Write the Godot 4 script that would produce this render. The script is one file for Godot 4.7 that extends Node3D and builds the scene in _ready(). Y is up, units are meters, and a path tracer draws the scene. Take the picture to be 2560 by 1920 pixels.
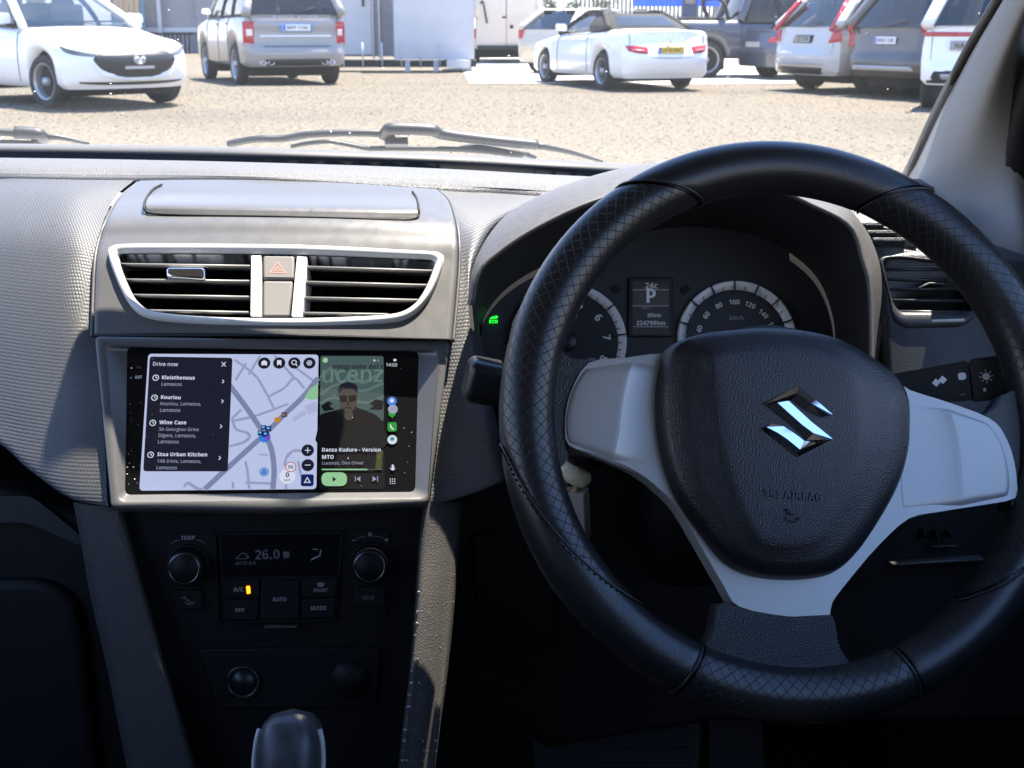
extends Node3D
# A parked hatchback seen from between its front seats: steering wheel, dashboard, head unit, and a sunny gravel yard of parked cars beyond the windscreen.

const FOCAL := 39.07
const EXPOSURE := 5.5
const SCREEN := 0.16
const SUN_FROM := Vector3(0.20, 1.0, -0.30)   # towards the sun: high, right and ahead
const CAR_A := Vector3(-6.24, 0.00, -17.76)
const CAR_A_TURN := 3.92
const CAR_B := Vector3(-4.97, 0.00, -26.24)
const CAR_B_TURN := 0.42
const CAR_C := Vector3(1.99, 0.00, -24.94)
const CAR_C_TURN := 0.36
const CAR_D := Vector3(7.26, 0.00, -23.80)
const CAR_D_TURN := -1.15
const CAR_E := Vector3(8.01, 0.00, -22.19)
const CAR_E_TURN := -1.05
const CAR_F := Vector3(7.47, 0.00, -19.82)
const CAR_F_TURN := -0.42
const CAR_G := Vector3(10.07, 0.00, -28.90)
const CAR_G_TURN := -0.60
const CAR_H := Vector3(7.22, 0.00, -28.53)
const CAR_H_TURN := -1.15
const CAR_I := Vector3(2.06, 0.00, -31.83)
const CAR_I_TURN := -0.75
const CAR_J := Vector3(5.57, 0.00, -29.05)
const CAR_J_TURN := -1.42
const CAR_K := Vector3(-0.30, 0.00, -40.71)
const CAR_K_TURN := 0.05

var mat := {}
var taken := {}
var at_world := {}
var rng := RandomNumberGenerator.new()
var sans := SystemFont.new()
var sans_bold := SystemFont.new()


# ---------- the scene ----------
func _ready() -> void:
	rng.seed = 7
	var cam := Camera3D.new()
	cam.name = "camera"
	cam.position = Vector3(0, 1.2, 0)
	cam.rotation_degrees = Vector3(-16.1, 0, 0)
	cam.near = 0.02
	cam.far = 400.0
	add_child(cam)
	var att := CameraAttributesPhysical.new()
	att.frustum_near = 0.02
	att.frustum_far = 400.0
	att.frustum_focus_distance = 0.98
	att.frustum_focal_length = FOCAL
	att.exposure_aperture = FOCAL / 1.7
	cam.attributes = att
	cam.fov = 34.16
	cam.current = true
	var we := WorldEnvironment.new()
	we.name = "environment"
	var e := Environment.new()
	var sky := Sky.new()
	var sm := ProceduralSkyMaterial.new()
	sm.sky_top_color = Color(0.37, 0.51, 0.73)
	sm.sky_horizon_color = Color(0.84, 0.86, 0.88)
	sm.sky_curve = 0.14
	sm.ground_bottom_color = Color(0.35, 0.31, 0.26)
	sm.ground_horizon_color = Color(0.62, 0.62, 0.62)
	sm.sky_energy_multiplier = 1.0
	sm.sun_angle_max = 6.0
	sky.sky_material = sm
	e.background_mode = Environment.BG_SKY
	e.sky = sky
	e.tonemap_mode = Environment.TONE_MAPPER_LINEAR
	e.tonemap_exposure = EXPOSURE
	e.sdfgi_enabled = true
	e.ssao_enabled = true
	e.ssil_enabled = true
	we.environment = e
	add_child(we)
	var sun := DirectionalLight3D.new()
	sun.name = "sun"
	sun.light_energy = 1.5
	sun.light_color = Color(1.0, 0.965, 0.905)
	sun.light_angular_distance = 0.5
	sun.shadow_enabled = true
	sun.basis = Basis.looking_at(-SUN_FROM.normalized(), Vector3.UP)
	add_child(sun)
	materials()
	yard_materials()
	yard()
	body_shell()
	dashboard()
	instruments()
	right_dash()
	centre_vents()
	climate_panel()
	lower_cabin()
	head_unit()
	gear_lever()
	column_and_stalks()
	steering_wheel()
	key_fob()
	parked_cars()
	windscreen_and_wipers()


# ---------- names, things, parts ----------
func numbered(called: String) -> String:
	if not taken.has(called):
		taken[called] = 0
		return called
	taken[called] += 1
	return "%s_%03d" % [called, taken[called]]


func tag(o: Node, label: String, category := "", group := "", kind := "") -> Node:
	if label: o.set_meta("label", label)
	if category: o.set_meta("category", category)
	if group: o.set_meta("group", group)
	if kind: o.set_meta("kind", kind)
	return o


func thing(called: String, label: String, category: String, where := Transform3D(), group := "") -> Node3D:
	var o := Node3D.new()
	o.name = numbered(called)
	add_child(o)
	o.transform = where
	at_world[o] = where
	tag(o, label, category, group)
	return o


# a mesh of its own under a thing or a part; where = its place in the world
func part(parent: Node3D, called: String, mesh: Mesh, m: Material, where := Transform3D(), label := "") -> MeshInstance3D:
	var o := MeshInstance3D.new()
	o.name = called
	o.mesh = mesh
	o.material_override = m
	parent.add_child(o, true)
	o.transform = at_world[parent].affine_inverse() * where
	at_world[o] = where
	if label: o.set_meta("label", label)
	return o


func alone(called: String, mesh: Mesh, m: Material, label: String, category: String, where := Transform3D(), kind := "", group := "") -> MeshInstance3D:
	var o := MeshInstance3D.new()
	o.name = numbered(called)
	o.mesh = mesh
	o.material_override = m
	add_child(o)
	o.transform = where
	at_world[o] = where
	tag(o, label, category, group, kind)
	return o


func hub(parent: Node3D, called: String, where: Transform3D) -> Node3D:
	var o := Node3D.new()
	o.name = called
	parent.add_child(o, true)
	o.transform = at_world[parent].affine_inverse() * where
	at_world[o] = where
	return o


func moved(v: Vector3) -> Transform3D:
	return Transform3D(Basis(), v)


func lift(f: Transform3D, x := 0.0, y := 0.0, z := 0.0) -> Transform3D:
	return f * moved(Vector3(x, y, z))


# ---------- shapes ----------
func tri(st: SurfaceTool, a: Vector3, b: Vector3, c: Vector3) -> void:
	st.add_vertex(a); st.add_vertex(b); st.add_vertex(c)


# rows of equal length joined into a smooth sheet; hole(point) leaves cells out
func sheet(rows: Array, around := false, along := false, uvs: Array = [], hole = null, tones: Array = []) -> ArrayMesh:
	var st := SurfaceTool.new()
	st.begin(Mesh.PRIMITIVE_TRIANGLES)
	st.set_smooth_group(0)
	var n: int = rows.size()
	var k: int = rows[0].size()
	for i in n:
		for j in k:
			st.set_uv(uvs[i][j] if uvs else Vector2(float(j) / maxf(1, k - 1), float(i) / maxf(1, n - 1)))
			if tones: st.set_color(tones[i][j])
			st.add_vertex(rows[i][j])
	for i in (n if along else n - 1):
		for j in (k if around else k - 1):
			var a := i * k + j
			var b := i * k + (j + 1) % k
			var c := ((i + 1) % n) * k + j
			var d := ((i + 1) % n) * k + (j + 1) % k
			if hole != null:
				var mid: Vector3 = (rows[i][j] + rows[(i + 1) % n][(j + 1) % k]) / 2.0
				if hole.call(mid): continue
			for v in [a, b, c, b, d, c]: st.add_index(v)
	st.generate_normals()
	return st.commit()


func spline(p: Array, n: int, closed := false) -> Array:   # Catmull-Rom through points (2-D or 3-D), n steps a span
	var out := []
	var m: int = p.size()
	for i in (m if closed else m - 1):
		var a = p[(i - 1 + m) % m] if closed or i > 0 else p[0] * 2.0 - p[1]
		var b = p[i]
		var c = p[(i + 1) % m]
		var d = p[(i + 2) % m] if closed or i + 2 < m else p[m - 1] * 2.0 - p[m - 2]
		for s in n:
			var t := float(s) / n
			out.append(0.5 * (b * 2.0 + (c - a) * t + (a * 2.0 - b * 5.0 + c * 4.0 - d) * t * t + (b * 3.0 - a - c * 3.0 + d) * t * t * t))
	if not closed: out.append(p[m - 1])
	return out


func finer(rows: Array, across: int, down: int) -> Array:   # a control net made finer both ways
	var first := []
	for r in rows: first.append(spline(r, across))
	var columns := []
	for j in first[0].size():
		var col := []
		for r in first: col.append(r[j])
		columns.append(spline(col, down))
	var out := []
	for i in columns[0].size():
		var r := []
		for c in columns: r.append(c[i])
		out.append(r)
	return out


func rounded(p: Array, radius: float, k := 5) -> Array:   # polygon with round corners, k points a corner
	var out := []
	var m: int = p.size()
	for i in m:
		var b: Vector2 = p[i]
		var u: Vector2 = p[(i - 1 + m) % m] - b
		var v: Vector2 = p[(i + 1) % m] - b
		var r := minf(radius, 0.48 * minf(u.length(), v.length()))
		var s := b + u.normalized() * r
		var e := b + v.normalized() * r
		for j in k:
			var t := float(j) / (k - 1)
			out.append(s.lerp(b, t).lerp(b.lerp(e, t), t))
	return out


func turns_left(p: Array) -> bool:
	var a := 0.0
	for i in p.size(): a += (p[i] as Vector2).cross(p[(i + 1) % p.size()])
	return a > 0


func inset(p: Array, by: float) -> Array:
	var out := []
	var m: int = p.size()
	var side := 1.0 if turns_left(p) else -1.0
	for i in m:
		var u: Vector2 = (p[i] - p[(i - 1 + m) % m]).normalized()
		var v: Vector2 = (p[(i + 1) % m] - p[i]).normalized()
		var nu := Vector2(-u.y, u.x) * side
		var nv := Vector2(-v.y, v.x) * side
		var w := (nu + nv)
		var l := w.length()
		out.append(p[i] + (w / l * by / maxf(0.45, l / 2.0) if l > 0.01 else nu * by))
	return out


# an outline with thickness and a rounded front edge, front facing +z
func slab(p: Array, z0: float, z1: float, bevel := 0.0, flat := false, steps := 3) -> ArrayMesh:
	var st := SurfaceTool.new()
	st.begin(Mesh.PRIMITIVE_TRIANGLES)
	if turns_left(p):
		p = p.duplicate(); p.reverse()
	var m: int = p.size()
	var rings := [[p, z0]]
	if bevel > 0.0:
		for s in steps + 1:
			var a := PI / 2 * s / steps
			rings.append([inset(p, bevel * (1.0 - cos(a))), z1 - bevel * (1.0 - sin(a))])
	else:
		rings.append([p, z1])
	st.set_smooth_group(0xFFFFFFFF if flat else 0)
	for i in rings.size() - 1:
		for j in m:
			var k := (j + 1) % m
			var a := Vector3(rings[i][0][j].x, rings[i][0][j].y, rings[i][1])
			var b := Vector3(rings[i][0][k].x, rings[i][0][k].y, rings[i][1])
			var c := Vector3(rings[i + 1][0][j].x, rings[i + 1][0][j].y, rings[i + 1][1])
			var d := Vector3(rings[i + 1][0][k].x, rings[i + 1][0][k].y, rings[i + 1][1])
			tri(st, a, c, b); tri(st, b, c, d)
	st.set_smooth_group(1)
	for e in [0, rings.size() - 1]:
		var q := PackedVector2Array(rings[e][0])
		var t := Geometry2D.triangulate_polygon(q)
		if t.is_empty():
			q = PackedVector2Array(p)
			t = Geometry2D.triangulate_polygon(q)
		for s in range(0, t.size(), 3):
			var w := [q[t[s]], q[t[s + 1]], q[t[s + 2]]]
			if ((w[1] - w[0]).cross(w[2] - w[0]) < 0) != (e > 0): w.reverse()
			tri(st, Vector3(w[0].x, w[0].y, rings[e][1]), Vector3(w[1].x, w[1].y, rings[e][1]), Vector3(w[2].x, w[2].y, rings[e][1]))
	st.generate_normals()
	return st.commit()


# a band between closed outlines of equal point count: list of [outline, height]
func band(rings: Array, closed_front := false) -> ArrayMesh:
	var rows := []
	for r in rings:
		var row := []
		for q in r[0]: row.append(Vector3(q.x, q.y, r[1]))
		rows.append(row)
	if closed_front:
		var c := Vector3()
		for v in rows[-1]: c += v
		c /= rows[-1].size()
		var last := []
		for v in rows[-1]: last.append(c)
		rows.append(last)
	return sheet(rows, true)


func blend(a: Array, b: Array, t: float) -> Array:
	var out := []
	for i in a.size(): out.append((a[i] as Vector2).lerp(b[i], t))
	return out


func even(p: Array, n: int) -> Array:   # a closed outline by n points evenly spaced
	var l := 0.0
	var m: int = p.size()
	for i in m: l += p[i].distance_to(p[(i + 1) % m])
	var out := []
	var step := l / n
	var want := 0.0
	var run := 0.0
	for i in m:
		var d: float = p[i].distance_to(p[(i + 1) % m])
		while want <= run + d - 1e-9 and out.size() < n:
			out.append(p[i].lerp(p[(i + 1) % m], (want - run) / d))
			want += step
		run += d
	while out.size() < n: out.append(p[0])
	return out


func tube(path: Array, r: float, sides := 8, closed := false, r_end := -1.0, squash := 1.0) -> ArrayMesh:
	var rows := []
	var n: int = path.size()
	var up := Vector3(0.31, 0.9, 0.3).normalized()
	for i in n:
		var a: Vector3 = path[(i - 1 + n) % n] if closed or i > 0 else path[0]
		var b: Vector3 = path[(i + 1) % n] if closed or i < n - 1 else path[n - 1]
		var t := (b - a).normalized()
		var x := up.cross(t).normalized()
		var y := t.cross(x)
		var rr := r if r_end < 0 else lerpf(r, r_end, float(i) / (n - 1))
		var ring := []
		for j in sides:
			var w := TAU * j / sides
			ring.append(path[i] + (x * cos(w) + y * sin(w) * squash) * rr)
		rows.append(ring)
	if not closed:
		for e in [0, n - 1]:
			var tip := []
			for j in sides: tip.append(path[e])
			if e == 0: rows.push_front(tip)
			else: rows.append(tip)
	return sheet(rows, true, closed)


func lathe(profile: Array, n := 32, squash := 1.0) -> ArrayMesh:   # profile of (radius, height), turned about z
	var rows := []
	for q in profile:
		var ring := []
		for j in n:
			var w := TAU * j / n
			ring.append(Vector3(cos(w) * q.x, sin(w) * q.x * squash, q.y))
		rows.append(ring)
	return sheet(rows, true)


func box(sx: float, sy: float, sz: float, bevel := 0.0) -> ArrayMesh:   # centred
	var p := rounded([Vector2(-sx / 2, -sy / 2), Vector2(sx / 2, -sy / 2), Vector2(sx / 2, sy / 2), Vector2(-sx / 2, sy / 2)], maxf(bevel, 0.0002), 4)
	return slab(p, -sz / 2, sz / 2, bevel * 0.9)


func rect(a: Vector2, b: Vector2) -> Array:
	return [a, Vector2(b.x, a.y), b, Vector2(a.x, b.y)]


func disc(c: Vector2, r: float, n := 24) -> Array:
	var out := []
	for i in n: out.append(c + Vector2.from_angle(TAU * i / n) * r)
	return out


func stroke(p: Array, w: float) -> Array:   # an open polyline as an outline of that width
	var l := []
	var r := []
	for i in p.size():
		var t: Vector2 = (p[mini(i + 1, p.size() - 1)] - p[maxi(i - 1, 0)]).normalized()
		var nn := Vector2(-t.y, t.x) * w / 2
		l.append(p[i] + nn); r.push_front(p[i] - nn)
	return l + r


func flat(p: Array, z: float, thick := 0.0002) -> ArrayMesh:
	return slab(p, z - thick, z)


# lettering between two points on a base line, in the plane of a frame
func words(parent: Node3D, called: String, what: String, a: Vector2, b: Vector2, z: float, m: Material, f: Transform3D, bold := false, deep := 0.0003, tall := 1.0) -> void:
	var t := TextMesh.new()
	t.text = what
	t.font = sans_bold if bold else sans
	t.font_size = 48
	t.pixel_size = 0.001
	t.depth = 0.001
	t.curve_step = 2.0
	t.horizontal_alignment = HORIZONTAL_ALIGNMENT_LEFT
	t.vertical_alignment = VERTICAL_ALIGNMENT_BOTTOM
	var box_: AABB = t.get_aabb()
	var s := a.distance_to(b) / box_.size.x
	var ang := (b - a).angle()
	# the base line is put at the lower edge of the letters without tails
	var low := box_.position.y
	for ch in "gjpqy,":
		if what.contains(ch):
			low = box_.position.y + box_.size.y * (0.08 if ch == "," else 0.22)
			if ch != ",": break
	var w := f * moved(Vector3(a.x, a.y, z)) * Transform3D(Basis(Vector3(0, 0, 1), ang), Vector3()) * Transform3D(Basis.from_scale(Vector3(s, s * tall, deep / 0.001)), Vector3()) * moved(Vector3(-box_.position.x, -low, 0))
	part(parent, called, t, m, w)


# ---------- materials ----------
func grey_image(n: int, f: Callable) -> ImageTexture:
	var im := Image.create(n, n, false, Image.FORMAT_L8)
	for y in n:
		for x in n:
			im.set_pixel(x, y, Color.from_hsv(0, 0, clampf(f.call(x, y), 0, 1)))
	return ImageTexture.create_from_image(im)


func noise_image(n: int, kind: int, freq: float, seed_: int, octaves := 3, cell := FastNoiseLite.RETURN_DISTANCE) -> ImageTexture:
	var z := FastNoiseLite.new()
	z.noise_type = kind
	z.frequency = freq
	z.seed = seed_
	z.fractal_octaves = octaves
	z.fractal_type = FastNoiseLite.FRACTAL_NONE if octaves < 2 else FastNoiseLite.FRACTAL_FBM
	z.cellular_return_type = cell
	return ImageTexture.create_from_image(z.get_seamless_image(n, n))


func toned(src: ImageTexture, lo: Color, hi: Color, power := 1.0) -> ImageTexture:
	var a := src.get_image()
	var n := a.get_width()
	var im := Image.create(n, n, false, Image.FORMAT_RGB8)
	for y in n:
		for x in n: im.set_pixel(x, y, lo.lerp(hi, pow(a.get_pixel(x, y).r, power)))
	return ImageTexture.create_from_image(im)


# base colour given as real-world (linear) values
func stuff(called: String, r: float, g: float, b: float, rough := 0.6, metal := 0.0) -> StandardMaterial3D:
	var m := StandardMaterial3D.new()
	m.resource_name = called
	m.albedo_color = Color(r, g, b).linear_to_srgb()
	m.roughness = rough
	m.metallic = metal
	mat[called] = m
	return m


func grain(m: StandardMaterial3D, height: Texture2D, per_metre: float, deep_cm: float, colour: Texture2D = null, rough: Texture2D = null, world := false) -> StandardMaterial3D:
	m.uv1_triplanar = true
	m.uv1_world_triplanar = world
	m.uv1_scale = Vector3.ONE * per_metre
	m.uv1_triplanar_sharpness = 4.0
	if height:
		m.heightmap_enabled = true
		m.heightmap_texture = height
		m.heightmap_scale = deep_cm
	if colour: m.albedo_texture = colour
	if rough: m.roughness_texture = rough
	return m


func glow(called: String, c: Color, strength: float) -> StandardMaterial3D:
	var m := stuff(called, 0.004, 0.004, 0.004, 0.3)
	m.emission_enabled = true
	m.emission = c
	m.emission_energy_multiplier = strength
	return m


func materials() -> void:
	sans.font_names = ["Droid Sans"]
	sans_bold.font_names = ["Droid Sans"]
	sans_bold.font_weight = 700
	var cells := noise_image(512, FastNoiseLite.TYPE_CELLULAR, 0.045, 3, 1)
	var fine := noise_image(512, FastNoiseLite.TYPE_SIMPLEX, 0.12, 5, 3)
	var cloud := noise_image(512, FastNoiseLite.TYPE_SIMPLEX, 0.012, 8, 4)
	# small round bumps in offset rows, as on the dash skin
	var bumps := grey_image(128, func(x: float, y: float):
		var u := x / 128.0 * 4.0
		var v := y / 128.0 * 4.0
		var row := floorf(v)
		var du := fposmod(u + 0.5 * fposmod(row, 2.0), 1.0) - 0.5
		var dv := v - row - 0.5
		return 1.0 - 2.6 * (du * du + dv * dv))
	# rows of punched holes along diamonds
	var punched := grey_image(256, func(x: float, y: float):
		var u := x / 256.0
		var v := y / 256.0
		var h := 1.0
		for s in [1.0, -1.0]:
			var w := fposmod(u - s * v + 0.5, 1.0) - 0.5
			var along := fposmod((u + s * v) * 4.5, 1.0) - 0.5
			h = minf(h, smoothstep(0.02, 0.045, sqrt(w * w * 0.5 + along * along * 0.0062)))
		return h)
	var wear := toned(cloud, Color(0.86, 0.86, 0.86), Color(1, 1, 1))
	var dusty := toned(fine, Color(0.80, 0.80, 0.80), Color(1, 1, 1))
	# interior
	grain(stuff("dash_skin", 0.066, 0.066, 0.067, 0.48), bumps, 98.0, 0.032, wear)
	grain(stuff("dash_pad", 0.088, 0.087, 0.087, 0.50), cells, 40.0, 0.055, wear)
	grain(stuff("ledge_plastic", 0.08, 0.078, 0.075, 0.6), fine, 20.0, 0.006, wear)
	grain(stuff("console_plastic", 0.108, 0.107, 0.106, 0.38), fine, 9.0, 0.004, toned(fine, Color(0.82, 0.82, 0.82), Color(1, 1, 1)), toned(cloud, Color(0.75, 0.75, 0.75), Color(1, 1, 1)))
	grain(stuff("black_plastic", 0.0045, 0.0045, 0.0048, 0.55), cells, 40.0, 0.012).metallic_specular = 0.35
	stuff("dark_gap", 0.006, 0.006, 0.006, 0.8)
	grain(stuff("hood_plastic", 0.08, 0.077, 0.074, 0.5), fine, 14.0, 0.006, wear)
	grain(stuff("silver_paint", 0.37, 0.362, 0.345, 0.36, 0.3), fine, 8.0, 0.001, toned(fine, Color(0.95, 0.95, 0.95), Color(1, 1, 1)))
	grain(stuff("vent_silver", 0.55, 0.545, 0.53, 0.36, 0.0), fine, 6.0, 0.001)
	stuff("slat_dark", 0.026, 0.027, 0.029, 0.4)
	grain(stuff("button_silver", 0.17, 0.163, 0.153, 0.4), fine, 9.0, 0.003)
	stuff("slat_sunlit", 0.20, 0.195, 0.185, 0.45)  # dark slat plastic with the sunlight put into its colour
	stuff("dark_chrome", 0.25, 0.25, 0.26, 0.25, 1.0)
	stuff("chrome", 0.80, 0.80, 0.82, 0.07, 1.0)
	grain(stuff("leather_smooth", 0.010, 0.010, 0.0115, 0.36), fine, 8.0, 0.01)
	grain(stuff("leather_grained", 0.009, 0.009, 0.0105, 0.40), cells, 44.0, 0.03)
	grain(stuff("airbag_skin", 0.009, 0.009, 0.011, 0.36), cells, 44.0, 0.03)
	var pl := stuff("leather_punched", 0.011, 0.011, 0.0125, 0.34)
	pl.albedo_texture = toned(punched, Color(0.42, 0.42, 0.42), Color(1, 1, 1))
	pl.heightmap_enabled = true
	pl.heightmap_texture = punched
	pl.heightmap_scale = 0.035
	stuff("thread", 0.16, 0.12, 0.10, 0.8)
	stuff("piping", 0.012, 0.012, 0.013, 0.4)
	grain(stuff("trim_cloth", 0.33, 0.32, 0.30, 0.9), fine, 20.0, 0.01, toned(fine, Color(0.86, 0.86, 0.86), Color(1, 1, 1)))
	stuff("rubber", 0.012, 0.012, 0.012, 0.6)
	grain(stuff("pale_wood", 0.80, 0.72, 0.52, 0.6), fine, 20.0, 0.01, toned(cloud, Color(0.92, 0.91, 0.88), Color(1, 1, 1)))
	stuff("dowel_wood", 0.42, 0.22, 0.11, 0.6)
	stuff("grey_block", 0.34, 0.30, 0.25, 0.7)
	stuff("print_white", 0.85, 0.85, 0.85, 0.6)
	stuff("print_grey", 0.30, 0.30, 0.31, 0.6)
	stuff("print_dim", 0.11, 0.11, 0.115, 0.6)
	stuff("print_red", 0.45, 0.04, 0.03, 0.5)
	stuff("dial_black", 0.012, 0.012, 0.013, 0.4)
	stuff("dial_face", 0.024, 0.024, 0.026, 0.55)
	stuff("dial_ring", 0.78, 0.79, 0.80, 0.35, 0.0)
	stuff("lcd_back", 0.06, 0.055, 0.05, 0.3)
	stuff("lcd_lines", 0.40, 0.40, 0.40, 0.4)
	stuff("gloss_black", 0.006, 0.006, 0.007, 0.08)
	stuff("dust", 0.55, 0.52, 0.47, 0.9)
	grain(stuff("carpet", 0.006, 0.006, 0.0065, 0.95), fine, 30.0, 0.1)
	grain(stuff("seat_cloth", 0.012, 0.012, 0.013, 0.95), fine, 30.0, 0.05)
	var pane := stuff("clear_glass", 0.9, 0.95, 0.93, 0.0)
	pane.transparency = BaseMaterial3D.TRANSPARENCY_ALPHA
	pane.albedo_color.a = 0.13
	mat["fine_noise"] = fine
	mat["cloud_noise"] = cloud
	mat["cells_noise"] = cells


# ---------- the car we sit in ----------
func steering_wheel() -> void:
	var f := Transform3D(Vector3(0.9905, 0, -0.1374), Vector3(-0.062, 0.8926, -0.4466), Vector3(0.1227, 0.4509, 0.8841), Vector3(0.1882, 0.9421, -0.804))
	var t := thing("steering_wheel", "black leather three spoke steering wheel with silver spokes and chrome emblem", "steering wheel", f)
	var R := 0.1798
	var r := 0.0185
	# seams as angles at the outer and the inner side of the rim
	var seams := [
		[122.3, 107.2], [182.1, 225.9], [240.3, 241.9],
		[289.3, 288.3], [336.8, 308.8], [52.9, 65.9]]
	for i in 6:
		var a: Array = seams[i]
		var b: Array = seams[(i + 1) % 6]
		var a0: float = a[0]
		var a1: float = a[1]
		var b0: float = b[0] + (360.0 if b[0] < a[0] else 0.0)
		var b1: float = b[1] + (360.0 if b[1] < a[1] else 0.0)
		var rows := []
		var uvs := []
		var n := 44
		for k in n + 1:
			var row := []
			var uv := []
			for j in 33:
				var w := TAU * j / 32.0
				var s := (1.0 - cos(w)) / 2.0
				var ang := deg_to_rad(lerpf(lerpf(a0, a1, s), lerpf(b0, b1, s), float(k) / n))
				var edge := minf(k, n - k) / 2.0
				var rr := r - 0.0006 * (1.0 - minf(1.0, edge))
				row.append(Vector3(cos(ang) * (R + cos(w) * rr), sin(ang) * (R + cos(w) * rr), sin(w) * rr * 1.05))
				uv.append(Vector2(ang * R / 0.0084, j / 32.0 * 13.0))
			rows.append(row)
			uvs.append(uv)
		var punched := i in [0, 2, 4]
		part(t, "rim_cover", sheet(rows, false, false, uvs), mat.leather_punched if punched else mat.leather_smooth, f, "rim panel of leather punched in a diamond pattern" if punched else "")
		# piping and stitches along this seam
		var line := []
		for j in 28:
			var w := -0.5 + (PI + 1.0) * j / 27.0
			var ang := deg_to_rad(lerpf(a0, a1, (1.0 - cos(w)) / 2.0))
			line.append(Vector3(cos(ang) * (R + cos(w) * r), sin(ang) * (R + cos(w) * r), sin(w) * r * 1.05))
		part(t, "seam_piping", tube(line, 0.0009, 6), mat.piping, f)
		var st := SurfaceTool.new()
		st.begin(Mesh.PRIMITIVE_TRIANGLES)
		for j in 27:
			for h in 2:
				var p: Vector3 = line[j].lerp(line[j + 1], 0.25 + 0.5 * h)
				var d: Vector3 = (line[j + 1] - line[j]).normalized()
				var c := Vector3(p.x, p.y, 0).normalized() * R
				var out := (p - c).normalized()
				var side := d.cross(out).normalized()
				st.append_from(box(0.0022, 0.0007, 0.0007, 0.0002), 0, Transform3D(Basis(d, side, out), p + side * 0.0022 + out * 0.0001))
		var stitches := part(t, "stitching", st.commit(), mat.thread, f)
		stitches.set_meta("kind", "stuff")
	# leather between the rim and the silver spokes
	var left := spline([Vector2(-0.168, 0.0584), Vector2(-0.1556, 0.0557), Vector2(-0.149, 0.0482), Vector2(-0.1345, 0.0446), Vector2(-0.1441, 0.0292), Vector2(-0.1531, 0.0078), Vector2(-0.1562, -0.0106), Vector2(-0.1542, -0.0168), Vector2(-0.1603, -0.0248), Vector2(-0.1693, -0.0207), Vector2(-0.1723, 0.0163)], 4, true)
	part(t, "spoke_leather", slab(left, -0.016, 0.004, 0.009), mat.leather_grained, f)
	var right := spline([Vector2(0.1383, -0.0046), Vector2(0.1475, 0.0031), Vector2(0.1564, 0.0125), Vector2(0.1676, 0.0121), Vector2(0.1772, -0.0046), Vector2(0.1741, -0.0368), Vector2(0.1598, -0.0648), Vector2(0.1472, -0.0657), Vector2(0.1533, -0.0518), Vector2(0.1522, -0.031), Vector2(0.1483, -0.0157)], 4, true)
	part(t, "spoke_leather", slab(right, -0.016, 0.004, 0.009), mat.leather_grained, f)
	var low := rounded([Vector2(-0.0626, -0.1163), Vector2(-0.047, -0.1226), Vector2(-0.0195, -0.1293), Vector2(0.0121, -0.1298), Vector2(0.0138, -0.135), Vector2(0.014, -0.1499), Vector2(0.0211, -0.1628), Vector2(0.0375, -0.1713), Vector2(0.0282, -0.1834), Vector2(-0.0224, -0.1872), Vector2(-0.0706, -0.1751), Vector2(-0.0919, -0.1562), Vector2(-0.0756, -0.1462), Vector2(-0.0677, -0.1373), Vector2(-0.0652, -0.1271)], 0.006, 4)
	part(t, "spoke_leather", slab(low, -0.016, 0.006, 0.008), mat.leather_grained, f)
	# the silver trim round the airbag
	var y := spline([Vector2(-0.1367, 0.0437), Vector2(-0.1122, 0.0463), Vector2(-0.0857, 0.0482), Vector2(-0.0729, 0.0407), Vector2(-0.0184, 0.0355), Vector2(0.0662, 0.0258), Vector2(0.0845, 0.0167), Vector2(0.1108, 0.0072), Vector2(0.1389, -0.0049), Vector2(0.1482, -0.0163), Vector2(0.1526, -0.0326), Vector2(0.1528, -0.0502), Vector2(0.1497, -0.0605), Vector2(0.1247, -0.0639), Vector2(0.0944, -0.0668), Vector2(0.0725, -0.0703), Vector2(0.0493, -0.087), Vector2(0.0275, -0.1072), Vector2(0.0137, -0.1215), Vector2(0.0078, -0.1319), Vector2(-0.0194, -0.1287), Vector2(-0.0494, -0.1209), Vector2(-0.0581, -0.1076), Vector2(-0.0699, -0.0835), Vector2(-0.0831, -0.057), Vector2(-0.0944, -0.0433), Vector2(-0.1105, -0.0296), Vector2(-0.1345, -0.0178), Vector2(-0.1538, -0.0104), Vector2(-0.1552, 0.0047), Vector2(-0.1507, 0.0232)], 3, true)
	part(t, "spoke_trim", slab(y, -0.014, 0.0055, 0.0085, false, 6), mat.silver_paint, f)
	# the two wings: a broad flat towards the rim, a soft crease, then a hollow towards the airbag
	for wing in [[[Vector2(-0.138, 0.0419), Vector2(-0.1476, 0.0297), Vector2(-0.1534, 0.017), Vector2(-0.156, 0.0029), Vector2(-0.1548, -0.0106)], [Vector2(-0.0867, 0.0463), Vector2(-0.0902, 0.0275), Vector2(-0.0936, 0.0089), Vector2(-0.0971, -0.0095), Vector2(-0.1074, -0.0317)], 0.62], [[Vector2(0.1359, -0.0064), Vector2(0.1451, -0.0177), Vector2(0.1493, -0.0332), Vector2(0.1495, -0.0507), Vector2(0.1461, -0.0602)], [Vector2(0.079, 0.0158), Vector2(0.0764, -0.0045), Vector2(0.0735, -0.0281), Vector2(0.0703, -0.0483), Vector2(0.0702, -0.0701)], 0.48]]:
		var ro := spline(wing[0], 5)
		var ri := spline(wing[1], 5)
		var crease: float = wing[2]
		var heights := [[0.0, 0.0030], [0.03, 0.0056], [0.08, 0.0068], [crease - 0.06, 0.0078], [crease, 0.0077], [crease + 0.08, 0.0068], [crease + 0.22, 0.0060], [1.0, 0.0058]]
		var rows := []
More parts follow.
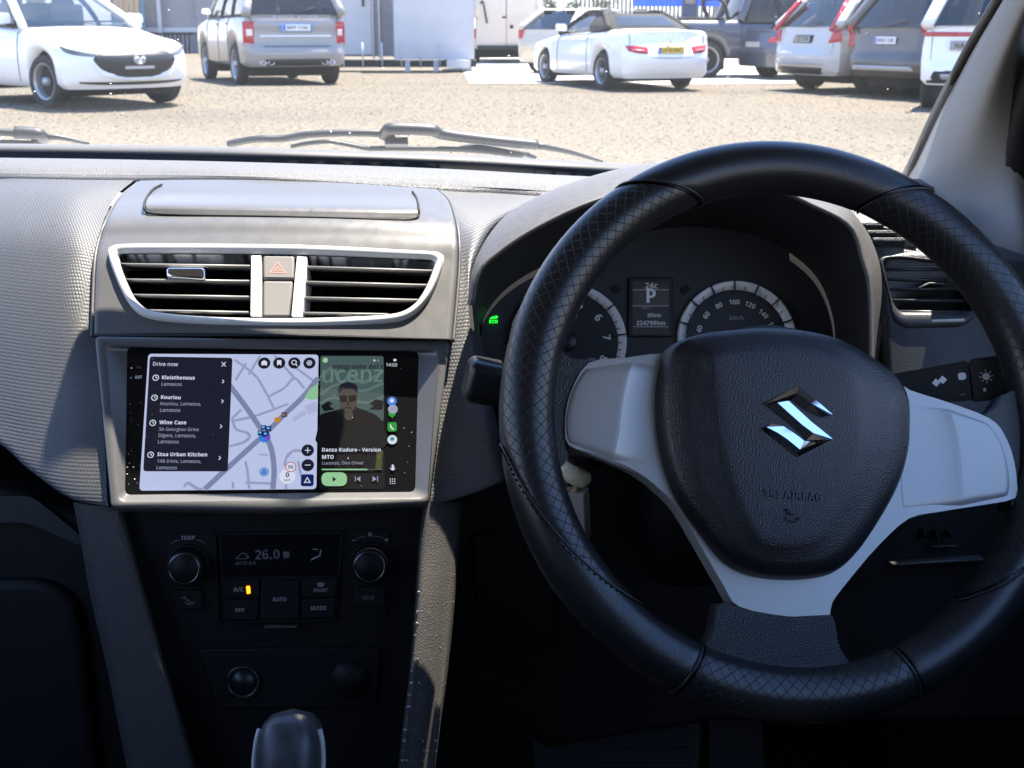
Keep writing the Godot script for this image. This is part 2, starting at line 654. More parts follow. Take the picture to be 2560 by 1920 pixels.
		for k in ro.size():
			var v := float(k) / (ro.size() - 1)
			var edge := minf(v, 1.0 - v)
			var fall := 0.0035 * pow(1.0 - minf(1.0, edge / 0.10), 2.0)
			var row := []
			for hh in heights:
				var q: Vector2 = ro[k].lerp(ri[k], hh[0])
				row.append(Vector3(q.x, q.y, hh[1] - fall))
			rows.append(spline(row, 3))
		part(t, "spoke_wing", sheet(rows), mat.silver_paint, f)
	# airbag cover: outer flank and a raised middle panel
	var o := even(spline([Vector2(-0.0888, 0.04), Vector2(-0.083, 0.0519), Vector2(-0.0632, 0.0588), Vector2(-0.0373, 0.0611), Vector2(-0.0178, 0.0615), Vector2(0.0081, 0.059), Vector2(0.0337, 0.0523), Vector2(0.0553, 0.0396), Vector2(0.0719, 0.026), Vector2(0.0794, 0.0113), Vector2(0.0783, -0.0078), Vector2(0.0741, -0.0282), Vector2(0.0643, -0.0496), Vector2(0.0486, -0.0714), Vector2(0.03, -0.0924), Vector2(0.0128, -0.1035), Vector2(-0.0097, -0.1061), Vector2(-0.0376, -0.1027), Vector2(-0.0569, -0.0929), Vector2(-0.0721, -0.0723), Vector2(-0.0856, -0.0498), Vector2(-0.0923, -0.0266), Vector2(-0.0947, -0.0034), Vector2(-0.0935, 0.0214)], 4, true), 120)
	var m := even(spline([Vector2(-0.0603, 0.0433), Vector2(-0.0271, 0.0471), Vector2(0.0043, 0.0447), Vector2(0.0256, 0.0355), Vector2(0.0367, 0.0211), Vector2(0.0386, -0.0006), Vector2(0.0351, -0.025), Vector2(0.0254, -0.0488), Vector2(0.0105, -0.0689), Vector2(-0.0017, -0.0816), Vector2(-0.0221, -0.0849), Vector2(-0.0386, -0.0817), Vector2(-0.0483, -0.0659), Vector2(-0.0551, -0.0418), Vector2(-0.0596, -0.0177), Vector2(-0.0607, 0.0065), Vector2(-0.0611, 0.0279)], 4, true), 120)
	# start both outlines at the same bearing
	var oc := Vector2()
	for q in o: oc += q / 120.0
	var mc := Vector2()
	for q in m: mc += q / 120.0
	var o2 := []
	var m2 := []
	for k in 120:
		var dir := Vector2.from_angle(TAU * k / 120.0)
		o2.append(hit(o, oc, dir))
		m2.append(hit(m, oc.lerp(mc, 0.7), dir))
	var rings := [[o2, -0.004], [o2, 0.010], [blend(o2, m2, 0.06), 0.0175], [blend(o2, m2, 0.16), 0.0225], [blend(o2, m2, 0.55), 0.0268], [blend(o2, m2, 0.92), 0.0290], [m2, 0.0302]]
	for k in [0.1, 0.25, 0.45, 0.7, 0.9]:
		var c := []
		for q in m2: c.append(q.lerp(mc, k))
		rings.append([c, 0.0302 + 0.0022 * sqrt(k)])
	part(t, "airbag_cover", band(rings, true), mat.airbag_skin, f)
	# chrome emblem
	for bar in [[[Vector2(-0.0297, 0.0075), Vector2(-0.0169, 0.0125), Vector2(-0.0046, 0.018), Vector2(0.0062, 0.0085), Vector2(0.0168, -0.0021)], [Vector2(-0.0269, 0.0071), Vector2(-0.0156, 0.0101), Vector2(-0.0065, 0.013), Vector2(0.0023, 0.0058), Vector2(0.0134, -0.0027)], [Vector2(-0.0224, 0.0048), Vector2(-0.0141, 0.0076), Vector2(-0.0098, 0.0089), Vector2(-0.0005, 0.0011), Vector2(0.0087, -0.0033)]],
			[[Vector2(-0.0121, 0.0084), Vector2(-0.0052, 0.0012), Vector2(0.0016, -0.0059), Vector2(0.0081, -0.0117), Vector2(0.0149, -0.0179)], [Vector2(-0.0203, 0.0071), Vector2(-0.0124, -0.0009), Vector2(-0.0051, -0.0082), Vector2(0.0016, -0.0137), Vector2(0.0106, -0.0184)], [Vector2(-0.0294, 0.0074), Vector2(-0.0227, 0.002), Vector2(-0.0167, -0.0035), Vector2(-0.0094, -0.0107), Vector2(-0.0026, -0.0177)]],
			[[Vector2(-0.0323, -0.009), Vector2(-0.0261, -0.0143), Vector2(-0.0205, -0.0194), Vector2(-0.0152, -0.0242), Vector2(-0.0102, -0.0286), Vector2(0.0024, -0.0233), Vector2(0.0149, -0.0179)], [Vector2(-0.0293, -0.0084), Vector2(-0.0223, -0.0124), Vector2(-0.0163, -0.0169), Vector2(-0.0123, -0.0205), Vector2(-0.0086, -0.024), Vector2(0.0008, -0.0211), Vector2(0.0106, -0.0184)], [Vector2(-0.0247, -0.0062), Vector2(-0.0172, -0.0082), Vector2(-0.0111, -0.0127), Vector2(-0.0071, -0.0159), Vector2(-0.0044, -0.0183), Vector2(-0.0008, -0.0189), Vector2(0.0047, -0.0185)]]]:
		var st := SurfaceTool.new()
		st.begin(Mesh.PRIMITIVE_TRIANGLES)
		st.set_smooth_group(0xFFFFFFFF)
		for k in bar[0].size() - 1:
			for e in [0, 2]:
				var a: Vector2 = bar[e][k]
				var a2: Vector2 = bar[e][k + 1]
				var c: Vector2 = bar[1][k]
				var c2: Vector2 = bar[1][k + 1]
				var q := [Vector3(a.x, a.y, 0.0328), Vector3(c.x, c.y, 0.0348), Vector3(a2.x, a2.y, 0.0328), Vector3(c2.x, c2.y, 0.0348)]
				if e == 0:
					tri(st, q[0], q[2], q[1]); tri(st, q[1], q[2], q[3])
				else:
					tri(st, q[0], q[1], q[2]); tri(st, q[1], q[3], q[2])
				var w := [Vector3(a.x, a.y, 0.0300), Vector3(a2.x, a2.y, 0.0300)]
				tri(st, w[0], w[1], q[0]); tri(st, q[0], w[1], q[2])
		st.generate_normals()
		part(t, "emblem", st.commit(), mat.chrome, f, "chrome bar of the emblem on the airbag cover")
	words(t, "airbag_lettering", "SRS AIRBAG", Vector2(-0.0344, -0.0524), Vector2(0.0032, -0.0579), 0.0322, mat.piping, f, true, 0.0008)
	var horn := [Vector2(-0.0209, -0.0611), Vector2(-0.0189, -0.0649), Vector2(-0.0144, -0.0642)]
	part(t, "horn_mark", tube([Vector3(horn[0].x, horn[0].y, 0.0328), Vector3(horn[1].x, horn[1].y, 0.0330), Vector3(horn[2].x, horn[2].y, 0.0328)], 0.0007, 6), mat.piping, f)
	var bell := Vector2(-0.0169, -0.0668)
	var ring := []
	for k in 17: ring.append(Vector3(bell.x + cos(PI * k / 16.0 + PI) * 0.0042, bell.y + sin(PI * k / 16.0 + PI) * 0.0026, 0.0328))
	part(t, "horn_mark", tube(ring, 0.0006, 6), mat.piping, f)
	# hub behind the spokes
	part(t, "hub_cover", lathe([Vector2(0.001, -0.014), Vector2(0.066, -0.014), Vector2(0.075, -0.035), Vector2(0.07, -0.05), Vector2(0.001, -0.05)], 40), mat.black_plastic, f)


func hit(p: Array, c: Vector2, dir: Vector2) -> Vector2:   # where a ray from c leaves the outline p
	var best := c
	var far := 0.0
	for i in p.size():
		var q = Geometry2D.segment_intersects_segment(c, c + dir * 10.0, p[i], p[(i + 1) % p.size()])
		if q != null and c.distance_to(q) > far:
			far = c.distance_to(q)
			best = q
	return best


func column_and_stalks() -> void:
	var f := Transform3D(Vector3(0.9905, 0, -0.1374), Vector3(-0.062, 0.8926, -0.4466), Vector3(0.1227, 0.4509, 0.8841), Vector3(0.1882, 0.9421, -0.804))
	var t := thing("steering_column_shroud", "black plastic shroud behind the steering wheel hub", "column shroud", lift(f, 0, 0, -0.05))
	var rows := []
	for k in 7:
		var z := -0.045 - 0.045 * k
		var row := []
		for j in 24:
			var w := TAU * j / 24.0
			row.append(Vector3(signf(cos(w)) * pow(absf(cos(w)), 0.6) * (0.066 - 0.001 * k), signf(sin(w)) * pow(absf(sin(w)), 0.6) * (0.05 + 0.004 * k) - 0.012 - 0.006 * k, z))
		rows.append(row)
	part(t, "shroud", sheet(rows, true), mat.black_plastic, f)
	# ignition barrel
	part(t, "ignition_barrel", lathe([Vector2(0.001, 0.03), Vector2(0.011, 0.03), Vector2(0.017, 0.024), Vector2(0.019, 0.0), Vector2(0.019, -0.04)], 24), mat.black_plastic, Transform3D(Transform3D(Vector3(0.9994, 0, -0.0349), Vector3(-0.0142, 0.9135, -0.4065), Vector3(0.0319, 0.4067, 0.913), Vector3(0.1226, 0.9613, -1.076)).basis, Vector3(0.0569, 0.8794, -0.9327)))
	# wiper stalk on the left
	var a := Vector3(-0.0227, 0.9446, -0.8942)
	var b := Vector3(0.0066, 0.9379, -0.8975)
	var s := thing("wiper_stalk", "short black wiper stalk poking out left of the steering wheel", "stalk", moved(a))
	var k := Transform3D(Basis.looking_at(b - a, Vector3(0, 1, 0)), a)
	part(s, "stalk_end", slab(rounded([Vector2(-0.014, -0.0165), Vector2(0.014, -0.0165), Vector2(0.014, 0.0165), Vector2(-0.014, 0.0165)], 0.009, 6), -0.012, 0.0125, 0.007, false, 5), mat.leather_smooth, k)
	part(s, "stalk_grip", slab(rounded([Vector2(-0.0125, -0.0145), Vector2(0.0125, -0.0145), Vector2(0.0125, 0.0145), Vector2(-0.0125, 0.0145)], 0.007, 6), -0.05, -0.0135, 0.002), mat.leather_smooth, k)
	part(s, "stalk_arm", tube([a.lerp(b, 1.2), a.lerp(b, 2.2), Vector3(0.0805, 0.9067, -0.9249)], 0.009, 10), mat.black_plastic)
	# light stalk on the right
	var c := Vector3(0.2876, 0.9421, -0.8831)
	var d := Vector3(0.3613, 0.956, -0.8663)
	var l := thing("light_stalk", "black light switch stalk with white symbols, right of the steering wheel", "stalk", moved(c))
	var x := (d - c).normalized()
	var nrm := (Vector3(0, 0.35, 1) - x * x.dot(Vector3(0, 0.35, 1))).normalized()
	var lf := Transform3D(Basis(x, nrm.cross(x), nrm), c)
	var len_ := c.distance_to(d)
	part(l, "stalk_arm", slab(rounded([Vector2(-0.03, -0.010), Vector2(len_ * 0.60, -0.0145), Vector2(len_ * 0.60, 0.0145), Vector2(-0.03, 0.009)], 0.003, 4), -0.012, 0.010, 0.006, false, 4), mat.leather_smooth, lf)
	part(l, "twist_switch", slab(rounded([Vector2(len_ * 0.612, -0.0155), Vector2(len_ * 1.05, -0.0165), Vector2(len_ * 1.05, 0.0155), Vector2(len_ * 0.612, 0.0152)], 0.003, 4), -0.013, 0.0112, 0.007, false, 4), mat.leather_smooth, lf)
	for q in [[0.30, 0.001], [0.36, 0.0025]]:
		part(l, "lamp_symbol", flat([Vector2(len_ * q[0] - 0.003, q[1]), Vector2(len_ * q[0], q[1] - 0.003), Vector2(len_ * q[0] + 0.003, q[1]), Vector2(len_ * q[0], q[1] + 0.003)], 0.0103), mat.print_white, lf)
	part(l, "lamp_symbol", flat(rounded(rect(Vector2(len_ * 0.50, 0.001), Vector2(len_ * 0.57, 0.0062)), 0.002), 0.0103), mat.print_white, lf)
	words(l, "lamp_symbol", "OFF", Vector2(len_ * 0.50, -0.0105), Vector2(len_ * 0.55, -0.0105), 0.0103, mat.print_grey, lf)
	part(l, "lamp_symbol", flat([Vector2(len_ * 0.50, -0.006), Vector2(len_ * 0.55, -0.002), Vector2(len_ * 0.55, -0.006), Vector2(len_ * 0.50, -0.002)], 0.0103), mat.print_grey, lf)
	part(l, "lamp_symbol", flat(disc(Vector2(len_ * 0.745, 0.0015), 0.0026, 14), 0.0115), mat.print_white, lf)
	for q in 8:
		var dd := Vector2.from_angle(TAU * q / 8.0)
		part(l, "lamp_symbol", flat(stroke([Vector2(len_ * 0.745, 0.0015) + dd * 0.0034, Vector2(len_ * 0.745, 0.0015) + dd * 0.0047], 0.0007), 0.0115), mat.print_white, lf)
	part(l, "lamp_symbol", flat(rect(Vector2(len_ * 0.705, -0.009), Vector2(len_ * 0.73, -0.0065)), 0.0115), mat.print_white, lf)


func key_fob() -> void:
	var t := thing("key_fob", "pale wooden bead and block on two dowels hanging from the ignition", "key fob", moved(Vector3(0.0528, 0.8443, -0.9277)))
	for q in [[Vector3(0.0452, 0.8717, -0.9305), Vector3(0.0404, 0.8489, -0.9239)], [Vector3(0.0575, 0.8674, -0.9292), Vector3(0.0473, 0.839, -0.921)]]:
		part(t, "dowel", tube([q[0], q[0].lerp(q[1], 0.5), q[1]], 0.0031, 10), mat.dowel_wood)
	var a := Vector3(0.0377, 0.8677, -0.922)
	var b := Vector3(0.0606, 0.8543, -0.9182)
	var path := []
	for k in 13: path.append(a.lerp(b, k / 12.0))
	var rows := []
	var ax := (b - a).normalized()
	var u := ax.cross(Vector3(0, 0, 1)).normalized()
	var v := ax.cross(u)
	for k in 13:
		var rr := 0.0085 * (0.62 + 0.38 * sin(PI * k / 12.0)) * (1.0 if k > 0 and k < 12 else 0.55)
		var ring := []
		for j in 18: ring.append(path[k] + (u * cos(TAU * j / 18.0) + v * sin(TAU * j / 18.0)) * rr)
		rows.append(ring)
	part(t, "bead", sheet(rows, true), mat.pale_wood)
	var c := Vector3(0.0511, 0.8247, -0.9242)
	part(t, "block", box(0.0185, 0.042, 0.016, 0.0015), mat.grey_block, Transform3D(Basis(Vector3(0, 0, 1), 0.06) * Basis(Vector3(0, 1, 0), -0.3), c))
	part(t, "key_ring", tube(spline([Vector3(0.0471, 0.8811, -0.9332), Vector3(0.0443, 0.874, -0.9259), Vector3(0.0489, 0.8664, -0.9289), Vector3(0.0535, 0.8707, -0.9354)], 6, true), 0.0009, 6, true), mat.chrome)


func dashboard() -> void:
	var t := thing("dashboard", "grey textured dashboard with a raised smooth centre console", "dashboard", moved(Vector3(-0.1838, 0.8408, -0.8972)))
	part(t, "dash_skin", sheet(finer([[Vector3(-0.5379, 0.8636, -1.1182), Vector3(-0.5379, 0.8816, -1.0482), Vector3(-0.5379, 0.8906, -1.0242), Vector3(-0.5379, 0.8936, -1.0182), Vector3(-0.5399, 0.9039, -1.0252), Vector3(-0.545, 0.9279, -1.0426), Vector3(-0.5524, 0.9592, -1.067), Vector3(-0.5627, 0.9903, -1.0971), Vector3(-0.577, 1.0174, -1.1344), Vector3(-0.6106, 1.039, -1.2097), Vector3(-0.6501, 1.0478, -1.2935)],
		[Vector3(-0.4263, 0.8492, -1.062), Vector3(-0.4263, 0.8672, -0.992), Vector3(-0.4263, 0.8762, -0.968), Vector3(-0.4263, 0.8792, -0.962), Vector3(-0.4283, 0.8921, -0.9708), Vector3(-0.4341, 0.9247, -0.9944), Vector3(-0.4414, 0.9612, -1.0229), Vector3(-0.4504, 0.9943, -1.0549), Vector3(-0.4634, 1.0237, -1.0954), Vector3(-0.4903, 1.0446, -1.1681), Vector3(-0.5204, 1.0526, -1.2448)],
		[Vector3(-0.3829, 0.8332, -1.0314), Vector3(-0.3829, 0.8512, -0.9614), Vector3(-0.3829, 0.8602, -0.9374), Vector3(-0.3829, 0.8632, -0.9314), Vector3(-0.3859, 0.8846, -0.9458), Vector3(-0.3924, 0.9195, -0.9712), Vector3(-0.4001, 0.9616, -1.0041), Vector3(-0.4092, 0.9975, -1.0387), Vector3(-0.4209, 1.0264, -1.0785), Vector3(-0.4454, 1.047, -1.1501), Vector3(-0.4711, 1.0547, -1.2237)],
		[Vector3(-0.3432, 0.819, -1.0075), Vector3(-0.3432, 0.837, -0.9375), Vector3(-0.3432, 0.846, -0.9135), Vector3(-0.3432, 0.849, -0.9075), Vector3(-0.3483, 0.8822, -0.9299), Vector3(-0.3551, 0.9229, -0.9595), Vector3(-0.3625, 0.9645, -0.992), Vector3(-0.3703, 0.9999, -1.0262), Vector3(-0.3793, 1.0285, -1.0655), Vector3(-0.3972, 1.0488, -1.1363), Vector3(-0.413, 1.056, -1.205)],
		[Vector3(-0.3118, 0.8153, -1.0002), Vector3(-0.3118, 0.8333, -0.9302), Vector3(-0.3118, 0.8423, -0.9062), Vector3(-0.3118, 0.8453, -0.9002), Vector3(-0.319, 0.8831, -0.9272), Vector3(-0.3288, 0.9238, -0.9562), Vector3(-0.3401, 0.9638, -0.9948), Vector3(-0.3477, 0.9994, -1.0291), Vector3(-0.3547, 1.0278, -1.0702), Vector3(-0.3669, 1.0456, -1.16), Vector3(-0.364, 1.0548, -1.2118)]], 5, 6)), mat.dash_skin, Transform3D(), "dimpled dash skin on the passenger side")
	part(t, "dash_skin", sheet(finer([[Vector3(-0.0644, 0.8097, -1.0134), Vector3(-0.0644, 0.8277, -0.9434), Vector3(-0.0644, 0.8367, -0.9194), Vector3(-0.0644, 0.8397, -0.9134), Vector3(-0.0593, 0.8782, -0.9418), Vector3(-0.0555, 0.9193, -0.972), Vector3(-0.0505, 0.9629, -0.999), Vector3(-0.047, 0.9985, -1.0335), Vector3(-0.0474, 1.0278, -1.0702), Vector3(-0.0552, 1.042, -1.1396), Vector3(-0.0702, 1.0494, -1.1811)],
		[Vector3(-0.044, 0.8138, -1.0188), Vector3(-0.044, 0.8318, -0.9488), Vector3(-0.044, 0.8408, -0.9248), Vector3(-0.044, 0.8438, -0.9188), Vector3(-0.042, 0.8781, -0.9419), Vector3(-0.0397, 0.9193, -0.9718), Vector3(-0.0382, 0.9615, -1.0048), Vector3(-0.0374, 0.9907, -1.033), Vector3(-0.0363, 1.0161, -1.0679), Vector3(-0.0277, 1.0346, -1.1325), Vector3(-0.0116, 1.0425, -1.2072)],
		[Vector3(-0.0088, 0.8232, -1.0298), Vector3(-0.0088, 0.8412, -0.9598), Vector3(-0.0088, 0.8502, -0.9358), Vector3(-0.0088, 0.8532, -0.9298), Vector3(-0.0155, 0.8768, -0.9457), Vector3(-0.0248, 0.9182, -0.9758), Vector3(-0.0329, 0.9539, -1.0037), Vector3(-0.0359, 0.9864, -1.035), Vector3(-0.0303, 1.0085, -1.0655), Vector3(-0.013, 1.0267, -1.1291), Vector3(0.0336, 1.0371, -1.2277)],
		[Vector3(-0.0048, 0.8192, -1.0798), Vector3(-0.0048, 0.8372, -1.0098), Vector3(-0.0048, 0.8462, -0.9858), Vector3(-0.0048, 0.8492, -0.9798), Vector3(-0.0115, 0.8728, -0.9957), Vector3(-0.0208, 0.9142, -1.0258), Vector3(-0.0289, 0.9499, -1.0537), Vector3(-0.0319, 0.9824, -1.085), Vector3(-0.0263, 1.0045, -1.1155), Vector3(-0.009, 1.0227, -1.1791), Vector3(0.0376, 1.0331, -1.2777)]], 5, 6)), mat.dash_skin, Transform3D(), "dimpled dash skin between console and instruments")
	part(t, "dash_pad", sheet(finer([[Vector3(-0.6501, 1.0358, -1.2895), Vector3(-0.6501, 1.0478, -1.2925), Vector3(-0.6516, 1.0519, -1.2969), Vector3(-0.6531, 1.054, -1.3014), Vector3(-0.6618, 1.0588, -1.3206), Vector3(-0.6862, 1.0606, -1.3715), Vector3(-0.6862, 1.0566, -1.3725), Vector3(-0.6862, 1.0386, -1.3775)],
		[Vector3(-0.4957, 1.0417, -1.2303), Vector3(-0.4957, 1.0537, -1.2333), Vector3(-0.4978, 1.0573, -1.2372), Vector3(-0.4999, 1.059, -1.2411), Vector3(-0.507, 1.0639, -1.2607), Vector3(-0.5269, 1.0657, -1.3123), Vector3(-0.5269, 1.0617, -1.3133), Vector3(-0.5269, 1.0437, -1.3183)],
		[Vector3(-0.364, 1.0428, -1.2078), Vector3(-0.364, 1.0548, -1.2108), Vector3(-0.3648, 1.0585, -1.2147), Vector3(-0.3656, 1.0602, -1.2187), Vector3(-0.3706, 1.0648, -1.2373), Vector3(-0.3846, 1.0665, -1.2859), Vector3(-0.3846, 1.0625, -1.2869), Vector3(-0.3846, 1.0445, -1.2919)],
		[Vector3(-0.2102, 1.0469, -1.168), Vector3(-0.2102, 1.0589, -1.171), Vector3(-0.2146, 1.0615, -1.1735), Vector3(-0.2189, 1.0621, -1.176), Vector3(-0.2219, 1.0665, -1.1938), Vector3(-0.2301, 1.0681, -1.2399), Vector3(-0.2301, 1.0641, -1.2409), Vector3(-0.2301, 1.0461, -1.2459)],
		[Vector3(-0.0702, 1.0374, -1.1771), Vector3(-0.0702, 1.0494, -1.1801), Vector3(-0.0703, 1.053, -1.1839), Vector3(-0.0705, 1.0546, -1.1878), Vector3(-0.0715, 1.0593, -1.2068), Vector3(-0.0742, 1.061, -1.2551), Vector3(-0.0742, 1.057, -1.2561), Vector3(-0.0742, 1.039, -1.2611)],
		[Vector3(0.0336, 1.0251, -1.2237), Vector3(0.0336, 1.0371, -1.2267), Vector3(0.0382, 1.0408, -1.2307), Vector3(0.0428, 1.0425, -1.2346), Vector3(0.0434, 1.0474, -1.2542), Vector3(0.045, 1.0491, -1.3029), Vector3(0.045, 1.0451, -1.3039), Vector3(0.045, 1.0271, -1.3089)],
		[Vector3(0.1751, 1.0215, -1.1969), Vector3(0.1751, 1.0335, -1.1999), Vector3(0.1755, 1.0374, -1.2041), Vector3(0.1759, 1.0392, -1.2082), Vector3(0.1784, 1.0441, -1.2277), Vector3(0.1851, 1.0458, -1.2754), Vector3(0.1851, 1.0418, -1.2764), Vector3(0.1851, 1.0238, -1.2814)],
		[Vector3(0.2907, 1.0151, -1.1951), Vector3(0.2907, 1.0271, -1.1981), Vector3(0.2913, 1.031, -1.2022), Vector3(0.292, 1.0328, -1.2063), Vector3(0.2957, 1.0372, -1.2238), Vector3(0.3053, 1.0386, -1.2654), Vector3(0.3053, 1.0346, -1.2664), Vector3(0.3053, 1.0166, -1.2714)],
		[Vector3(0.4062, 1.0087, -1.1932), Vector3(0.4062, 1.0207, -1.1962), Vector3(0.4073, 1.0251, -1.2011), Vector3(0.4084, 1.0275, -1.2059), Vector3(0.4133, 1.0315, -1.222), Vector3(0.4254, 1.0328, -1.2597), Vector3(0.4254, 1.0288, -1.2607), Vector3(0.4254, 1.0108, -1.2657)]], 4, 6)), mat.dash_pad, Transform3D(), "pebble grained pad along the windscreen")
	part(t, "windscreen_ledge", sheet(finer([[Vector3(-0.74, 1.0556, -1.4812), Vector3(-0.74, 1.0576, -1.4812), Vector3(-0.74, 1.0606, -1.4822), Vector3(-0.7584, 1.0619, -1.5205), Vector3(-0.7584, 1.0419, -1.5505)],
		[Vector3(-0.5679, 1.0607, -1.4165), Vector3(-0.5679, 1.0627, -1.4165), Vector3(-0.5679, 1.0657, -1.4175), Vector3(-0.5836, 1.0671, -1.458), Vector3(-0.5836, 1.0471, -1.488)],
		[Vector3(-0.4141, 1.0615, -1.3864), Vector3(-0.4141, 1.0635, -1.3864), Vector3(-0.4141, 1.0665, -1.3874), Vector3(-0.4265, 1.068, -1.4307), Vector3(-0.4265, 1.048, -1.4607)],
		[Vector3(-0.2473, 1.0631, -1.3345), Vector3(-0.2473, 1.0651, -1.3345), Vector3(-0.2473, 1.0681, -1.3355), Vector3(-0.2546, 1.0696, -1.3764), Vector3(-0.2546, 1.0496, -1.4064)],
		[Vector3(-0.0798, 1.056, -1.3518), Vector3(-0.0798, 1.058, -1.3518), Vector3(-0.0798, 1.061, -1.3528), Vector3(-0.0819, 1.0623, -1.3893), Vector3(-0.0819, 1.0423, -1.4193)],
		[Vector3(0.0483, 1.0441, -1.3987), Vector3(0.0483, 1.0461, -1.3987), Vector3(0.0483, 1.0491, -1.3997), Vector3(0.0496, 1.0505, -1.44), Vector3(0.0496, 1.0305, -1.47)],
		[Vector3(0.1953, 1.0408, -1.3478), Vector3(0.1953, 1.0428, -1.3478), Vector3(0.1953, 1.0458, -1.3488), Vector3(0.201, 1.0472, -1.3895), Vector3(0.201, 1.0272, -1.4195)],
		[Vector3(0.3214, 1.0336, -1.3335), Vector3(0.3214, 1.0356, -1.3335), Vector3(0.3214, 1.0386, -1.3345), Vector3(0.3318, 1.0402, -1.3798), Vector3(0.3318, 1.0202, -1.4098)],
		[Vector3(0.4495, 1.0278, -1.3327), Vector3(0.4495, 1.0298, -1.3327), Vector3(0.4495, 1.0328, -1.3337), Vector3(0.4658, 1.0346, -1.3843), Vector3(0.4658, 1.0146, -1.4143)]], 1, 6)), mat.ledge_plastic, Transform3D())
	part(t, "demister_slot", sheet(finer([[Vector3(-0.6862, 1.0566, -1.3725), Vector3(-0.6862, 1.0386, -1.3775), Vector3(-0.74, 1.0386, -1.4762), Vector3(-0.74, 1.0571, -1.4802)],
		[Vector3(-0.5269, 1.0617, -1.3133), Vector3(-0.5269, 1.0437, -1.3183), Vector3(-0.5679, 1.0437, -1.4115), Vector3(-0.5679, 1.0622, -1.4155)],
		[Vector3(-0.3846, 1.0625, -1.2869), Vector3(-0.3846, 1.0445, -1.2919), Vector3(-0.4141, 1.0445, -1.3814), Vector3(-0.4141, 1.063, -1.3854)],
		[Vector3(-0.2301, 1.0641, -1.2409), Vector3(-0.2301, 1.0461, -1.2459), Vector3(-0.2473, 1.0461, -1.3295), Vector3(-0.2473, 1.0646, -1.3335)],
		[Vector3(-0.0742, 1.057, -1.2561), Vector3(-0.0742, 1.039, -1.2611), Vector3(-0.0798, 1.039, -1.3468), Vector3(-0.0798, 1.0575, -1.3508)],
		[Vector3(0.045, 1.0451, -1.3039), Vector3(0.045, 1.0271, -1.3089), Vector3(0.0483, 1.0271, -1.3937), Vector3(0.0483, 1.0456, -1.3977)],
		[Vector3(0.1851, 1.0418, -1.2764), Vector3(0.1851, 1.0238, -1.2814), Vector3(0.1953, 1.0238, -1.3428), Vector3(0.1953, 1.0423, -1.3468)],
		[Vector3(0.3053, 1.0346, -1.2664), Vector3(0.3053, 1.0166, -1.2714), Vector3(0.3214, 1.0166, -1.3285), Vector3(0.3214, 1.0351, -1.3325)],
		[Vector3(0.4254, 1.0288, -1.2607), Vector3(0.4254, 1.0108, -1.2657), Vector3(0.4495, 1.0108, -1.3277), Vector3(0.4495, 1.0293, -1.3317)]], 1, 6)), mat.dark_gap, Transform3D())  # slot walls coloured near-black, standing in for the shade inside
	part(t, "dash_sun_block", box(1.36, 0.10, 0.40, 0.02), mat.dark_gap, moved(Vector3(-0.19, 0.935, -1.37)))  # unseen block added under the dash to keep sun out of the footwell
	# the console's upper body: rows back to front, rolled over at the sides
	var rows := []
	var mouth := PackedVector2Array([Vector2(-0.1374, 0.0824), Vector2(-0.1276, 0.0848), Vector2(-0.0885, 0.0849), Vector2(0.0213, 0.0837), Vector2(0.0922, 0.0803), Vector2(0.1323, 0.0752), Vector2(0.1296, 0.0516), Vector2(0.1214, 0.0343), Vector2(0.1125, 0.0217), Vector2(0.0928, 0.015), Vector2(0.0336, 0.0123), Vector2(-0.0424, 0.0128), Vector2(-0.0961, 0.0182), Vector2(-0.1125, 0.0281), Vector2(-0.1238, 0.0444), Vector2(-0.1358, 0.0702)])
	var vf := Transform3D(Vector3(0.9998, 0, -0.0175), Vector3(-0.0121, 0.7193, -0.6946), Vector3(0.0126, 0.6947, 0.7192), Vector3(-0.1931, 0.9574, -0.9815))
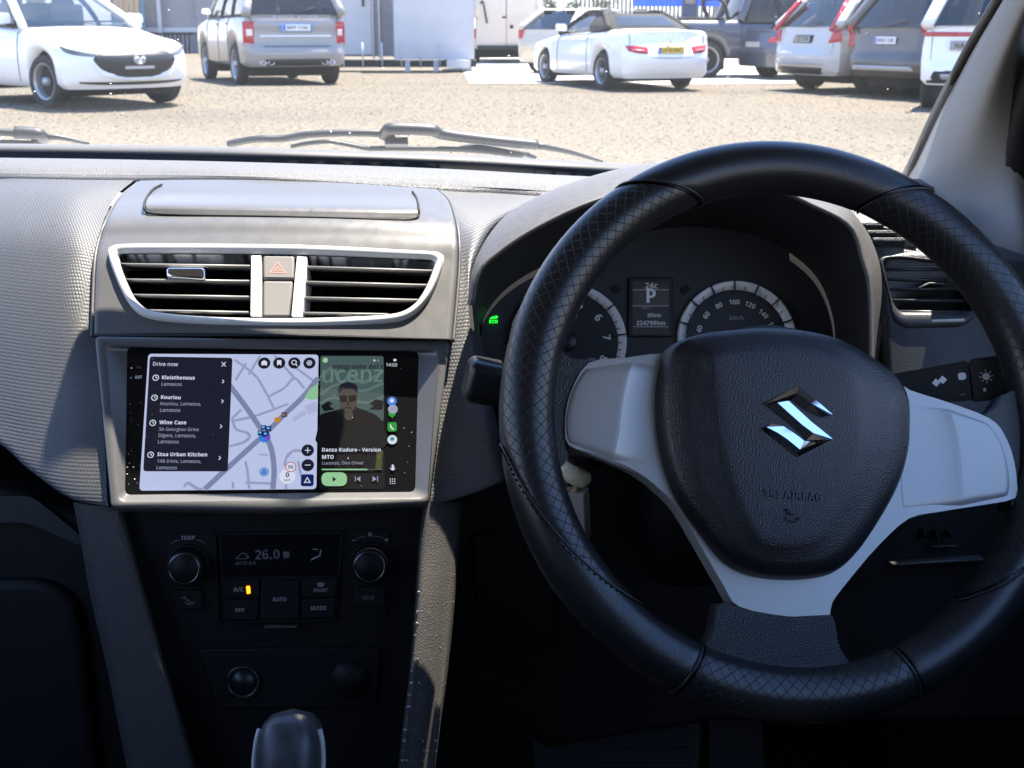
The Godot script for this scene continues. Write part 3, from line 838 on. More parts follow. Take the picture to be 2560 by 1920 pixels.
	for r in finer([[Vector3(-0.3507, 1.0574, -1.1863), Vector3(-0.3039, 1.0588, -1.1814), Vector3(-0.2571, 1.0593, -1.1766), Vector3(-0.2102, 1.0589, -1.172), Vector3(-0.1634, 1.0577, -1.1675), Vector3(-0.1165, 1.0556, -1.1632), Vector3(-0.0697, 1.0526, -1.1591)],
		[Vector3(-0.355, 1.0489, -1.1384), Vector3(-0.3055, 1.0508, -1.1362), Vector3(-0.2561, 1.0518, -1.1342), Vector3(-0.2067, 1.0519, -1.1323), Vector3(-0.1572, 1.0512, -1.1306), Vector3(-0.1078, 1.0495, -1.129), Vector3(-0.0584, 1.047, -1.1276)],
		[Vector3(-0.3474, 1.039, -1.0755), Vector3(-0.2978, 1.0405, -1.0737), Vector3(-0.2483, 1.0412, -1.0723), Vector3(-0.1987, 1.0412, -1.0713), Vector3(-0.1492, 1.0404, -1.0708), Vector3(-0.0997, 1.0388, -1.0707), Vector3(-0.0501, 1.0364, -1.0711)],
		[Vector3(-0.3478, 1.0258, -1.0528), Vector3(-0.2977, 1.0274, -1.051), Vector3(-0.2476, 1.0281, -1.0496), Vector3(-0.1976, 1.0281, -1.0487), Vector3(-0.1475, 1.0273, -1.0482), Vector3(-0.0974, 1.0257, -1.0481), Vector3(-0.0473, 1.0234, -1.0485)],
		[Vector3(-0.3456, 1.0109, -1.0304), Vector3(-0.2957, 1.0117, -1.0291), Vector3(-0.2459, 1.012, -1.0283), Vector3(-0.1961, 1.0116, -1.0282), Vector3(-0.1464, 1.0106, -1.0287), Vector3(-0.0966, 1.009, -1.0299), Vector3(-0.0468, 1.0067, -1.0317)],
		[Vector3(-0.3415, 0.9848, -1.0053), Vector3(-0.2926, 0.9856, -1.0039), Vector3(-0.2437, 0.9858, -1.0031), Vector3(-0.1949, 0.9855, -1.003), Vector3(-0.146, 0.9845, -1.0035), Vector3(-0.0972, 0.9829, -1.0046), Vector3(-0.0483, 0.9806, -1.0064)],
		[Vector3(-0.3367, 0.9592, -0.9806), Vector3(-0.289, 0.96, -0.9792), Vector3(-0.2413, 0.9602, -0.9783), Vector3(-0.1936, 0.9597, -0.9781), Vector3(-0.1459, 0.9587, -0.9786), Vector3(-0.0982, 0.957, -0.9797), Vector3(-0.0505, 0.9547, -0.9814)]], 14, 16):
		var n: int = r.size()
		var x: Vector3 = (r[n - 1] - r[0]).normalized()
		rows.append(r)
		r.push_front(r[0] - x * 0.0012 + Vector3(0, -0.0012, -0.0010))
		r.push_front(r[0] + Vector3(0, -0.008, -0.010))
		r.append(r[-1] + x * 0.0012 + Vector3(0, -0.0012, -0.0010))
		r.append(r[-1] + Vector3(0, -0.008, -0.010))
	var in_mouth := func(p: Vector3) -> bool:
		var q: Vector3 = vf.affine_inverse() * p
		return absf(q.z) < 0.02 and Geometry2D.is_point_in_polygon(Vector2(q.x, q.y), mouth)
	part(t, "console_panel", sheet(rows, false, false, [], in_mouth), mat.console_plastic, Transform3D())
	# grooved edges beside the console
	for side in [0, 1]:
		var path := []
		for r in rows: path.append((r[1] if side == 0 else r[-2]) + Vector3(-0.0016 if side == 0 else 0.0016, -0.001, 0.0002))
		part(t, "console_edge", tube(path, 0.0014, 8), mat.hood_plastic)
	# the lid of the little box on top
	var lid := []
	for r in [[Vector3(-0.3251, 1.0545, -1.1562), Vector3(-0.2847, 1.0552, -1.1473), Vector3(-0.2459, 1.0553, -1.1434), Vector3(-0.2078, 1.0552, -1.1414), Vector3(-0.17, 1.0548, -1.1411), Vector3(-0.1324, 1.0542, -1.1427), Vector3(-0.0951, 1.053, -1.1493)],
		[Vector3(-0.3281, 1.0506, -1.1359), Vector3(-0.2857, 1.0514, -1.1266), Vector3(-0.245, 1.0516, -1.1225), Vector3(-0.2049, 1.0515, -1.1204), Vector3(-0.1653, 1.0511, -1.1202), Vector3(-0.1259, 1.0505, -1.1222), Vector3(-0.0868, 1.0491, -1.1291)],
		[Vector3(-0.3187, 1.0487, -1.0885), Vector3(-0.278, 1.0487, -1.0836), Vector3(-0.2381, 1.0484, -1.0812), Vector3(-0.1987, 1.0479, -1.0799), Vector3(-0.1595, 1.0473, -1.0795), Vector3(-0.1204, 1.0466, -1.0802), Vector3(-0.0814, 1.0455, -1.0834)],
		[Vector3(-0.3129, 1.0435, -1.0792), Vector3(-0.2733, 1.0435, -1.0744), Vector3(-0.2346, 1.0432, -1.0721), Vector3(-0.1962, 1.0427, -1.0709), Vector3(-0.1581, 1.0421, -1.0705), Vector3(-0.12, 1.0414, -1.0712), Vector3(-0.0821, 1.0403, -1.0743)],
		[Vector3(-0.3012, 1.041, -1.0761), Vector3(-0.265, 1.041, -1.0717), Vector3(-0.2296, 1.0407, -1.0696), Vector3(-0.1945, 1.0402, -1.0685), Vector3(-0.1596, 1.0396, -1.068), Vector3(-0.1247, 1.0389, -1.0685), Vector3(-0.0901, 1.0378, -1.0713)]]: lid.append(r)
	part(t, "storage_lid", sheet(finer(lid, 4, 3)), mat.console_plastic, Transform3D(), "shut lid of the small box on the console top")
	var gap := [Vector3(-0.3247, 1.0565, -1.1649), Vector3(-0.3295, 1.0536, -1.1499), Vector3(-0.3284, 1.0488, -1.1241), Vector3(-0.3196, 1.0474, -1.0857), Vector3(-0.3162, 1.0441, -1.0797), Vector3(-0.3076, 1.0423, -1.076), Vector3(-0.2743, 1.0415, -1.0725), Vector3(-0.2091, 1.041, -1.0695), Vector3(-0.1445, 1.0396, -1.0682), Vector3(-0.0963, 1.038, -1.0683), Vector3(-0.0843, 1.0386, -1.0704), Vector3(-0.0806, 1.0414, -1.0756), Vector3(-0.0808, 1.0461, -1.0837), Vector3(-0.0857, 1.0489, -1.1258), Vector3(-0.0909, 1.0525, -1.1451)]
	part(t, "lid_gap", tube(spline(gap, 6), 0.0011, 6), mat.dark_gap)
	# seam above the head unit
	part(t, "panel_seam", tube([Vector3(-0.3367, 0.9584, -0.9792), Vector3(-0.1922, 0.9588, -0.9773), Vector3(-0.0497, 0.9543, -0.9802)], 0.0011, 6), mat.dark_gap)


func centre_vents() -> void:
	var f := Transform3D(Vector3(0.9998, 0, -0.0175), Vector3(-0.0121, 0.7193, -0.6946), Vector3(0.0126, 0.6947, 0.7192), Vector3(-0.1931, 0.9574, -0.9815))
	var t := thing("centre_vents", "pair of centre air vents in one silver frame with hazard button between", "air vent", f)
	var h := 0.003
	var o := even(spline([Vector2(-0.1429, 0.0824), Vector2(-0.1394, 0.0853), Vector2(-0.1294, 0.0867), Vector2(-0.0887, 0.0868), Vector2(-0.0417, 0.0864), Vector2(0.0055, 0.0857), Vector2(0.0528, 0.0834), Vector2(0.1, 0.0802), Vector2(0.1284, 0.0781), Vector2(0.1355, 0.0762), Vector2(0.1371, 0.0711), Vector2(0.1342, 0.058), Vector2(0.1297, 0.0433), Vector2(0.1238, 0.0307), Vector2(0.1156, 0.0199), Vector2(0.1066, 0.0134), Vector2(0.0945, 0.0102), Vector2(0.0718, 0.0082), Vector2(0.0339, 0.0066), Vector2(-0.004, 0.0068), Vector2(-0.0419, 0.0079), Vector2(-0.0709, 0.0101), Vector2(-0.0924, 0.0129), Vector2(-0.1066, 0.0174), Vector2(-0.1169, 0.0263), Vector2(-0.1274, 0.0426), Vector2(-0.1371, 0.0628), Vector2(-0.1423, 0.0759)], 4, true), 160)
	var i := even(spline([Vector2(-0.1331, 0.0758), Vector2(-0.131, 0.0775), Vector2(-0.1189, 0.0778), Vector2(-0.0877, 0.0777), Vector2(-0.0408, 0.0772), Vector2(0.0062, 0.0764), Vector2(0.0532, 0.0744), Vector2(0.1003, 0.0718), Vector2(0.1238, 0.0707), Vector2(0.1282, 0.0689), Vector2(0.128, 0.0618), Vector2(0.1242, 0.0489), Vector2(0.1191, 0.037), Vector2(0.1131, 0.028), Vector2(0.1041, 0.0214), Vector2(0.0927, 0.0186), Vector2(0.0714, 0.0169), Vector2(0.0334, 0.0156), Vector2(-0.0047, 0.0155), Vector2(-0.0427, 0.0164), Vector2(-0.0688, 0.0181), Vector2(-0.0888, 0.0205), Vector2(-0.1013, 0.023), Vector2(-0.1087, 0.0281), Vector2(-0.115, 0.0353), Vector2(-0.123, 0.0499), Vector2(-0.1296, 0.0646)], 4, true), 160)
	part(t, "vent_frame", band([[o, -0.004], [o, 0.003], [blend(o, i, 0.10), 0.0055], [blend(o, i, 0.30), 0.0068], [blend(o, i, 0.65), 0.0058], [i, 0.0018], [i, -0.022]]), mat.vent_silver, f)
	part(t, "vent_dark_backing", slab(inset(i, -0.001), -0.055, -0.045), mat.black_plastic, f)  # near-black sheet standing in for the shade inside the duct
	part(t, "vent_throat", band([[i, 0.003], [i, -0.045]]), mat.black_plastic, f)
	# slats: thin blades of dark plastic, coloured paler to look sunlit
	var lefts := [Vector2(-0.1327, 0.0738), Vector2(-0.0246, 0.0715), Vector2(-0.128, 0.0585), Vector2(-0.0236, 0.0566), Vector2(-0.1209, 0.0435), Vector2(-0.0228, 0.0412), Vector2(-0.109, 0.0287), Vector2(-0.0218, 0.0264)]
	var rights := [Vector2(0.0235, 0.0704), Vector2(0.1278, 0.0661), Vector2(0.0234, 0.0555), Vector2(0.124, 0.052), Vector2(0.023, 0.0403), Vector2(0.1184, 0.0375), Vector2(0.023, 0.0256), Vector2(0.1068, 0.0235)]
	for s in 8:
		var src: Array = lefts if s < 4 else rights
		var a: Vector2 = src[(s % 4) * 2]
		var b: Vector2 = src[(s % 4) * 2 + 1]
		var p := (a + b) / 2
		var bl := blade(a.distance_to(b), 0.026, 0.0012)
		part(t, "slat", bl, mat.slat_sunlit, f * moved(Vector3(p.x, p.y, -0.0105)) * Transform3D(Basis(Vector3(0, 0, 1), (b - a).angle()) * Basis(Vector3(1, 0, 0), 0.42), Vector3()))
	for v in 7:
		var vx: float = lerpf(lefts[0].x, lefts[1].x, (v + 0.5) / 7.0)
		part(t, "vane", box(0.0014, 0.046, 0.02, 0.0004), mat.black_plastic, lift(f, vx, (lefts[0].y + lefts[6].y) / 2, -0.037))
		var wx: float = lerpf(rights[0].x, rights[1].x, (v + 0.5) / 7.0)
		part(t, "vane", box(0.0014, 0.046, 0.02, 0.0004), mat.black_plastic, lift(f, wx, (rights[0].y + rights[6].y) / 2, -0.037))
	# slider on the left slats
	part(t, "slider", slab(rounded([Vector2(-0.0926, 0.0614), Vector2(-0.091, 0.0637), Vector2(-0.0622, 0.0635), Vector2(-0.06, 0.0613), Vector2(-0.0592, 0.053), Vector2(-0.061, 0.0517), Vector2(-0.0883, 0.054), Vector2(-0.0916, 0.0559)], 0.002, 4), -0.006, 0.005, 0.0022), mat.chrome, f)
	# hazard button between two silver bars
	for q in [[Vector2(-0.0231, 0.0747), Vector2(-0.015, 0.0746), Vector2(-0.0098, 0.0155), Vector2(-0.0187, 0.0159)], [Vector2(0.0149, 0.0738), Vector2(0.0233, 0.073), Vector2(0.023, 0.0153), Vector2(0.0144, 0.0154)]]:
		part(t, "divider", slab(rounded(q, 0.001, 3), -0.03, 0.0045, 0.0018), mat.vent_silver, f)
	part(t, "button_bed", slab([Vector2(-0.0155, 0.0773), Vector2(0.0142, 0.0765), Vector2(0.0136, 0.0178), Vector2(-0.0107, 0.0179)], -0.02, -0.004), mat.black_plastic, f)
	part(t, "hazard_button", slab(rounded([Vector2(-0.0135, 0.0753), Vector2(0.0124, 0.0748), Vector2(0.0136, 0.0522), Vector2(-0.0116, 0.0528)], 0.002, 4), -0.02, 0.0035, 0.0015), mat.button_silver, f)
	part(t, "blank_button", slab(rounded([Vector2(-0.0115, 0.0508), Vector2(0.0128, 0.0503), Vector2(0.0121, 0.0165), Vector2(-0.0092, 0.0166)], 0.002, 4), -0.02, 0.0030, 0.0015), mat.button_silver, f)
	var tr := [Vector2(-0.0009, 0.0696), Vector2(0.0071, 0.0577), Vector2(-0.0076, 0.0578)]
	part(t, "hazard_symbol", band([[rounded(tr, 0.001, 3), 0.0037], [rounded(inset(tr, 0.0009), 0.0008, 3), 0.0037]]), stuff("hazard_red", 0.62, 0.20, 0.15, 0.5), f)
	var tr2 := [Vector2(-0.0005, 0.064), Vector2(0.0033, 0.0597), Vector2(-0.0036, 0.0598)]
	part(t, "hazard_symbol", band([[tr2, 0.0037], [inset(tr2, 0.0007), 0.0037]]), mat.hazard_red, f)


func blade(long: float, deep: float, r: float) -> ArrayMesh:   # a louvre with a round leading edge, thin at the back
	var rows := []
	for x in [-long / 2, -long / 2, long / 2, long / 2]:
		var row := []
		for k in 9:
			var a := -PI / 2 + PI * k / 8.0
			row.append(Vector3(x, sin(a) * r, deep / 2 - r + cos(a) * r))
		row.append(Vector3(x, 0.0004, -deep / 2))
		row.append(Vector3(x, -0.0004, -deep / 2))
		rows.append(row)
	for k in 11:
		rows[0][k] = Vector3(-long / 2, 0, 0)
		rows[3][k] = Vector3(long / 2, 0, 0)
	return sheet(rows, true)


func head_unit() -> void:
	var f := Transform3D(Vector3(0.9976, 0, -0.0698), Vector3(-0.041, 0.809, -0.5864), Vector3(0.0564, 0.5878, 0.807), Vector3(-0.1882, 0.8969, -0.9377))
	var t := thing("head_unit", "wide touchscreen head unit in a grey bezel, map and music on screen", "head unit", f)
	var k := 8
	var o := rounded([Vector2(-0.1431, 0.0766), Vector2(0.1405, 0.0674), Vector2(0.1207, -0.0681), Vector2(0.0017, -0.0708), Vector2(-0.121, -0.065)], 0.004, k)
	var lip := rounded([Vector2(-0.1333, 0.0678), Vector2(0.1302, 0.059), Vector2(0.1197, -0.0631), Vector2(-0.0126, -0.0609), Vector2(-0.1147, -0.0598)], 0.006, k)
	var gl := rounded([Vector2(-0.1191, 0.07), Vector2(0.1153, 0.0617), Vector2(0.1106, -0.0564), Vector2(-0.0141, -0.0542), Vector2(-0.1132, -0.0529)], 0.005, k)
	part(t, "bezel", band([[o, -0.012], [o, 0.0], [inset(o, 0.001), 0.0012], [inset(lip, -0.0012), 0.0012], [lip, 0.0002], [gl, -0.0078]]), mat.console_plastic, f)
	part(t, "screen_glass", slab(gl, -0.010, -0.0085), mat.gloss_black, f)
	var z := -0.0083
	var paper := glow("screen_paper", Color(0.76, 0.80, 0.94), SCREEN)
	var ink := glow("screen_ink", Color(0.105, 0.11, 0.175), SCREEN)
	var road := glow("screen_road", Color(0.50, 0.54, 0.69), SCREEN)
	var small_road := glow("screen_small_road", Color(0.60, 0.64, 0.79), SCREEN)
	var white := glow("screen_white", Color(0.88, 0.90, 0.98), SCREEN)
	var pale := glow("screen_pale", Color(0.62, 0.65, 0.75), SCREEN)
	var green := glow("screen_green", Color(0.60, 0.82, 0.62), SCREEN)
	var dark := glow("screen_dark", Color(0.045, 0.05, 0.06), SCREEN)
	var teal := glow("screen_teal", Color(0.29, 0.37, 0.37), SCREEN)
	var teal2 := glow("screen_teal_light", Color(0.37, 0.46, 0.45), SCREEN)
	var park := glow("screen_park", Color(0.55, 0.78, 0.60), SCREEN)
	var blue := glow("screen_blue", Color(0.20, 0.50, 0.90), SCREEN)
	var navy := glow("screen_navy", Color(0.06, 0.14, 0.38), SCREEN)
	var amber := glow("screen_amber", Color(0.80, 0.55, 0.10), SCREEN)
	var call := glow("screen_call_green", Color(0.10, 0.62, 0.20), SCREEN)
	var red := glow("screen_red", Color(0.75, 0.25, 0.25), SCREEN)
	var skin := glow("screen_skin", Color(0.30, 0.27, 0.25), SCREEN)
	part(t, "screen_map", flat(rounded([Vector2(-0.1022, 0.0642), Vector2(0.034, 0.0609), Vector2(0.0336, -0.0519), Vector2(-0.1026, -0.0497)], 0.003, 5), z), paper, f)
	# streets
	var z1 := z + 0.0002
	for q in [[Vector2(-0.0379, 0.0378), Vector2(-0.0214, 0.0149), Vector2(-0.0077, -0.0063)], [Vector2(-0.0077, -0.0063), Vector2(-0.0203, -0.0184), Vector2(-0.0354, -0.033), Vector2(-0.0526, -0.05)], [Vector2(-0.0077, -0.0063), Vector2(0.0076, 0.01), Vector2(0.0212, 0.0238), Vector2(0.034, 0.0406)], [Vector2(-0.0057, -0.0091), Vector2(-0.0015, -0.0202), Vector2(0.0006, -0.0366), Vector2(-0.0001, -0.0511)]]:
		part(t, "screen_street", flat(stroke(spline(q, 4), 0.0042), z1), road, f)
	for q in [[Vector2(-0.0333, 0.0577), Vector2(-0.017, 0.0445), Vector2(-0.0087, 0.0315), Vector2(-0.001, 0.0158)], [Vector2(-0.0046, 0.0258), Vector2(0.0072, 0.0326), Vector2(0.015, 0.041), Vector2(0.0231, 0.0316)], [Vector2(0.015, 0.041), Vector2(0.0027, 0.0556), Vector2(-0.0014, 0.0607)], [Vector2(0.0161, 0.0496), Vector2(0.0341, 0.0349)], [Vector2(-0.0239, 0.0547), Vector2(-0.032, 0.0398)], [Vector2(-0.0128, 0.0609), Vector2(-0.0216, 0.0446)], [Vector2(-0.0342, 0.0068), Vector2(-0.0266, 0.015)], [Vector2(-0.0341, 0.0054), Vector2(-0.0159, 0.0092), Vector2(0.0107, 0.0191)], [Vector2(-0.0335, 0.0068), Vector2(-0.03, -0.0016), Vector2(-0.0208, -0.0046), Vector2(-0.0193, -0.0088), Vector2(-0.0244, -0.0128), Vector2(-0.0347, -0.0153)], [Vector2(-0.022, -0.0279), Vector2(-0.0198, -0.0374), Vector2(-0.0184, -0.0503)], [Vector2(-0.0215, -0.0452), Vector2(-0.0009, -0.0467)], [Vector2(-0.0687, -0.0476), Vector2(-0.0657, -0.0443), Vector2(-0.0617, -0.0471), Vector2(-0.0591, -0.0492), Vector2(-0.0539, -0.0497)], [Vector2(-0.0311, -0.0446), Vector2(-0.0309, -0.0499)], [Vector2(0.0085, -0.0327), Vector2(0.0103, -0.0246), Vector2(0.0161, -0.0199), Vector2(0.0226, -0.0208)], [Vector2(0.0101, -0.0476), Vector2(0.0102, -0.0514)], [Vector2(0.0191, -0.0289), Vector2(0.0216, -0.0412)]]:
		part(t, "screen_street", flat(stroke(spline(q, 4), 0.0019), z1 - 0.00005), small_road, f)
	part(t, "screen_park", flat([Vector2(0.0339, 0.0363), Vector2(0.0271, 0.0308), Vector2(0.0232, 0.0238), Vector2(0.0285, 0.022), Vector2(0.0338, 0.0228)], z1 + 0.0001), park, f)
	for q in [[Vector2(0.0136, 0.0071), Vector2(0.0234, 0.0139), Vector2(0.0247, 0.0097), Vector2(0.0156, 0.0036)], [Vector2(0.0233, 0.0167), Vector2(0.0325, 0.0207), Vector2(0.0337, 0.0123), Vector2(0.0261, 0.0096)]]:
		part(t, "screen_building", flat(q, z1 - 0.0001), glow("screen_building_tone", Color(0.69, 0.73, 0.88), SCREEN) if not mat.has("screen_building_tone") else mat.screen_building_tone, f)
	var z2 := z + 0.0006
	part(t, "screen_marker", flat(disc(Vector2(0.0022, 0.0057), 0.0024, 18), z2), amber, f)
	part(t, "screen_marker", flat(rect(Vector2(0.0054, 0.0118), Vector2(0.0098, 0.0079)), z2), navy, f)
	words(t, "screen_lettering", "B7", Vector2(0.0061, 0.0087), Vector2(0.0092, 0.0086), z2 + 0.0001, amber, f, true, 0.0001)
	part(t, "screen_marker", flat(disc(Vector2(-0.0074, -0.0084), 0.0046, 20), z2), blue, f)
	for q in [[Vector2(-0.0105, 0.0014), Vector2(-0.0067, -0.0024)], [Vector2(-0.0068, 0.0006), Vector2(-0.0025, -0.0036)], [Vector2(-0.013, -0.0031), Vector2(-0.0092, -0.007)], [Vector2(-0.0093, -0.0038), Vector2(-0.0044, -0.0084)]]:
		part(t, "screen_marker", flat(rect(q[0], q[1]), z2 + 0.0001), navy, f)
		var mid: Vector2 = (q[0] + q[1]) / 2
		part(t, "screen_marker", flat(rect(mid - Vector2(0.0012, 0.0006), mid + Vector2(0.0010, 0.0012)), z2 + 0.00025), glow("screen_sky_blue", Color(0.45, 0.72, 0.95), SCREEN) if not mat.has("screen_sky_blue") else mat.screen_sky_blue, f)
	part(t, "screen_marker", flat(disc(Vector2(-0.005, -0.0091), 0.0018, 12), z2 + 0.0003), glow("screen_purple", Color(0.55, 0.25, 0.75), SCREEN), f)
	part(t, "screen_marker", flat(disc(Vector2(-0.0071, -0.0371), 0.0038, 20), z2), glow("screen_soft_blue", Color(0.50, 0.62, 0.85), SCREEN), f)
	part(t, "screen_marker", flat([Vector2(-0.0072, -0.0344), Vector2(-0.0049, -0.0394), Vector2(-0.0071, -0.0383), Vector2(-0.0093, -0.0393)], z2 + 0.0002), blue, f)
	words(t, "screen_lettering", "Pafos", Vector2(-0.0109, -0.0238), Vector2(-0.0046, -0.024), z2, road, f, true, 0.0001)
	part(t, "screen_marker", flat(disc(Vector2(0.011, -0.0409), 0.0062, 28), z2), white, f)
	part(t, "screen_marker", flat(disc(Vector2(0.0135, -0.0337), 0.0042, 24), z2 + 0.0001), red, f)
	part(t, "screen_marker", flat(disc(Vector2(0.0135, -0.0337), 0.0036, 24), z2 + 0.0002), white, f)
	words(t, "screen_lettering", "50", Vector2(0.0115, -0.0351), Vector2(0.0154, -0.0352), z2 + 0.0004, ink, f, true, 0.0001)
	words(t, "screen_lettering", "0", Vector2(0.0097, -0.042), Vector2(0.0123, -0.042), z2 + 0.0002, ink, f, true, 0.0001)
	words(t, "screen_lettering", "km/h", Vector2(0.0088, -0.0449), Vector2(0.0134, -0.045), z2 + 0.0002, ink, f, true, 0.0001)
	# round buttons
	for q in [Vector2(-0.0094, 0.0542), Vector2(0.0026, 0.054), Vector2(0.0147, 0.0538), Vector2(0.0268, 0.0535), Vector2(0.0265, -0.0203), Vector2(0.0267, -0.0325)]:
		part(t, "screen_button", flat(disc(q, 0.0049, 28), z2), ink, f)
	var z3 := z2 + 0.0002
	part(t, "screen_icon", flat(rounded([Vector2(-0.0117, 0.0552), Vector2(-0.0095, 0.0567), Vector2(-0.0071, 0.0551), Vector2(-0.0071, 0.052), Vector2(-0.0084, 0.0521), Vector2(-0.0084, 0.0538), Vector2(-0.0103, 0.0538), Vector2(-0.0103, 0.0521), Vector2(-0.0116, 0.0521)], 0.0003, 2), z3), white, f)
	part(t, "screen_icon", flat(stroke([Vector2(0.0011, 0.0562), Vector2(0.004, 0.0561), Vector2(0.0041, 0.0518), Vector2(0.0026, 0.0533), Vector2(0.0012, 0.0519), Vector2(0.0011, 0.0561)], 0.0006), z3), white, f)
	part(t, "screen_icon", band([[disc(Vector2(0.0145, 0.0542), 0.0022, 20), z3], [disc(Vector2(0.0145, 0.0542), 0.0015, 20), z3]]), white, f)
	part(t, "screen_icon", flat(stroke([Vector2(0.0158, 0.0526), Vector2(0.0172, 0.0511)], 0.0007), z3), white, f)
	part(t, "screen_icon", band([[disc(Vector2(0.0268, 0.0535), 0.0024, 6), z3], [disc(Vector2(0.0268, 0.0535), 0.0017, 6), z3]]), white, f)
	part(t, "screen_icon", flat(disc(Vector2(0.0268, 0.0535), 0.0009, 12), z3), white, f)
	part(t, "screen_icon", flat(stroke([Vector2(0.0243, -0.0203), Vector2(0.0287, -0.0204)], 0.0006), z3), white, f)
	part(t, "screen_icon", flat(stroke([Vector2(0.0265, -0.018), Vector2(0.0265, -0.0226)], 0.0006), z3 + 0.00003), white, f)
	part(t, "screen_icon", flat(stroke([Vector2(0.0245, -0.0324), Vector2(0.0289, -0.0325)], 0.0006), z3), white, f)
	part(t, "screen_button", flat(rounded([Vector2(0.0216, -0.0398), Vector2(0.0316, -0.0401), Vector2(0.0314, -0.0498), Vector2(0.0215, -0.0495)], 0.002, 5), z2), navy, f)
	var al := [Vector2(0.0265, -0.042), Vector2(0.0294, -0.047), Vector2(0.0238, -0.0469)]
	part(t, "screen_icon", band([[al, z3], [inset(al, 0.0007), z3]]), white, f)
	# the list on the left
	part(t, "screen_list", flat(rounded([Vector2(-0.1007, 0.0616), Vector2(-0.0349, 0.0592), Vector2(-0.0353, -0.036), Vector2(-0.1004, -0.0343)], 0.0025, 5), z2), ink, f)
	words(t, "screen_lettering", "Drive now", Vector2(-0.0978, 0.0535), Vector2(-0.078, 0.0527), z3, white, f, false, 0.0001)
	part(t, "screen_icon", flat(stroke([Vector2(-0.0433, 0.0556), Vector2(-0.04, 0.0518)], 0.0006), z3), white, f)
	part(t, "screen_icon", flat(stroke([Vector2(-0.0401, 0.0556), Vector2(-0.0432, 0.0519)], 0.0006), z3 + 0.00003), white, f)
	for q in [["Kleisthenous", Vector2(-0.0901, 0.0418), Vector2(-0.0642, 0.0409)], ["Kouriou", Vector2(-0.09, 0.0251), Vector2(-0.0746, 0.0244)], ["Wine Case", Vector2(-0.0902, 0.004), Vector2(-0.0691, 0.0033)], ["Stoa Urban Kitchen", Vector2(-0.0903, -0.0223), Vector2(-0.0518, -0.0235)]]:
		words(t, "screen_lettering", q[0], q[1], q[2], z3, white, f, true, 0.0001)
	for q in [["Lemesos", Vector2(-0.0901, 0.0362), Vector2(-0.0743, 0.0357)], ["Kouriou, Lemesos,", Vector2(-0.0901, 0.0196), Vector2(-0.0584, 0.0186)], ["Lemesos", Vector2(-0.0901, 0.0143), Vector2(-0.0743, 0.0138)], ["3A Georgiou Griva", Vector2(-0.0903, -0.0015), Vector2(-0.0593, -0.0025)], ["Digeni, Lemesos,", Vector2(-0.0902, -0.0067), Vector2(-0.0611, -0.0077)], ["Lemesos", Vector2(-0.0903, -0.0119), Vector2(-0.0743, -0.0124)], ["148 Irinis, Lemesos,", Vector2(-0.09, -0.0279), Vector2(-0.0563, -0.0289)], ["Lemesos", Vector2(-0.0902, -0.0331), Vector2(-0.0746, -0.0336)]]:
		words(t, "screen_lettering", q[0], q[1], q[2], z3, pale, f, false, 0.0001)
	for q in [[Vector2(-0.095, 0.0432), Vector2(-0.0416, 0.039)], [Vector2(-0.095, 0.0263), Vector2(-0.0415, 0.0222)], [Vector2(-0.0952, 0.0052), Vector2(-0.0418, 0.0011)], [Vector2(-0.0954, -0.0211), Vector2(-0.0418, -0.025)]]:
		part(t, "screen_icon", band([[disc(q[0], 0.0026, 20), z3], [disc(q[0], 0.0019, 20), z3]]), white, f)
		part(t, "screen_icon", flat(stroke([q[0] + Vector2(0, 0.0012), q[0], q[0] + Vector2(0.0009, -0.0005)], 0.0005), z3), white, f)
		part(t, "screen_icon", flat(stroke([q[1] + Vector2(-0.0007, 0.0014), q[1] + Vector2(0.0007, 0), q[1] + Vector2(-0.0007, -0.0014)], 0.0007), z3), white, f)
	# music
	part(t, "screen_music", flat(rounded([Vector2(0.0354, 0.06), Vector2(0.0869, 0.0588), Vector2(0.0867, -0.0531), Vector2(0.0357, -0.0518)], 0.002, 5), z), dark, f)
	part(t, "screen_picture", flat(rounded([Vector2(0.0357, 0.0597), Vector2(0.0866, 0.0585), Vector2(0.0864, 0.0027), Vector2(0.0357, 0.0038)], 0.002, 5), z1), teal, f)
	for q in [[Vector2(0.0357, 0.0406), Vector2(0.0455, 0.049), Vector2(0.0523, 0.0359), Vector2(0.0603, 0.0429), Vector2(0.0696, 0.0356), Vector2(0.0866, 0.0453)], [Vector2(0.0359, 0.0263), Vector2(0.0496, 0.0346), Vector2(0.0683, 0.0285), Vector2(0.0865, 0.0352)], [Vector2(0.0357, 0.0186), Vector2(0.0471, 0.0233), Vector2(0.0736, 0.0184), Vector2(0.0864, 0.0238)]]:
		part(t, "screen_picture", flat(stroke(spline(q, 5), 0.0022), z1 + 0.0001), teal2, f)
	words(t, "screen_lettering", "emigrante del r", Vector2(0.0455, 0.048), Vector2(0.0863, 0.0472), z1 + 0.0003, ink, f, true, 0.0001)
	words(t, "screen_lettering", "ucenz", Vector2(0.0376, 0.0362), Vector2(0.0857, 0.036), z1 + 0.0003, glow("screen_mist", Color(0.40, 0.52, 0.50), SCREEN), f, false, 0.0001)
	# the man in sunglasses on the cover
	part(t, "screen_picture", flat(spline([Vector2(0.0359, 0.0038), Vector2(0.0366, 0.0094), Vector2(0.0458, 0.012), Vector2(0.0537, 0.0146), Vector2(0.0557, 0.0202), Vector2(0.063, 0.0201), Vector2(0.065, 0.0144), Vector2(0.0736, 0.0114), Vector2(0.0829, 0.0056), Vector2(0.0863, -0.0029), Vector2(0.0862, -0.0195), Vector2(0.036, -0.0183)], 3, true), z1 + 0.0004), dark, f)
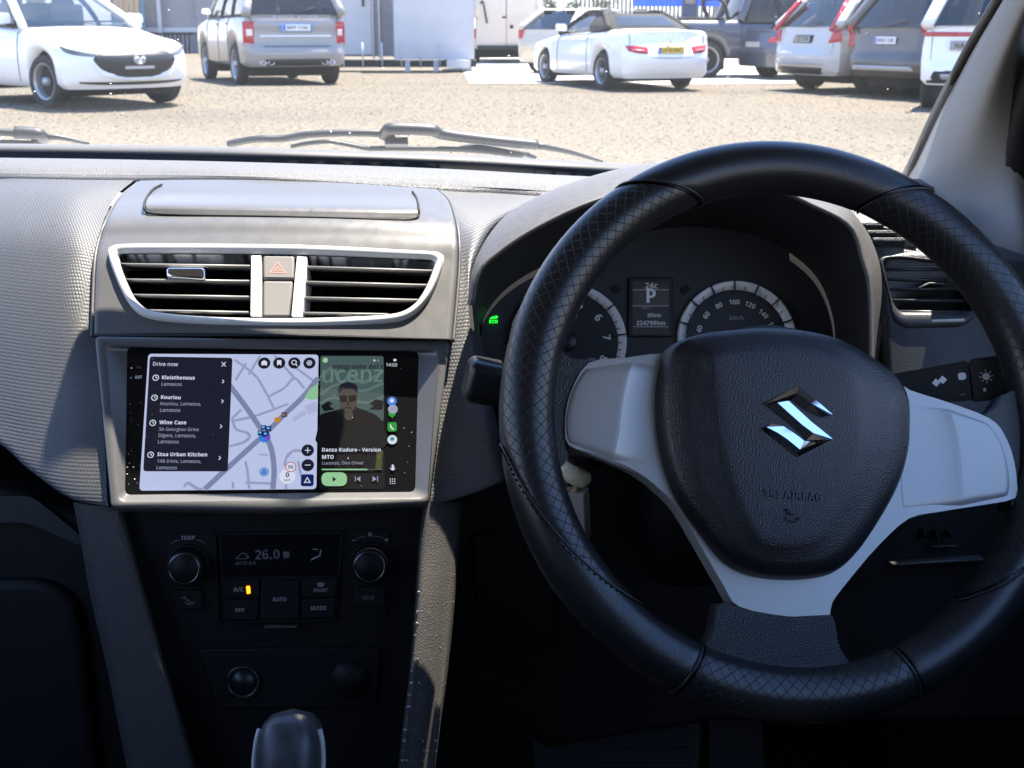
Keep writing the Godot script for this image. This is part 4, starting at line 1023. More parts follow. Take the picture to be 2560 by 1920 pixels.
	part(t, "screen_picture", flat(spline([Vector2(0.0506, 0.026), Vector2(0.0516, 0.0331), Vector2(0.0579, 0.0354), Vector2(0.0643, 0.0326), Vector2(0.0656, 0.0257), Vector2(0.0646, 0.0172), Vector2(0.0617, 0.0117), Vector2(0.0564, 0.0115), Vector2(0.0524, 0.0161)], 4, true), z1 + 0.0006), skin, f)
	part(t, "screen_picture", flat(spline([Vector2(0.0503, 0.0272), Vector2(0.0512, 0.0338), Vector2(0.0579, 0.0361), Vector2(0.0648, 0.0335), Vector2(0.0659, 0.0268), Vector2(0.063, 0.03), Vector2(0.0579, 0.0313), Vector2(0.053, 0.0299)], 3, true), z1 + 0.0008), ink, f)
	for q in [[Vector2(0.051, 0.0249), Vector2(0.0574, 0.0247), Vector2(0.0569, 0.0197), Vector2(0.0521, 0.0195)], [Vector2(0.0582, 0.0247), Vector2(0.0651, 0.0249), Vector2(0.0641, 0.0201), Vector2(0.059, 0.0196)]]:
		part(t, "screen_picture", flat(rounded(q, 0.0008, 3), z1 + 0.0009), dark, f)
	part(t, "screen_picture", flat(stroke([Vector2(0.058, 0.0202), Vector2(0.0574, 0.0171), Vector2(0.0585, 0.0165)], 0.0005), z1 + 0.0009), ink, f)
	part(t, "screen_picture", flat(stroke(spline([Vector2(0.0551, 0.0142), Vector2(0.058, 0.0147), Vector2(0.0609, 0.0139)], 3), 0.0006), z1 + 0.0009), ink, f)
	part(t, "screen_picture", flat(spline([Vector2(0.0557, 0.0118), Vector2(0.0584, 0.0103), Vector2(0.0614, 0.0117), Vector2(0.062, 0.006), Vector2(0.0584, 0.0039), Vector2(0.0554, 0.0062)], 3, true), z1 + 0.00055), skin, f)
	for q in [[Vector2(0.0365, 0.0164), Vector2(0.0418, 0.0205), Vector2(0.0458, 0.0188), Vector2(0.0431, 0.0163), Vector2(0.0471, 0.0134), Vector2(0.0392, 0.0121)], [Vector2(0.0864, 0.0196), Vector2(0.0803, 0.0214), Vector2(0.075, 0.0177), Vector2(0.0789, 0.0162), Vector2(0.0749, 0.0128), Vector2(0.0856, 0.0125)]]:
		part(t, "screen_picture", flat(q, z1 + 0.0003), dark, f)
	part(t, "screen_picture", flat([Vector2(0.0808, -0.0222), Vector2(0.0856, -0.0223), Vector2(0.0846, -0.0373), Vector2(0.0794, -0.0372)], z1 + 0.0004), glow("screen_olive", Color(0.30, 0.32, 0.17), SCREEN), f)
	words(t, "screen_lettering", "Danza Kuduro - Version", Vector2(0.0378, -0.0217), Vector2(0.084, -0.0228), z3, white, f, true, 0.0001)
	words(t, "screen_lettering", "MTO", Vector2(0.0379, -0.0277), Vector2(0.0469, -0.0279), z3, white, f, true, 0.0001)
	words(t, "screen_lettering", "Lucenzo, Don Omar", Vector2(0.038, -0.0326), Vector2(0.0704, -0.0332), z3, pale, f, false, 0.0001)
	part(t, "screen_bar", flat(stroke([Vector2(0.0377, -0.0363), Vector2(0.0733, -0.0372)], 0.0010), z3), green, f)
	part(t, "screen_bar", flat(stroke([Vector2(0.0733, -0.0372), Vector2(0.0853, -0.0375)], 0.0006), z3), teal, f)
	part(t, "screen_button", flat(rounded([Vector2(0.0375, -0.0386), Vector2(0.0574, -0.0391), Vector2(0.0574, -0.0502), Vector2(0.0376, -0.0497)], 0.006, 8), z2), green, f)
	part(t, "screen_icon", flat([Vector2(0.0462, -0.0423), Vector2(0.0491, -0.0446), Vector2(0.0463, -0.0467)], z3), dark, f)
	part(t, "screen_icon", flat([Vector2(0.0678, -0.0426), Vector2(0.0678, -0.0469), Vector2(0.0647, -0.0447)], z3), pale, f)
	part(t, "screen_icon", flat(stroke([Vector2(0.0639, -0.0425), Vector2(0.0639, -0.0468)], 0.0006), z3), pale, f)
	part(t, "screen_icon", flat([Vector2(0.0774, -0.0429), Vector2(0.0805, -0.0451), Vector2(0.0774, -0.0472)], z3), pale, f)
	part(t, "screen_icon", flat(stroke([Vector2(0.0813, -0.0429), Vector2(0.0813, -0.0473)], 0.0006), z3), pale, f)
	part(t, "screen_icon", flat(disc(Vector2(0.0396, 0.0556), 0.0022, 18), z3), green, f)
	part(t, "screen_icon", flat(disc(Vector2(0.0792, 0.0547), 0.0008, 12), z3), white, f)
	part(t, "screen_icon", flat(disc(Vector2(0.0822, 0.0546), 0.0006, 12), z3), pale, f)
	# the strip of small icons on the right
	words(t, "screen_lettering", "14:03", Vector2(0.0886, 0.0493), Vector2(0.0975, 0.0491), z3, white, f, false, 0.0001)
	part(t, "screen_icon", flat(rounded(rect(Vector2(0.0946, 0.0556), Vector2(0.097, 0.0539)), 0.0005), z3), white, f)
	part(t, "screen_icon", flat(disc(Vector2(0.0931, 0.0193), 0.0038, 24), z3), blue, f)
	part(t, "screen_icon", flat(disc(Vector2(0.0931, 0.0197), 0.0018, 16), z3 + 0.0002), white, f)
	part(t, "screen_icon", flat(disc(Vector2(0.0938, 0.0124), 0.0039, 24), z3 + 0.0003), pale, f)
	part(t, "screen_icon", flat(disc(Vector2(0.0931, 0.0089), 0.0030, 20), z3), call, f)
	part(t, "screen_icon", flat(rounded(rect(Vector2(0.0895, 0.0015), Vector2(0.0968, -0.0062)), 0.0018, 5), z3), call, f)
	part(t, "screen_icon", flat(stroke(spline([Vector2(0.0918, -0.0005), Vector2(0.0923, -0.003), Vector2(0.0944, -0.0045)], 4), 0.0011), z3 + 0.0002), white, f)
	part(t, "screen_icon", flat(disc(Vector2(0.0931, -0.0131), 0.0038, 24), z3), white, f)
	part(t, "screen_icon", flat(disc(Vector2(0.0931, -0.0125), 0.0016, 16), z3 + 0.0002), call, f)
	part(t, "screen_icon", flat(disc(Vector2(0.0931, -0.0125), 0.0008, 12), z3 + 0.0004), blue, f)
	part(t, "screen_icon", flat(rounded(rect(Vector2(0.0924, -0.0337), Vector2(0.0942, -0.0373)), 0.0008, 4), z3), white, f)
	part(t, "screen_icon", flat(stroke(spline([Vector2(0.0914, -0.0361), Vector2(0.0923, -0.0379), Vector2(0.0941, -0.038), Vector2(0.0951, -0.0362)], 4), 0.0004), z3), white, f)
	for i in 9:
		var p := Vector2(0.0913, -0.0454).lerp(Vector2(0.0947, -0.0455), (i % 3) / 2.0) + (Vector2(0.0913, -0.049) - Vector2(0.0913, -0.0454)) * floorf(i / 3.0) / 2.0
		part(t, "screen_icon", flat(rect(p - Vector2(0.0004, 0.0004), p + Vector2(0.0004, 0.0004)), z3), white, f)
	words(t, "bezel_lettering", "MIC", Vector2(-0.1109, 0.0517), Vector2(-0.1067, 0.0516), z1, mat.print_dim, f, true, 0.0001)
	words(t, "bezel_lettering", "RST", Vector2(-0.1113, 0.0431), Vector2(-0.106, 0.043), z1, mat.print_white, f, true, 0.0001)
	part(t, "pin_hole", flat(disc(Vector2(-0.1148, 0.0522), 0.0007, 10), z1), mat.print_white, f)
	part(t, "pin_hole", flat(disc(Vector2(-0.1147, 0.0438), 0.0007, 10), z1), mat.print_grey, f)
	# dust on the glass, thickest along its left edge
	var dust := []
	for i in 80:
		var u := rng.randf()
		if i % 2 == 0: u = u * u * 0.12
		elif i % 5 == 0: u = 0.9 + 0.09 * u
		var v := 0.03 + 0.94 * (rng.randf() if i % 3 else 1.0 - pow(rng.randf(), 2.0))
		var g0: Vector2 = gl[3].lerp(gl[k + 3], u)
		var g1: Vector2 = gl[4 * k + 3].lerp(gl[2 * k + 3], u)
		dust.append(f * Vector3(g0.lerp(g1, v).x, g0.lerp(g1, v).y, -0.0070))
	specks(t, dust, f.basis, 0.00016, 0.00042)


func specks(t: Node3D, where: Array, b: Basis, small: float, large: float) -> void:
	var mm := MultiMesh.new()
	mm.transform_format = MultiMesh.TRANSFORM_3D
	var s := SphereMesh.new()
	s.radius = 1.0; s.height = 2.0; s.radial_segments = 6; s.rings = 3
	mm.mesh = s
	mm.instance_count = where.size()
	for i in where.size():
		var r := lerpf(small, large, pow(rng.randf(), 3.0))
		mm.set_instance_transform(i, Transform3D(b * Basis(Vector3(0, 0, 1), rng.randf() * TAU) * Basis.from_scale(Vector3(r * rng.randf_range(1.0, 1.8), r, r * 0.4)), at_world[t].affine_inverse() * where[i]))
	var o := MultiMeshInstance3D.new()
	o.name = "dust"
	o.multimesh = mm
	o.material_override = mat.dust
	t.add_child(o, true)
	o.set_meta("kind", "stuff")


func climate_panel() -> void:
	var f := Transform3D(Vector3(0.9998, 0, -0.0175), Vector3(-0.0039, 0.9744, -0.2249), Vector3(0.017, 0.225, 0.9742), Vector3(-0.188, 0.8324, -0.918))
	var t := thing("climate_panel", "dark climate control panel with two round knobs under the touchscreen", "control panel", f)
	part(t, "panel", slab([Vector2(-0.1201, 0.0024), Vector2(0.1181, 0.0038), Vector2(0.1232, -0.057), Vector2(0.1108, -0.2256), Vector2(-0.0776, -0.2236), Vector2(-0.0979, -0.1296), Vector2(-0.1161, -0.0367)], -0.03, -0.004), mat.black_plastic, f)
	part(t, "panel_face", slab(rounded([Vector2(-0.0432, -0.0185), Vector2(0.0549, -0.0178), Vector2(0.0491, -0.0884), Vector2(-0.0408, -0.0891)], 0.003, 4), -0.004, 0.0), mat.black_plastic, f)
	part(t, "side_face", slab(rounded([Vector2(-0.0898, -0.02), Vector2(-0.0458, -0.0188), Vector2(-0.0441, -0.0882), Vector2(-0.0783, -0.0879)], 0.004, 4), -0.004, -0.0015), mat.black_plastic, f)
	part(t, "side_face", slab(rounded([Vector2(0.0553, -0.0181), Vector2(0.091, -0.0169), Vector2(0.0875, -0.087), Vector2(0.0503, -0.0882)], 0.004, 4), -0.004, -0.0015), mat.black_plastic, f)
	part(t, "display", slab(rounded([Vector2(-0.0412, -0.0205), Vector2(0.0525, -0.0197), Vector2(0.0496, -0.0528), Vector2(-0.04, -0.0531)], 0.002, 4), -0.002, 0.0008), mat.gloss_black, f)
	for q in [Vector2(-0.0677, -0.0444), Vector2(0.0765, -0.0438)]:
		var kn := hub(t, "knob", lift(f, q.x, q.y, 0))
		var w := lift(f, q.x, q.y, 0)
		part(kn, "knob_ring", lathe([Vector2(0.0172, -0.003), Vector2(0.0168, 0.001), Vector2(0.0150, 0.0018), Vector2(0.0146, 0.0)], 48), mat.black_plastic, w)
		part(kn, "knob_grip", lathe([Vector2(0.0146, -0.001), Vector2(0.0138, 0.010), Vector2(0.0130, 0.0122), Vector2(0.0120, 0.0126)], 48), mat.leather_smooth, w)
		part(kn, "knob_trim", lathe([Vector2(0.0120, 0.0124), Vector2(0.0119, 0.0131), Vector2(0.0113, 0.0133), Vector2(0.0111, 0.0126)], 48), mat.dark_chrome, w)
		part(kn, "knob_cap", lathe([Vector2(0.0111, 0.0124), Vector2(0.0104, 0.0132), Vector2(0.0, 0.0136)], 40), mat.black_plastic, w)
	for q in [[Vector2(-0.0407, -0.0553), Vector2(-0.0113, -0.0555), Vector2(-0.0115, -0.0699), Vector2(-0.0384, -0.07)], [Vector2(-0.0393, -0.0711), Vector2(-0.0115, -0.0711), Vector2(-0.0134, -0.0879), Vector2(-0.0382, -0.0877)], [Vector2(-0.0096, -0.0562), Vector2(0.02, -0.056), Vector2(0.0196, -0.0874), Vector2(-0.0112, -0.0875)], [Vector2(0.0217, -0.055), Vector2(0.0501, -0.0543), Vector2(0.0485, -0.0696), Vector2(0.0215, -0.0702)], [Vector2(0.0215, -0.0713), Vector2(0.0482, -0.0707), Vector2(0.0466, -0.0855), Vector2(0.0218, -0.0869)], [Vector2(0.064, -0.0618), Vector2(0.0882, -0.0613), Vector2(0.0866, -0.0779), Vector2(0.0631, -0.078)], [Vector2(-0.078, -0.0636), Vector2(-0.0567, -0.0631), Vector2(-0.0563, -0.0782), Vector2(-0.0762, -0.0788)]]:
		part(t, "button", slab(rounded(q, 0.0015, 4), -0.002, 0.003, 0.001), mat.black_plastic, f)
	for q in [["TEMP", Vector2(-0.0726, -0.0238), Vector2(-0.0617, -0.0236), 0.0004, "print_grey"], ["A/C", Vector2(-0.0315, -0.0646), Vector2(-0.0235, -0.0646), 0.0032, "print_grey"], ["OFF", Vector2(-0.0305, -0.0808), Vector2(-0.0233, -0.0808), 0.0032, "print_grey"], ["AUTO", Vector2(-0.0011, -0.0726), Vector2(0.0099, -0.0724), 0.0032, "print_grey"], ["FRONT", Vector2(0.0315, -0.0653), Vector2(0.0423, -0.0651), 0.0032, "print_grey"], ["MODE", Vector2(0.0289, -0.0799), Vector2(0.0411, -0.0797), 0.0032, "print_grey"], ["REAR", Vector2(0.0701, -0.0717), Vector2(0.0791, -0.0716), 0.0032, "print_dim"], ["AUTO A/C", Vector2(-0.0303, -0.0438), Vector2(-0.0136, -0.0436), 0.0012, "print_dim"], ["26.0", Vector2(-0.0144, -0.0397), Vector2(0.0048, -0.0393), 0.0012, "print_dim"]]:
		words(t, "panel_lettering", q[0], q[1], q[2], q[3], mat[q[4]], f, true, 0.0002)
	part(t, "indicator_lamp", slab(rounded([Vector2(-0.0215, -0.0603), Vector2(-0.0187, -0.0601), Vector2(-0.0182, -0.0661), Vector2(-0.0211, -0.0664)], 0.0005, 3), 0.003, 0.0036), glow("amber_lamp", Color(1.0, 0.42, 0.05), 1.2), f)
	# symbols
	for q in [[Vector2(-0.0812, -0.0269), Vector2(-0.0766, -0.0245), Vector2(-0.0738, -0.0238)], [Vector2(-0.0603, -0.0239), Vector2(-0.0571, -0.0246), Vector2(-0.0537, -0.0265)], [Vector2(0.0652, -0.0239), Vector2(0.069, -0.0225), Vector2(0.0729, -0.0219)], [Vector2(0.079, -0.0217), Vector2(0.0833, -0.0223), Vector2(0.0871, -0.0237)]]:
		part(t, "panel_symbol", flat(stroke(q, 0.0007), 0.0004), mat.print_dim, f)
	part(t, "panel_symbol", flat(stroke([Vector2(0.0616, -0.0251), Vector2(0.0645, -0.025)], 0.0007), 0.0004), mat.print_grey, f)
	part(t, "panel_symbol", flat(stroke([Vector2(0.0874, -0.0249), Vector2(0.0903, -0.0246)], 0.0007), 0.0004), mat.print_grey, f)
	part(t, "panel_symbol", flat(stroke([Vector2(0.089, -0.0235), Vector2(0.089, -0.0262)], 0.0007), 0.00045), mat.print_grey, f)
	for d in 4:
		part(t, "panel_symbol", flat(stroke([Vector2(0.076, -0.0205), Vector2(0.076, -0.0205) + Vector2.from_angle(TAU * d / 4.0 + 0.6) * 0.002], 0.0010), 0.0004), mat.print_grey, f)
	part(t, "panel_symbol", flat(stroke(spline([Vector2(-0.03, -0.0387), Vector2(-0.0279, -0.0376), Vector2(-0.025, -0.0345), Vector2(-0.0222, -0.0348), Vector2(-0.0194, -0.0385), Vector2(-0.0286, -0.039)], 3), 0.0006), 0.0012), mat.print_dim, f)
	part(t, "panel_symbol", flat(stroke([Vector2(0.0372, -0.0323), Vector2(0.0363, -0.037), Vector2(0.0326, -0.0385), Vector2(0.0294, -0.0403)], 0.0011), 0.0012), mat.print_grey, f)
	part(t, "panel_symbol", flat(stroke([Vector2(0.0309, -0.0317), Vector2(0.0348, -0.032)], 0.0008), 0.0012), mat.print_grey, f)
	part(t, "panel_symbol", flat([Vector2(0.007, -0.0335), Vector2(0.0127, -0.0336), Vector2(0.0121, -0.0385), Vector2(0.0078, -0.0387)], 0.0012), mat.print_dim, f)
	part(t, "panel_symbol", flat(stroke([Vector2(0.0341, -0.0587), Vector2(0.037, -0.0579), Vector2(0.0398, -0.0588), Vector2(0.0387, -0.0611), Vector2(0.0353, -0.061), Vector2(0.0341, -0.0587)], 0.0006), 0.0032), mat.print_grey, f)
	part(t, "panel_symbol", flat(stroke([Vector2(0.0728, -0.0648), Vector2(0.0775, -0.0645), Vector2(0.0771, -0.0674), Vector2(0.073, -0.0677), Vector2(0.0728, -0.0648)], 0.0006), 0.0032), mat.print_dim, f)
	part(t, "panel_symbol", flat(stroke(spline([Vector2(-0.0727, -0.0694), Vector2(-0.0696, -0.0687), Vector2(-0.0675, -0.0716), Vector2(-0.0626, -0.0735), Vector2(-0.0669, -0.0746), Vector2(-0.0697, -0.0723)], 3), 0.0008), 0.0032), mat.print_dim, f)
	# tray edge, lower box with socket and a round blank
	part(t, "tray_edge", slab([Vector2(-0.0385, -0.0879), Vector2(0.0467, -0.0868), Vector2(0.0453, -0.0883), Vector2(-0.0371, -0.0896)], 0.0, 0.004), mat.black_plastic, f)
	part(t, "tray_edge", slab([Vector2(-0.0077, -0.0917), Vector2(0.0178, -0.0916), Vector2(0.0178, -0.093), Vector2(-0.0077, -0.0931)], 0.0, 0.006), mat.hood_plastic, f)
	part(t, "lower_box", slab(rounded([Vector2(-0.0614, -0.111), Vector2(0.0845, -0.1107), Vector2(0.0797, -0.1596), Vector2(-0.0479, -0.1606)], 0.004, 4), -0.02, -0.001, 0.002), mat.black_plastic, f)
	var so: Vector2 = Vector2(-0.0259, -0.1379)
	part(t, "power_socket", lathe([Vector2(0.0138, -0.001), Vector2(0.0134, 0.002), Vector2(0.0112, 0.0024), Vector2(0.0106, 0.0), Vector2(0.0102, 0.0014), Vector2(0.0, 0.0018)], 40), mat.leather_smooth, lift(f, so.x, so.y, 0))
	so = Vector2(0.0593, -0.1372)
	part(t, "round_blank", lathe([Vector2(0.0160, -0.001), Vector2(0.0156, 0.0006), Vector2(0.0, 0.0008)], 40), mat.black_plastic, lift(f, so.x, so.y, 0))
	# padded flanks of the console
	var lf := thing("console_flank", "dark padded flank left of the climate panel, slanting down to the gear lever", "console trim", moved(Vector3(-0.2947, 0.7434, -0.8956)))
	part(lf, "flank", sheet(finer([[Vector3(-0.3132, 0.8275, -0.9353), Vector3(-0.3063, 0.8357, -0.9147), Vector3(-0.3123, 0.838, -0.909), Vector3(-0.3333, 0.8365, -0.9175), Vector3(-0.3486, 0.8336, -0.9299), Vector3(-0.3648, 0.8166, -0.9729)],
		[Vector3(-0.3052, 0.7965, -0.9282), Vector3(-0.2975, 0.8067, -0.9047), Vector3(-0.3039, 0.8092, -0.899), Vector3(-0.3255, 0.8057, -0.907), Vector3(-0.3415, 0.8005, -0.9189), Vector3(-0.3585, 0.7806, -0.9647)],
		[Vector3(-0.2937, 0.7524, -0.9183), Vector3(-0.2851, 0.7655, -0.8914), Vector3(-0.2912, 0.7683, -0.8857), Vector3(-0.3159, 0.7644, -0.8937), Vector3(-0.333, 0.7587, -0.9054), Vector3(-0.3509, 0.7349, -0.9543)],
		[Vector3(-0.279, 0.6971, -0.9057), Vector3(-0.2695, 0.7142, -0.8749), Vector3(-0.2757, 0.7173, -0.8694), Vector3(-0.3028, 0.7129, -0.8771), Vector3(-0.3196, 0.7065, -0.8887), Vector3(-0.3385, 0.6774, -0.9412)],
		[Vector3(-0.263, 0.6413, -0.8931), Vector3(-0.2528, 0.663, -0.8585), Vector3(-0.2602, 0.6664, -0.853), Vector3(-0.2896, 0.6617, -0.8606), Vector3(-0.3081, 0.6545, -0.872), Vector3(-0.3279, 0.6195, -0.928)],
		[Vector3(-0.2505, 0.5965, -0.883), Vector3(-0.2398, 0.6222, -0.8453), Vector3(-0.2483, 0.626, -0.8398), Vector3(-0.2783, 0.6208, -0.8474), Vector3(-0.2985, 0.6131, -0.8586), Vector3(-0.3189, 0.5729, -0.9174)]], 4, 6)), mat.flank_skin)
	var rt := thing("console_flank", "sunlit padded flank right of the climate panel, dusty and grained", "console trim", moved(Vector3(-0.0646, 0.7416, -0.8992)))
	part(rt, "flank", sheet(finer([[Vector3(-0.0712, 0.8296, -0.94), Vector3(-0.0696, 0.8378, -0.9193), Vector3(-0.0637, 0.84, -0.9137), Vector3(-0.0479, 0.8365, -0.9225), Vector3(-0.04, 0.8317, -0.9348), Vector3(-0.0419, 0.8146, -0.9781)],
		[Vector3(-0.075, 0.7912, -0.931), Vector3(-0.0725, 0.8051, -0.8994), Vector3(-0.0649, 0.8075, -0.8939), Vector3(-0.0485, 0.8037, -0.9026), Vector3(-0.0425, 0.7983, -0.9148), Vector3(-0.0451, 0.7746, -0.9688)],
		[Vector3(-0.0778, 0.7508, -0.9216), Vector3(-0.0741, 0.7723, -0.8774), Vector3(-0.0665, 0.775, -0.872), Vector3(-0.0515, 0.7708, -0.8805), Vector3(-0.0449, 0.7649, -0.8926), Vector3(-0.0483, 0.7326, -0.959)],
		[Vector3(-0.0825, 0.6954, -0.9088), Vector3(-0.0772, 0.7282, -0.8497), Vector3(-0.0701, 0.7311, -0.8444), Vector3(-0.0549, 0.7265, -0.8528), Vector3(-0.05, 0.7198, -0.8647), Vector3(-0.0547, 0.6749, -0.9456)],
		[Vector3(-0.0896, 0.6397, -0.8958), Vector3(-0.0822, 0.6856, -0.8223), Vector3(-0.0748, 0.6889, -0.8171), Vector3(-0.0603, 0.6837, -0.8254), Vector3(-0.0563, 0.6764, -0.8371), Vector3(-0.0626, 0.617, -0.9321)],
		[Vector3(-0.0943, 0.5948, -0.8854), Vector3(-0.0853, 0.6529, -0.8004), Vector3(-0.0779, 0.6565, -0.7952), Vector3(-0.0643, 0.6509, -0.8034), Vector3(-0.0604, 0.643, -0.8149), Vector3(-0.0683, 0.5703, -0.9212)]], 4, 6)), mat.flank_skin)
	var dust := []
	var net: Array = finer([[Vector3(-0.0712, 0.8296, -0.94), Vector3(-0.0696, 0.8378, -0.9193), Vector3(-0.0637, 0.84, -0.9137), Vector3(-0.0479, 0.8365, -0.9225), Vector3(-0.04, 0.8317, -0.9348), Vector3(-0.0419, 0.8146, -0.9781)],
		[Vector3(-0.075, 0.7912, -0.931), Vector3(-0.0725, 0.8051, -0.8994), Vector3(-0.0649, 0.8075, -0.8939), Vector3(-0.0485, 0.8037, -0.9026), Vector3(-0.0425, 0.7983, -0.9148), Vector3(-0.0451, 0.7746, -0.9688)],
		[Vector3(-0.0778, 0.7508, -0.9216), Vector3(-0.0741, 0.7723, -0.8774), Vector3(-0.0665, 0.775, -0.872), Vector3(-0.0515, 0.7708, -0.8805), Vector3(-0.0449, 0.7649, -0.8926), Vector3(-0.0483, 0.7326, -0.959)],
		[Vector3(-0.0825, 0.6954, -0.9088), Vector3(-0.0772, 0.7282, -0.8497), Vector3(-0.0701, 0.7311, -0.8444), Vector3(-0.0549, 0.7265, -0.8528), Vector3(-0.05, 0.7198, -0.8647), Vector3(-0.0547, 0.6749, -0.9456)],
		[Vector3(-0.0896, 0.6397, -0.8958), Vector3(-0.0822, 0.6856, -0.8223), Vector3(-0.0748, 0.6889, -0.8171), Vector3(-0.0603, 0.6837, -0.8254), Vector3(-0.0563, 0.6764, -0.8371), Vector3(-0.0626, 0.617, -0.9321)],
		[Vector3(-0.0943, 0.5948, -0.8854), Vector3(-0.0853, 0.6529, -0.8004), Vector3(-0.0779, 0.6565, -0.7952), Vector3(-0.0643, 0.6509, -0.8034), Vector3(-0.0604, 0.643, -0.8149), Vector3(-0.0683, 0.5703, -0.9212)]], 4, 6)
	for i in 110:
		var r: Array = net[int(net.size() * (0.25 + 0.74 * sqrt(rng.randf())))]
		var j := rng.randi_range(2, r.size() - 5)
		if i % 2: j = 5
		dust.append(r[j].lerp(r[j + 1], rng.randf()) + Vector3(0.0, 0.0003, 0.0006))
	specks(rt, dust, Basis(), 0.0003, 0.0011)


func gear_lever() -> void:
	var f := Transform3D(Vector3(1, 0, 0), Vector3(0, 0.9063, -0.4226), Vector3(0, 0.4226, 0.9063), Vector3(-0.151, 0.7257, -0.7582))
	var t := thing("gear_lever", "black leather gear knob with silver side strips", "gear lever", f)
	var o := [Vector2(-0.0008, 0.0176), Vector2(0.0102, 0.0166), Vector2(0.0171, 0.0126), Vector2(0.021, 0.0057), Vector2(0.0228, -0.0025), Vector2(0.0236, -0.0134), Vector2(0.0236, -0.0253), Vector2(0.0237, -0.0396), Vector2(0.0007, -0.0396), Vector2(-0.0218, -0.0396), Vector2(-0.0227, -0.0253), Vector2(-0.0231, -0.0134), Vector2(-0.0227, -0.0025), Vector2(-0.0213, 0.0057), Vector2(-0.0178, 0.0126), Vector2(-0.0117, 0.0166)]
	var c := Vector2(-0.0006, 0.0176)
	var rows := []
	for k in 10:
		var v := k / 9.0
		var yy := -0.0 - 0.105 * pow(v, 1.35)
		var w := 0.0245 * (pow(sin(minf(1.0, 0.16 + v * 1.9) * PI / 2), 0.42)) * (1.0 - 0.10 * v)
		var ring := []
		for j in 32:
			var a := TAU * j / 32.0
			ring.append(Vector3(c.x + signf(cos(a)) * pow(absf(cos(a)), 0.75) * w, c.y + yy, signf(sin(a)) * pow(absf(sin(a)), 0.75) * w * 1.15))
		rows.append(ring)
	var tip := []
	for j in 32: tip.append(Vector3(c.x, c.y + 0.004, 0.0))
	rows.push_front(tip)
	part(t, "knob", sheet(rows, true), mat.knob_leather, f)
	for s in [-1.0, 1.0]:
		var path := []
		for k in 9:
			var v := 0.16 + 0.8 * k / 8.0
			var w := 0.0245 * (pow(sin(minf(1.0, 0.16 + v * 1.9) * PI / 2), 0.42)) * (1.0 - 0.10 * v)
			path.append(Vector3(c.x + s * w * 0.99, c.y - 0.105 * pow(v, 1.35), 0.010))
		part(t, "side_strip", tube(path, 0.0021, 8), mat.vent_silver, f)
	part(t, "lever_rod", tube([Vector3(c.x, c.y - 0.09, 0), Vector3(c.x, c.y - 0.22, 0.01)], 0.008, 12), mat.chrome, f)
	part(t, "selector_plate", box(0.11, 0.008, 0.22, 0.004), mat.black_plastic, lift(f, c.x, c.y - 0.2, 0.0))


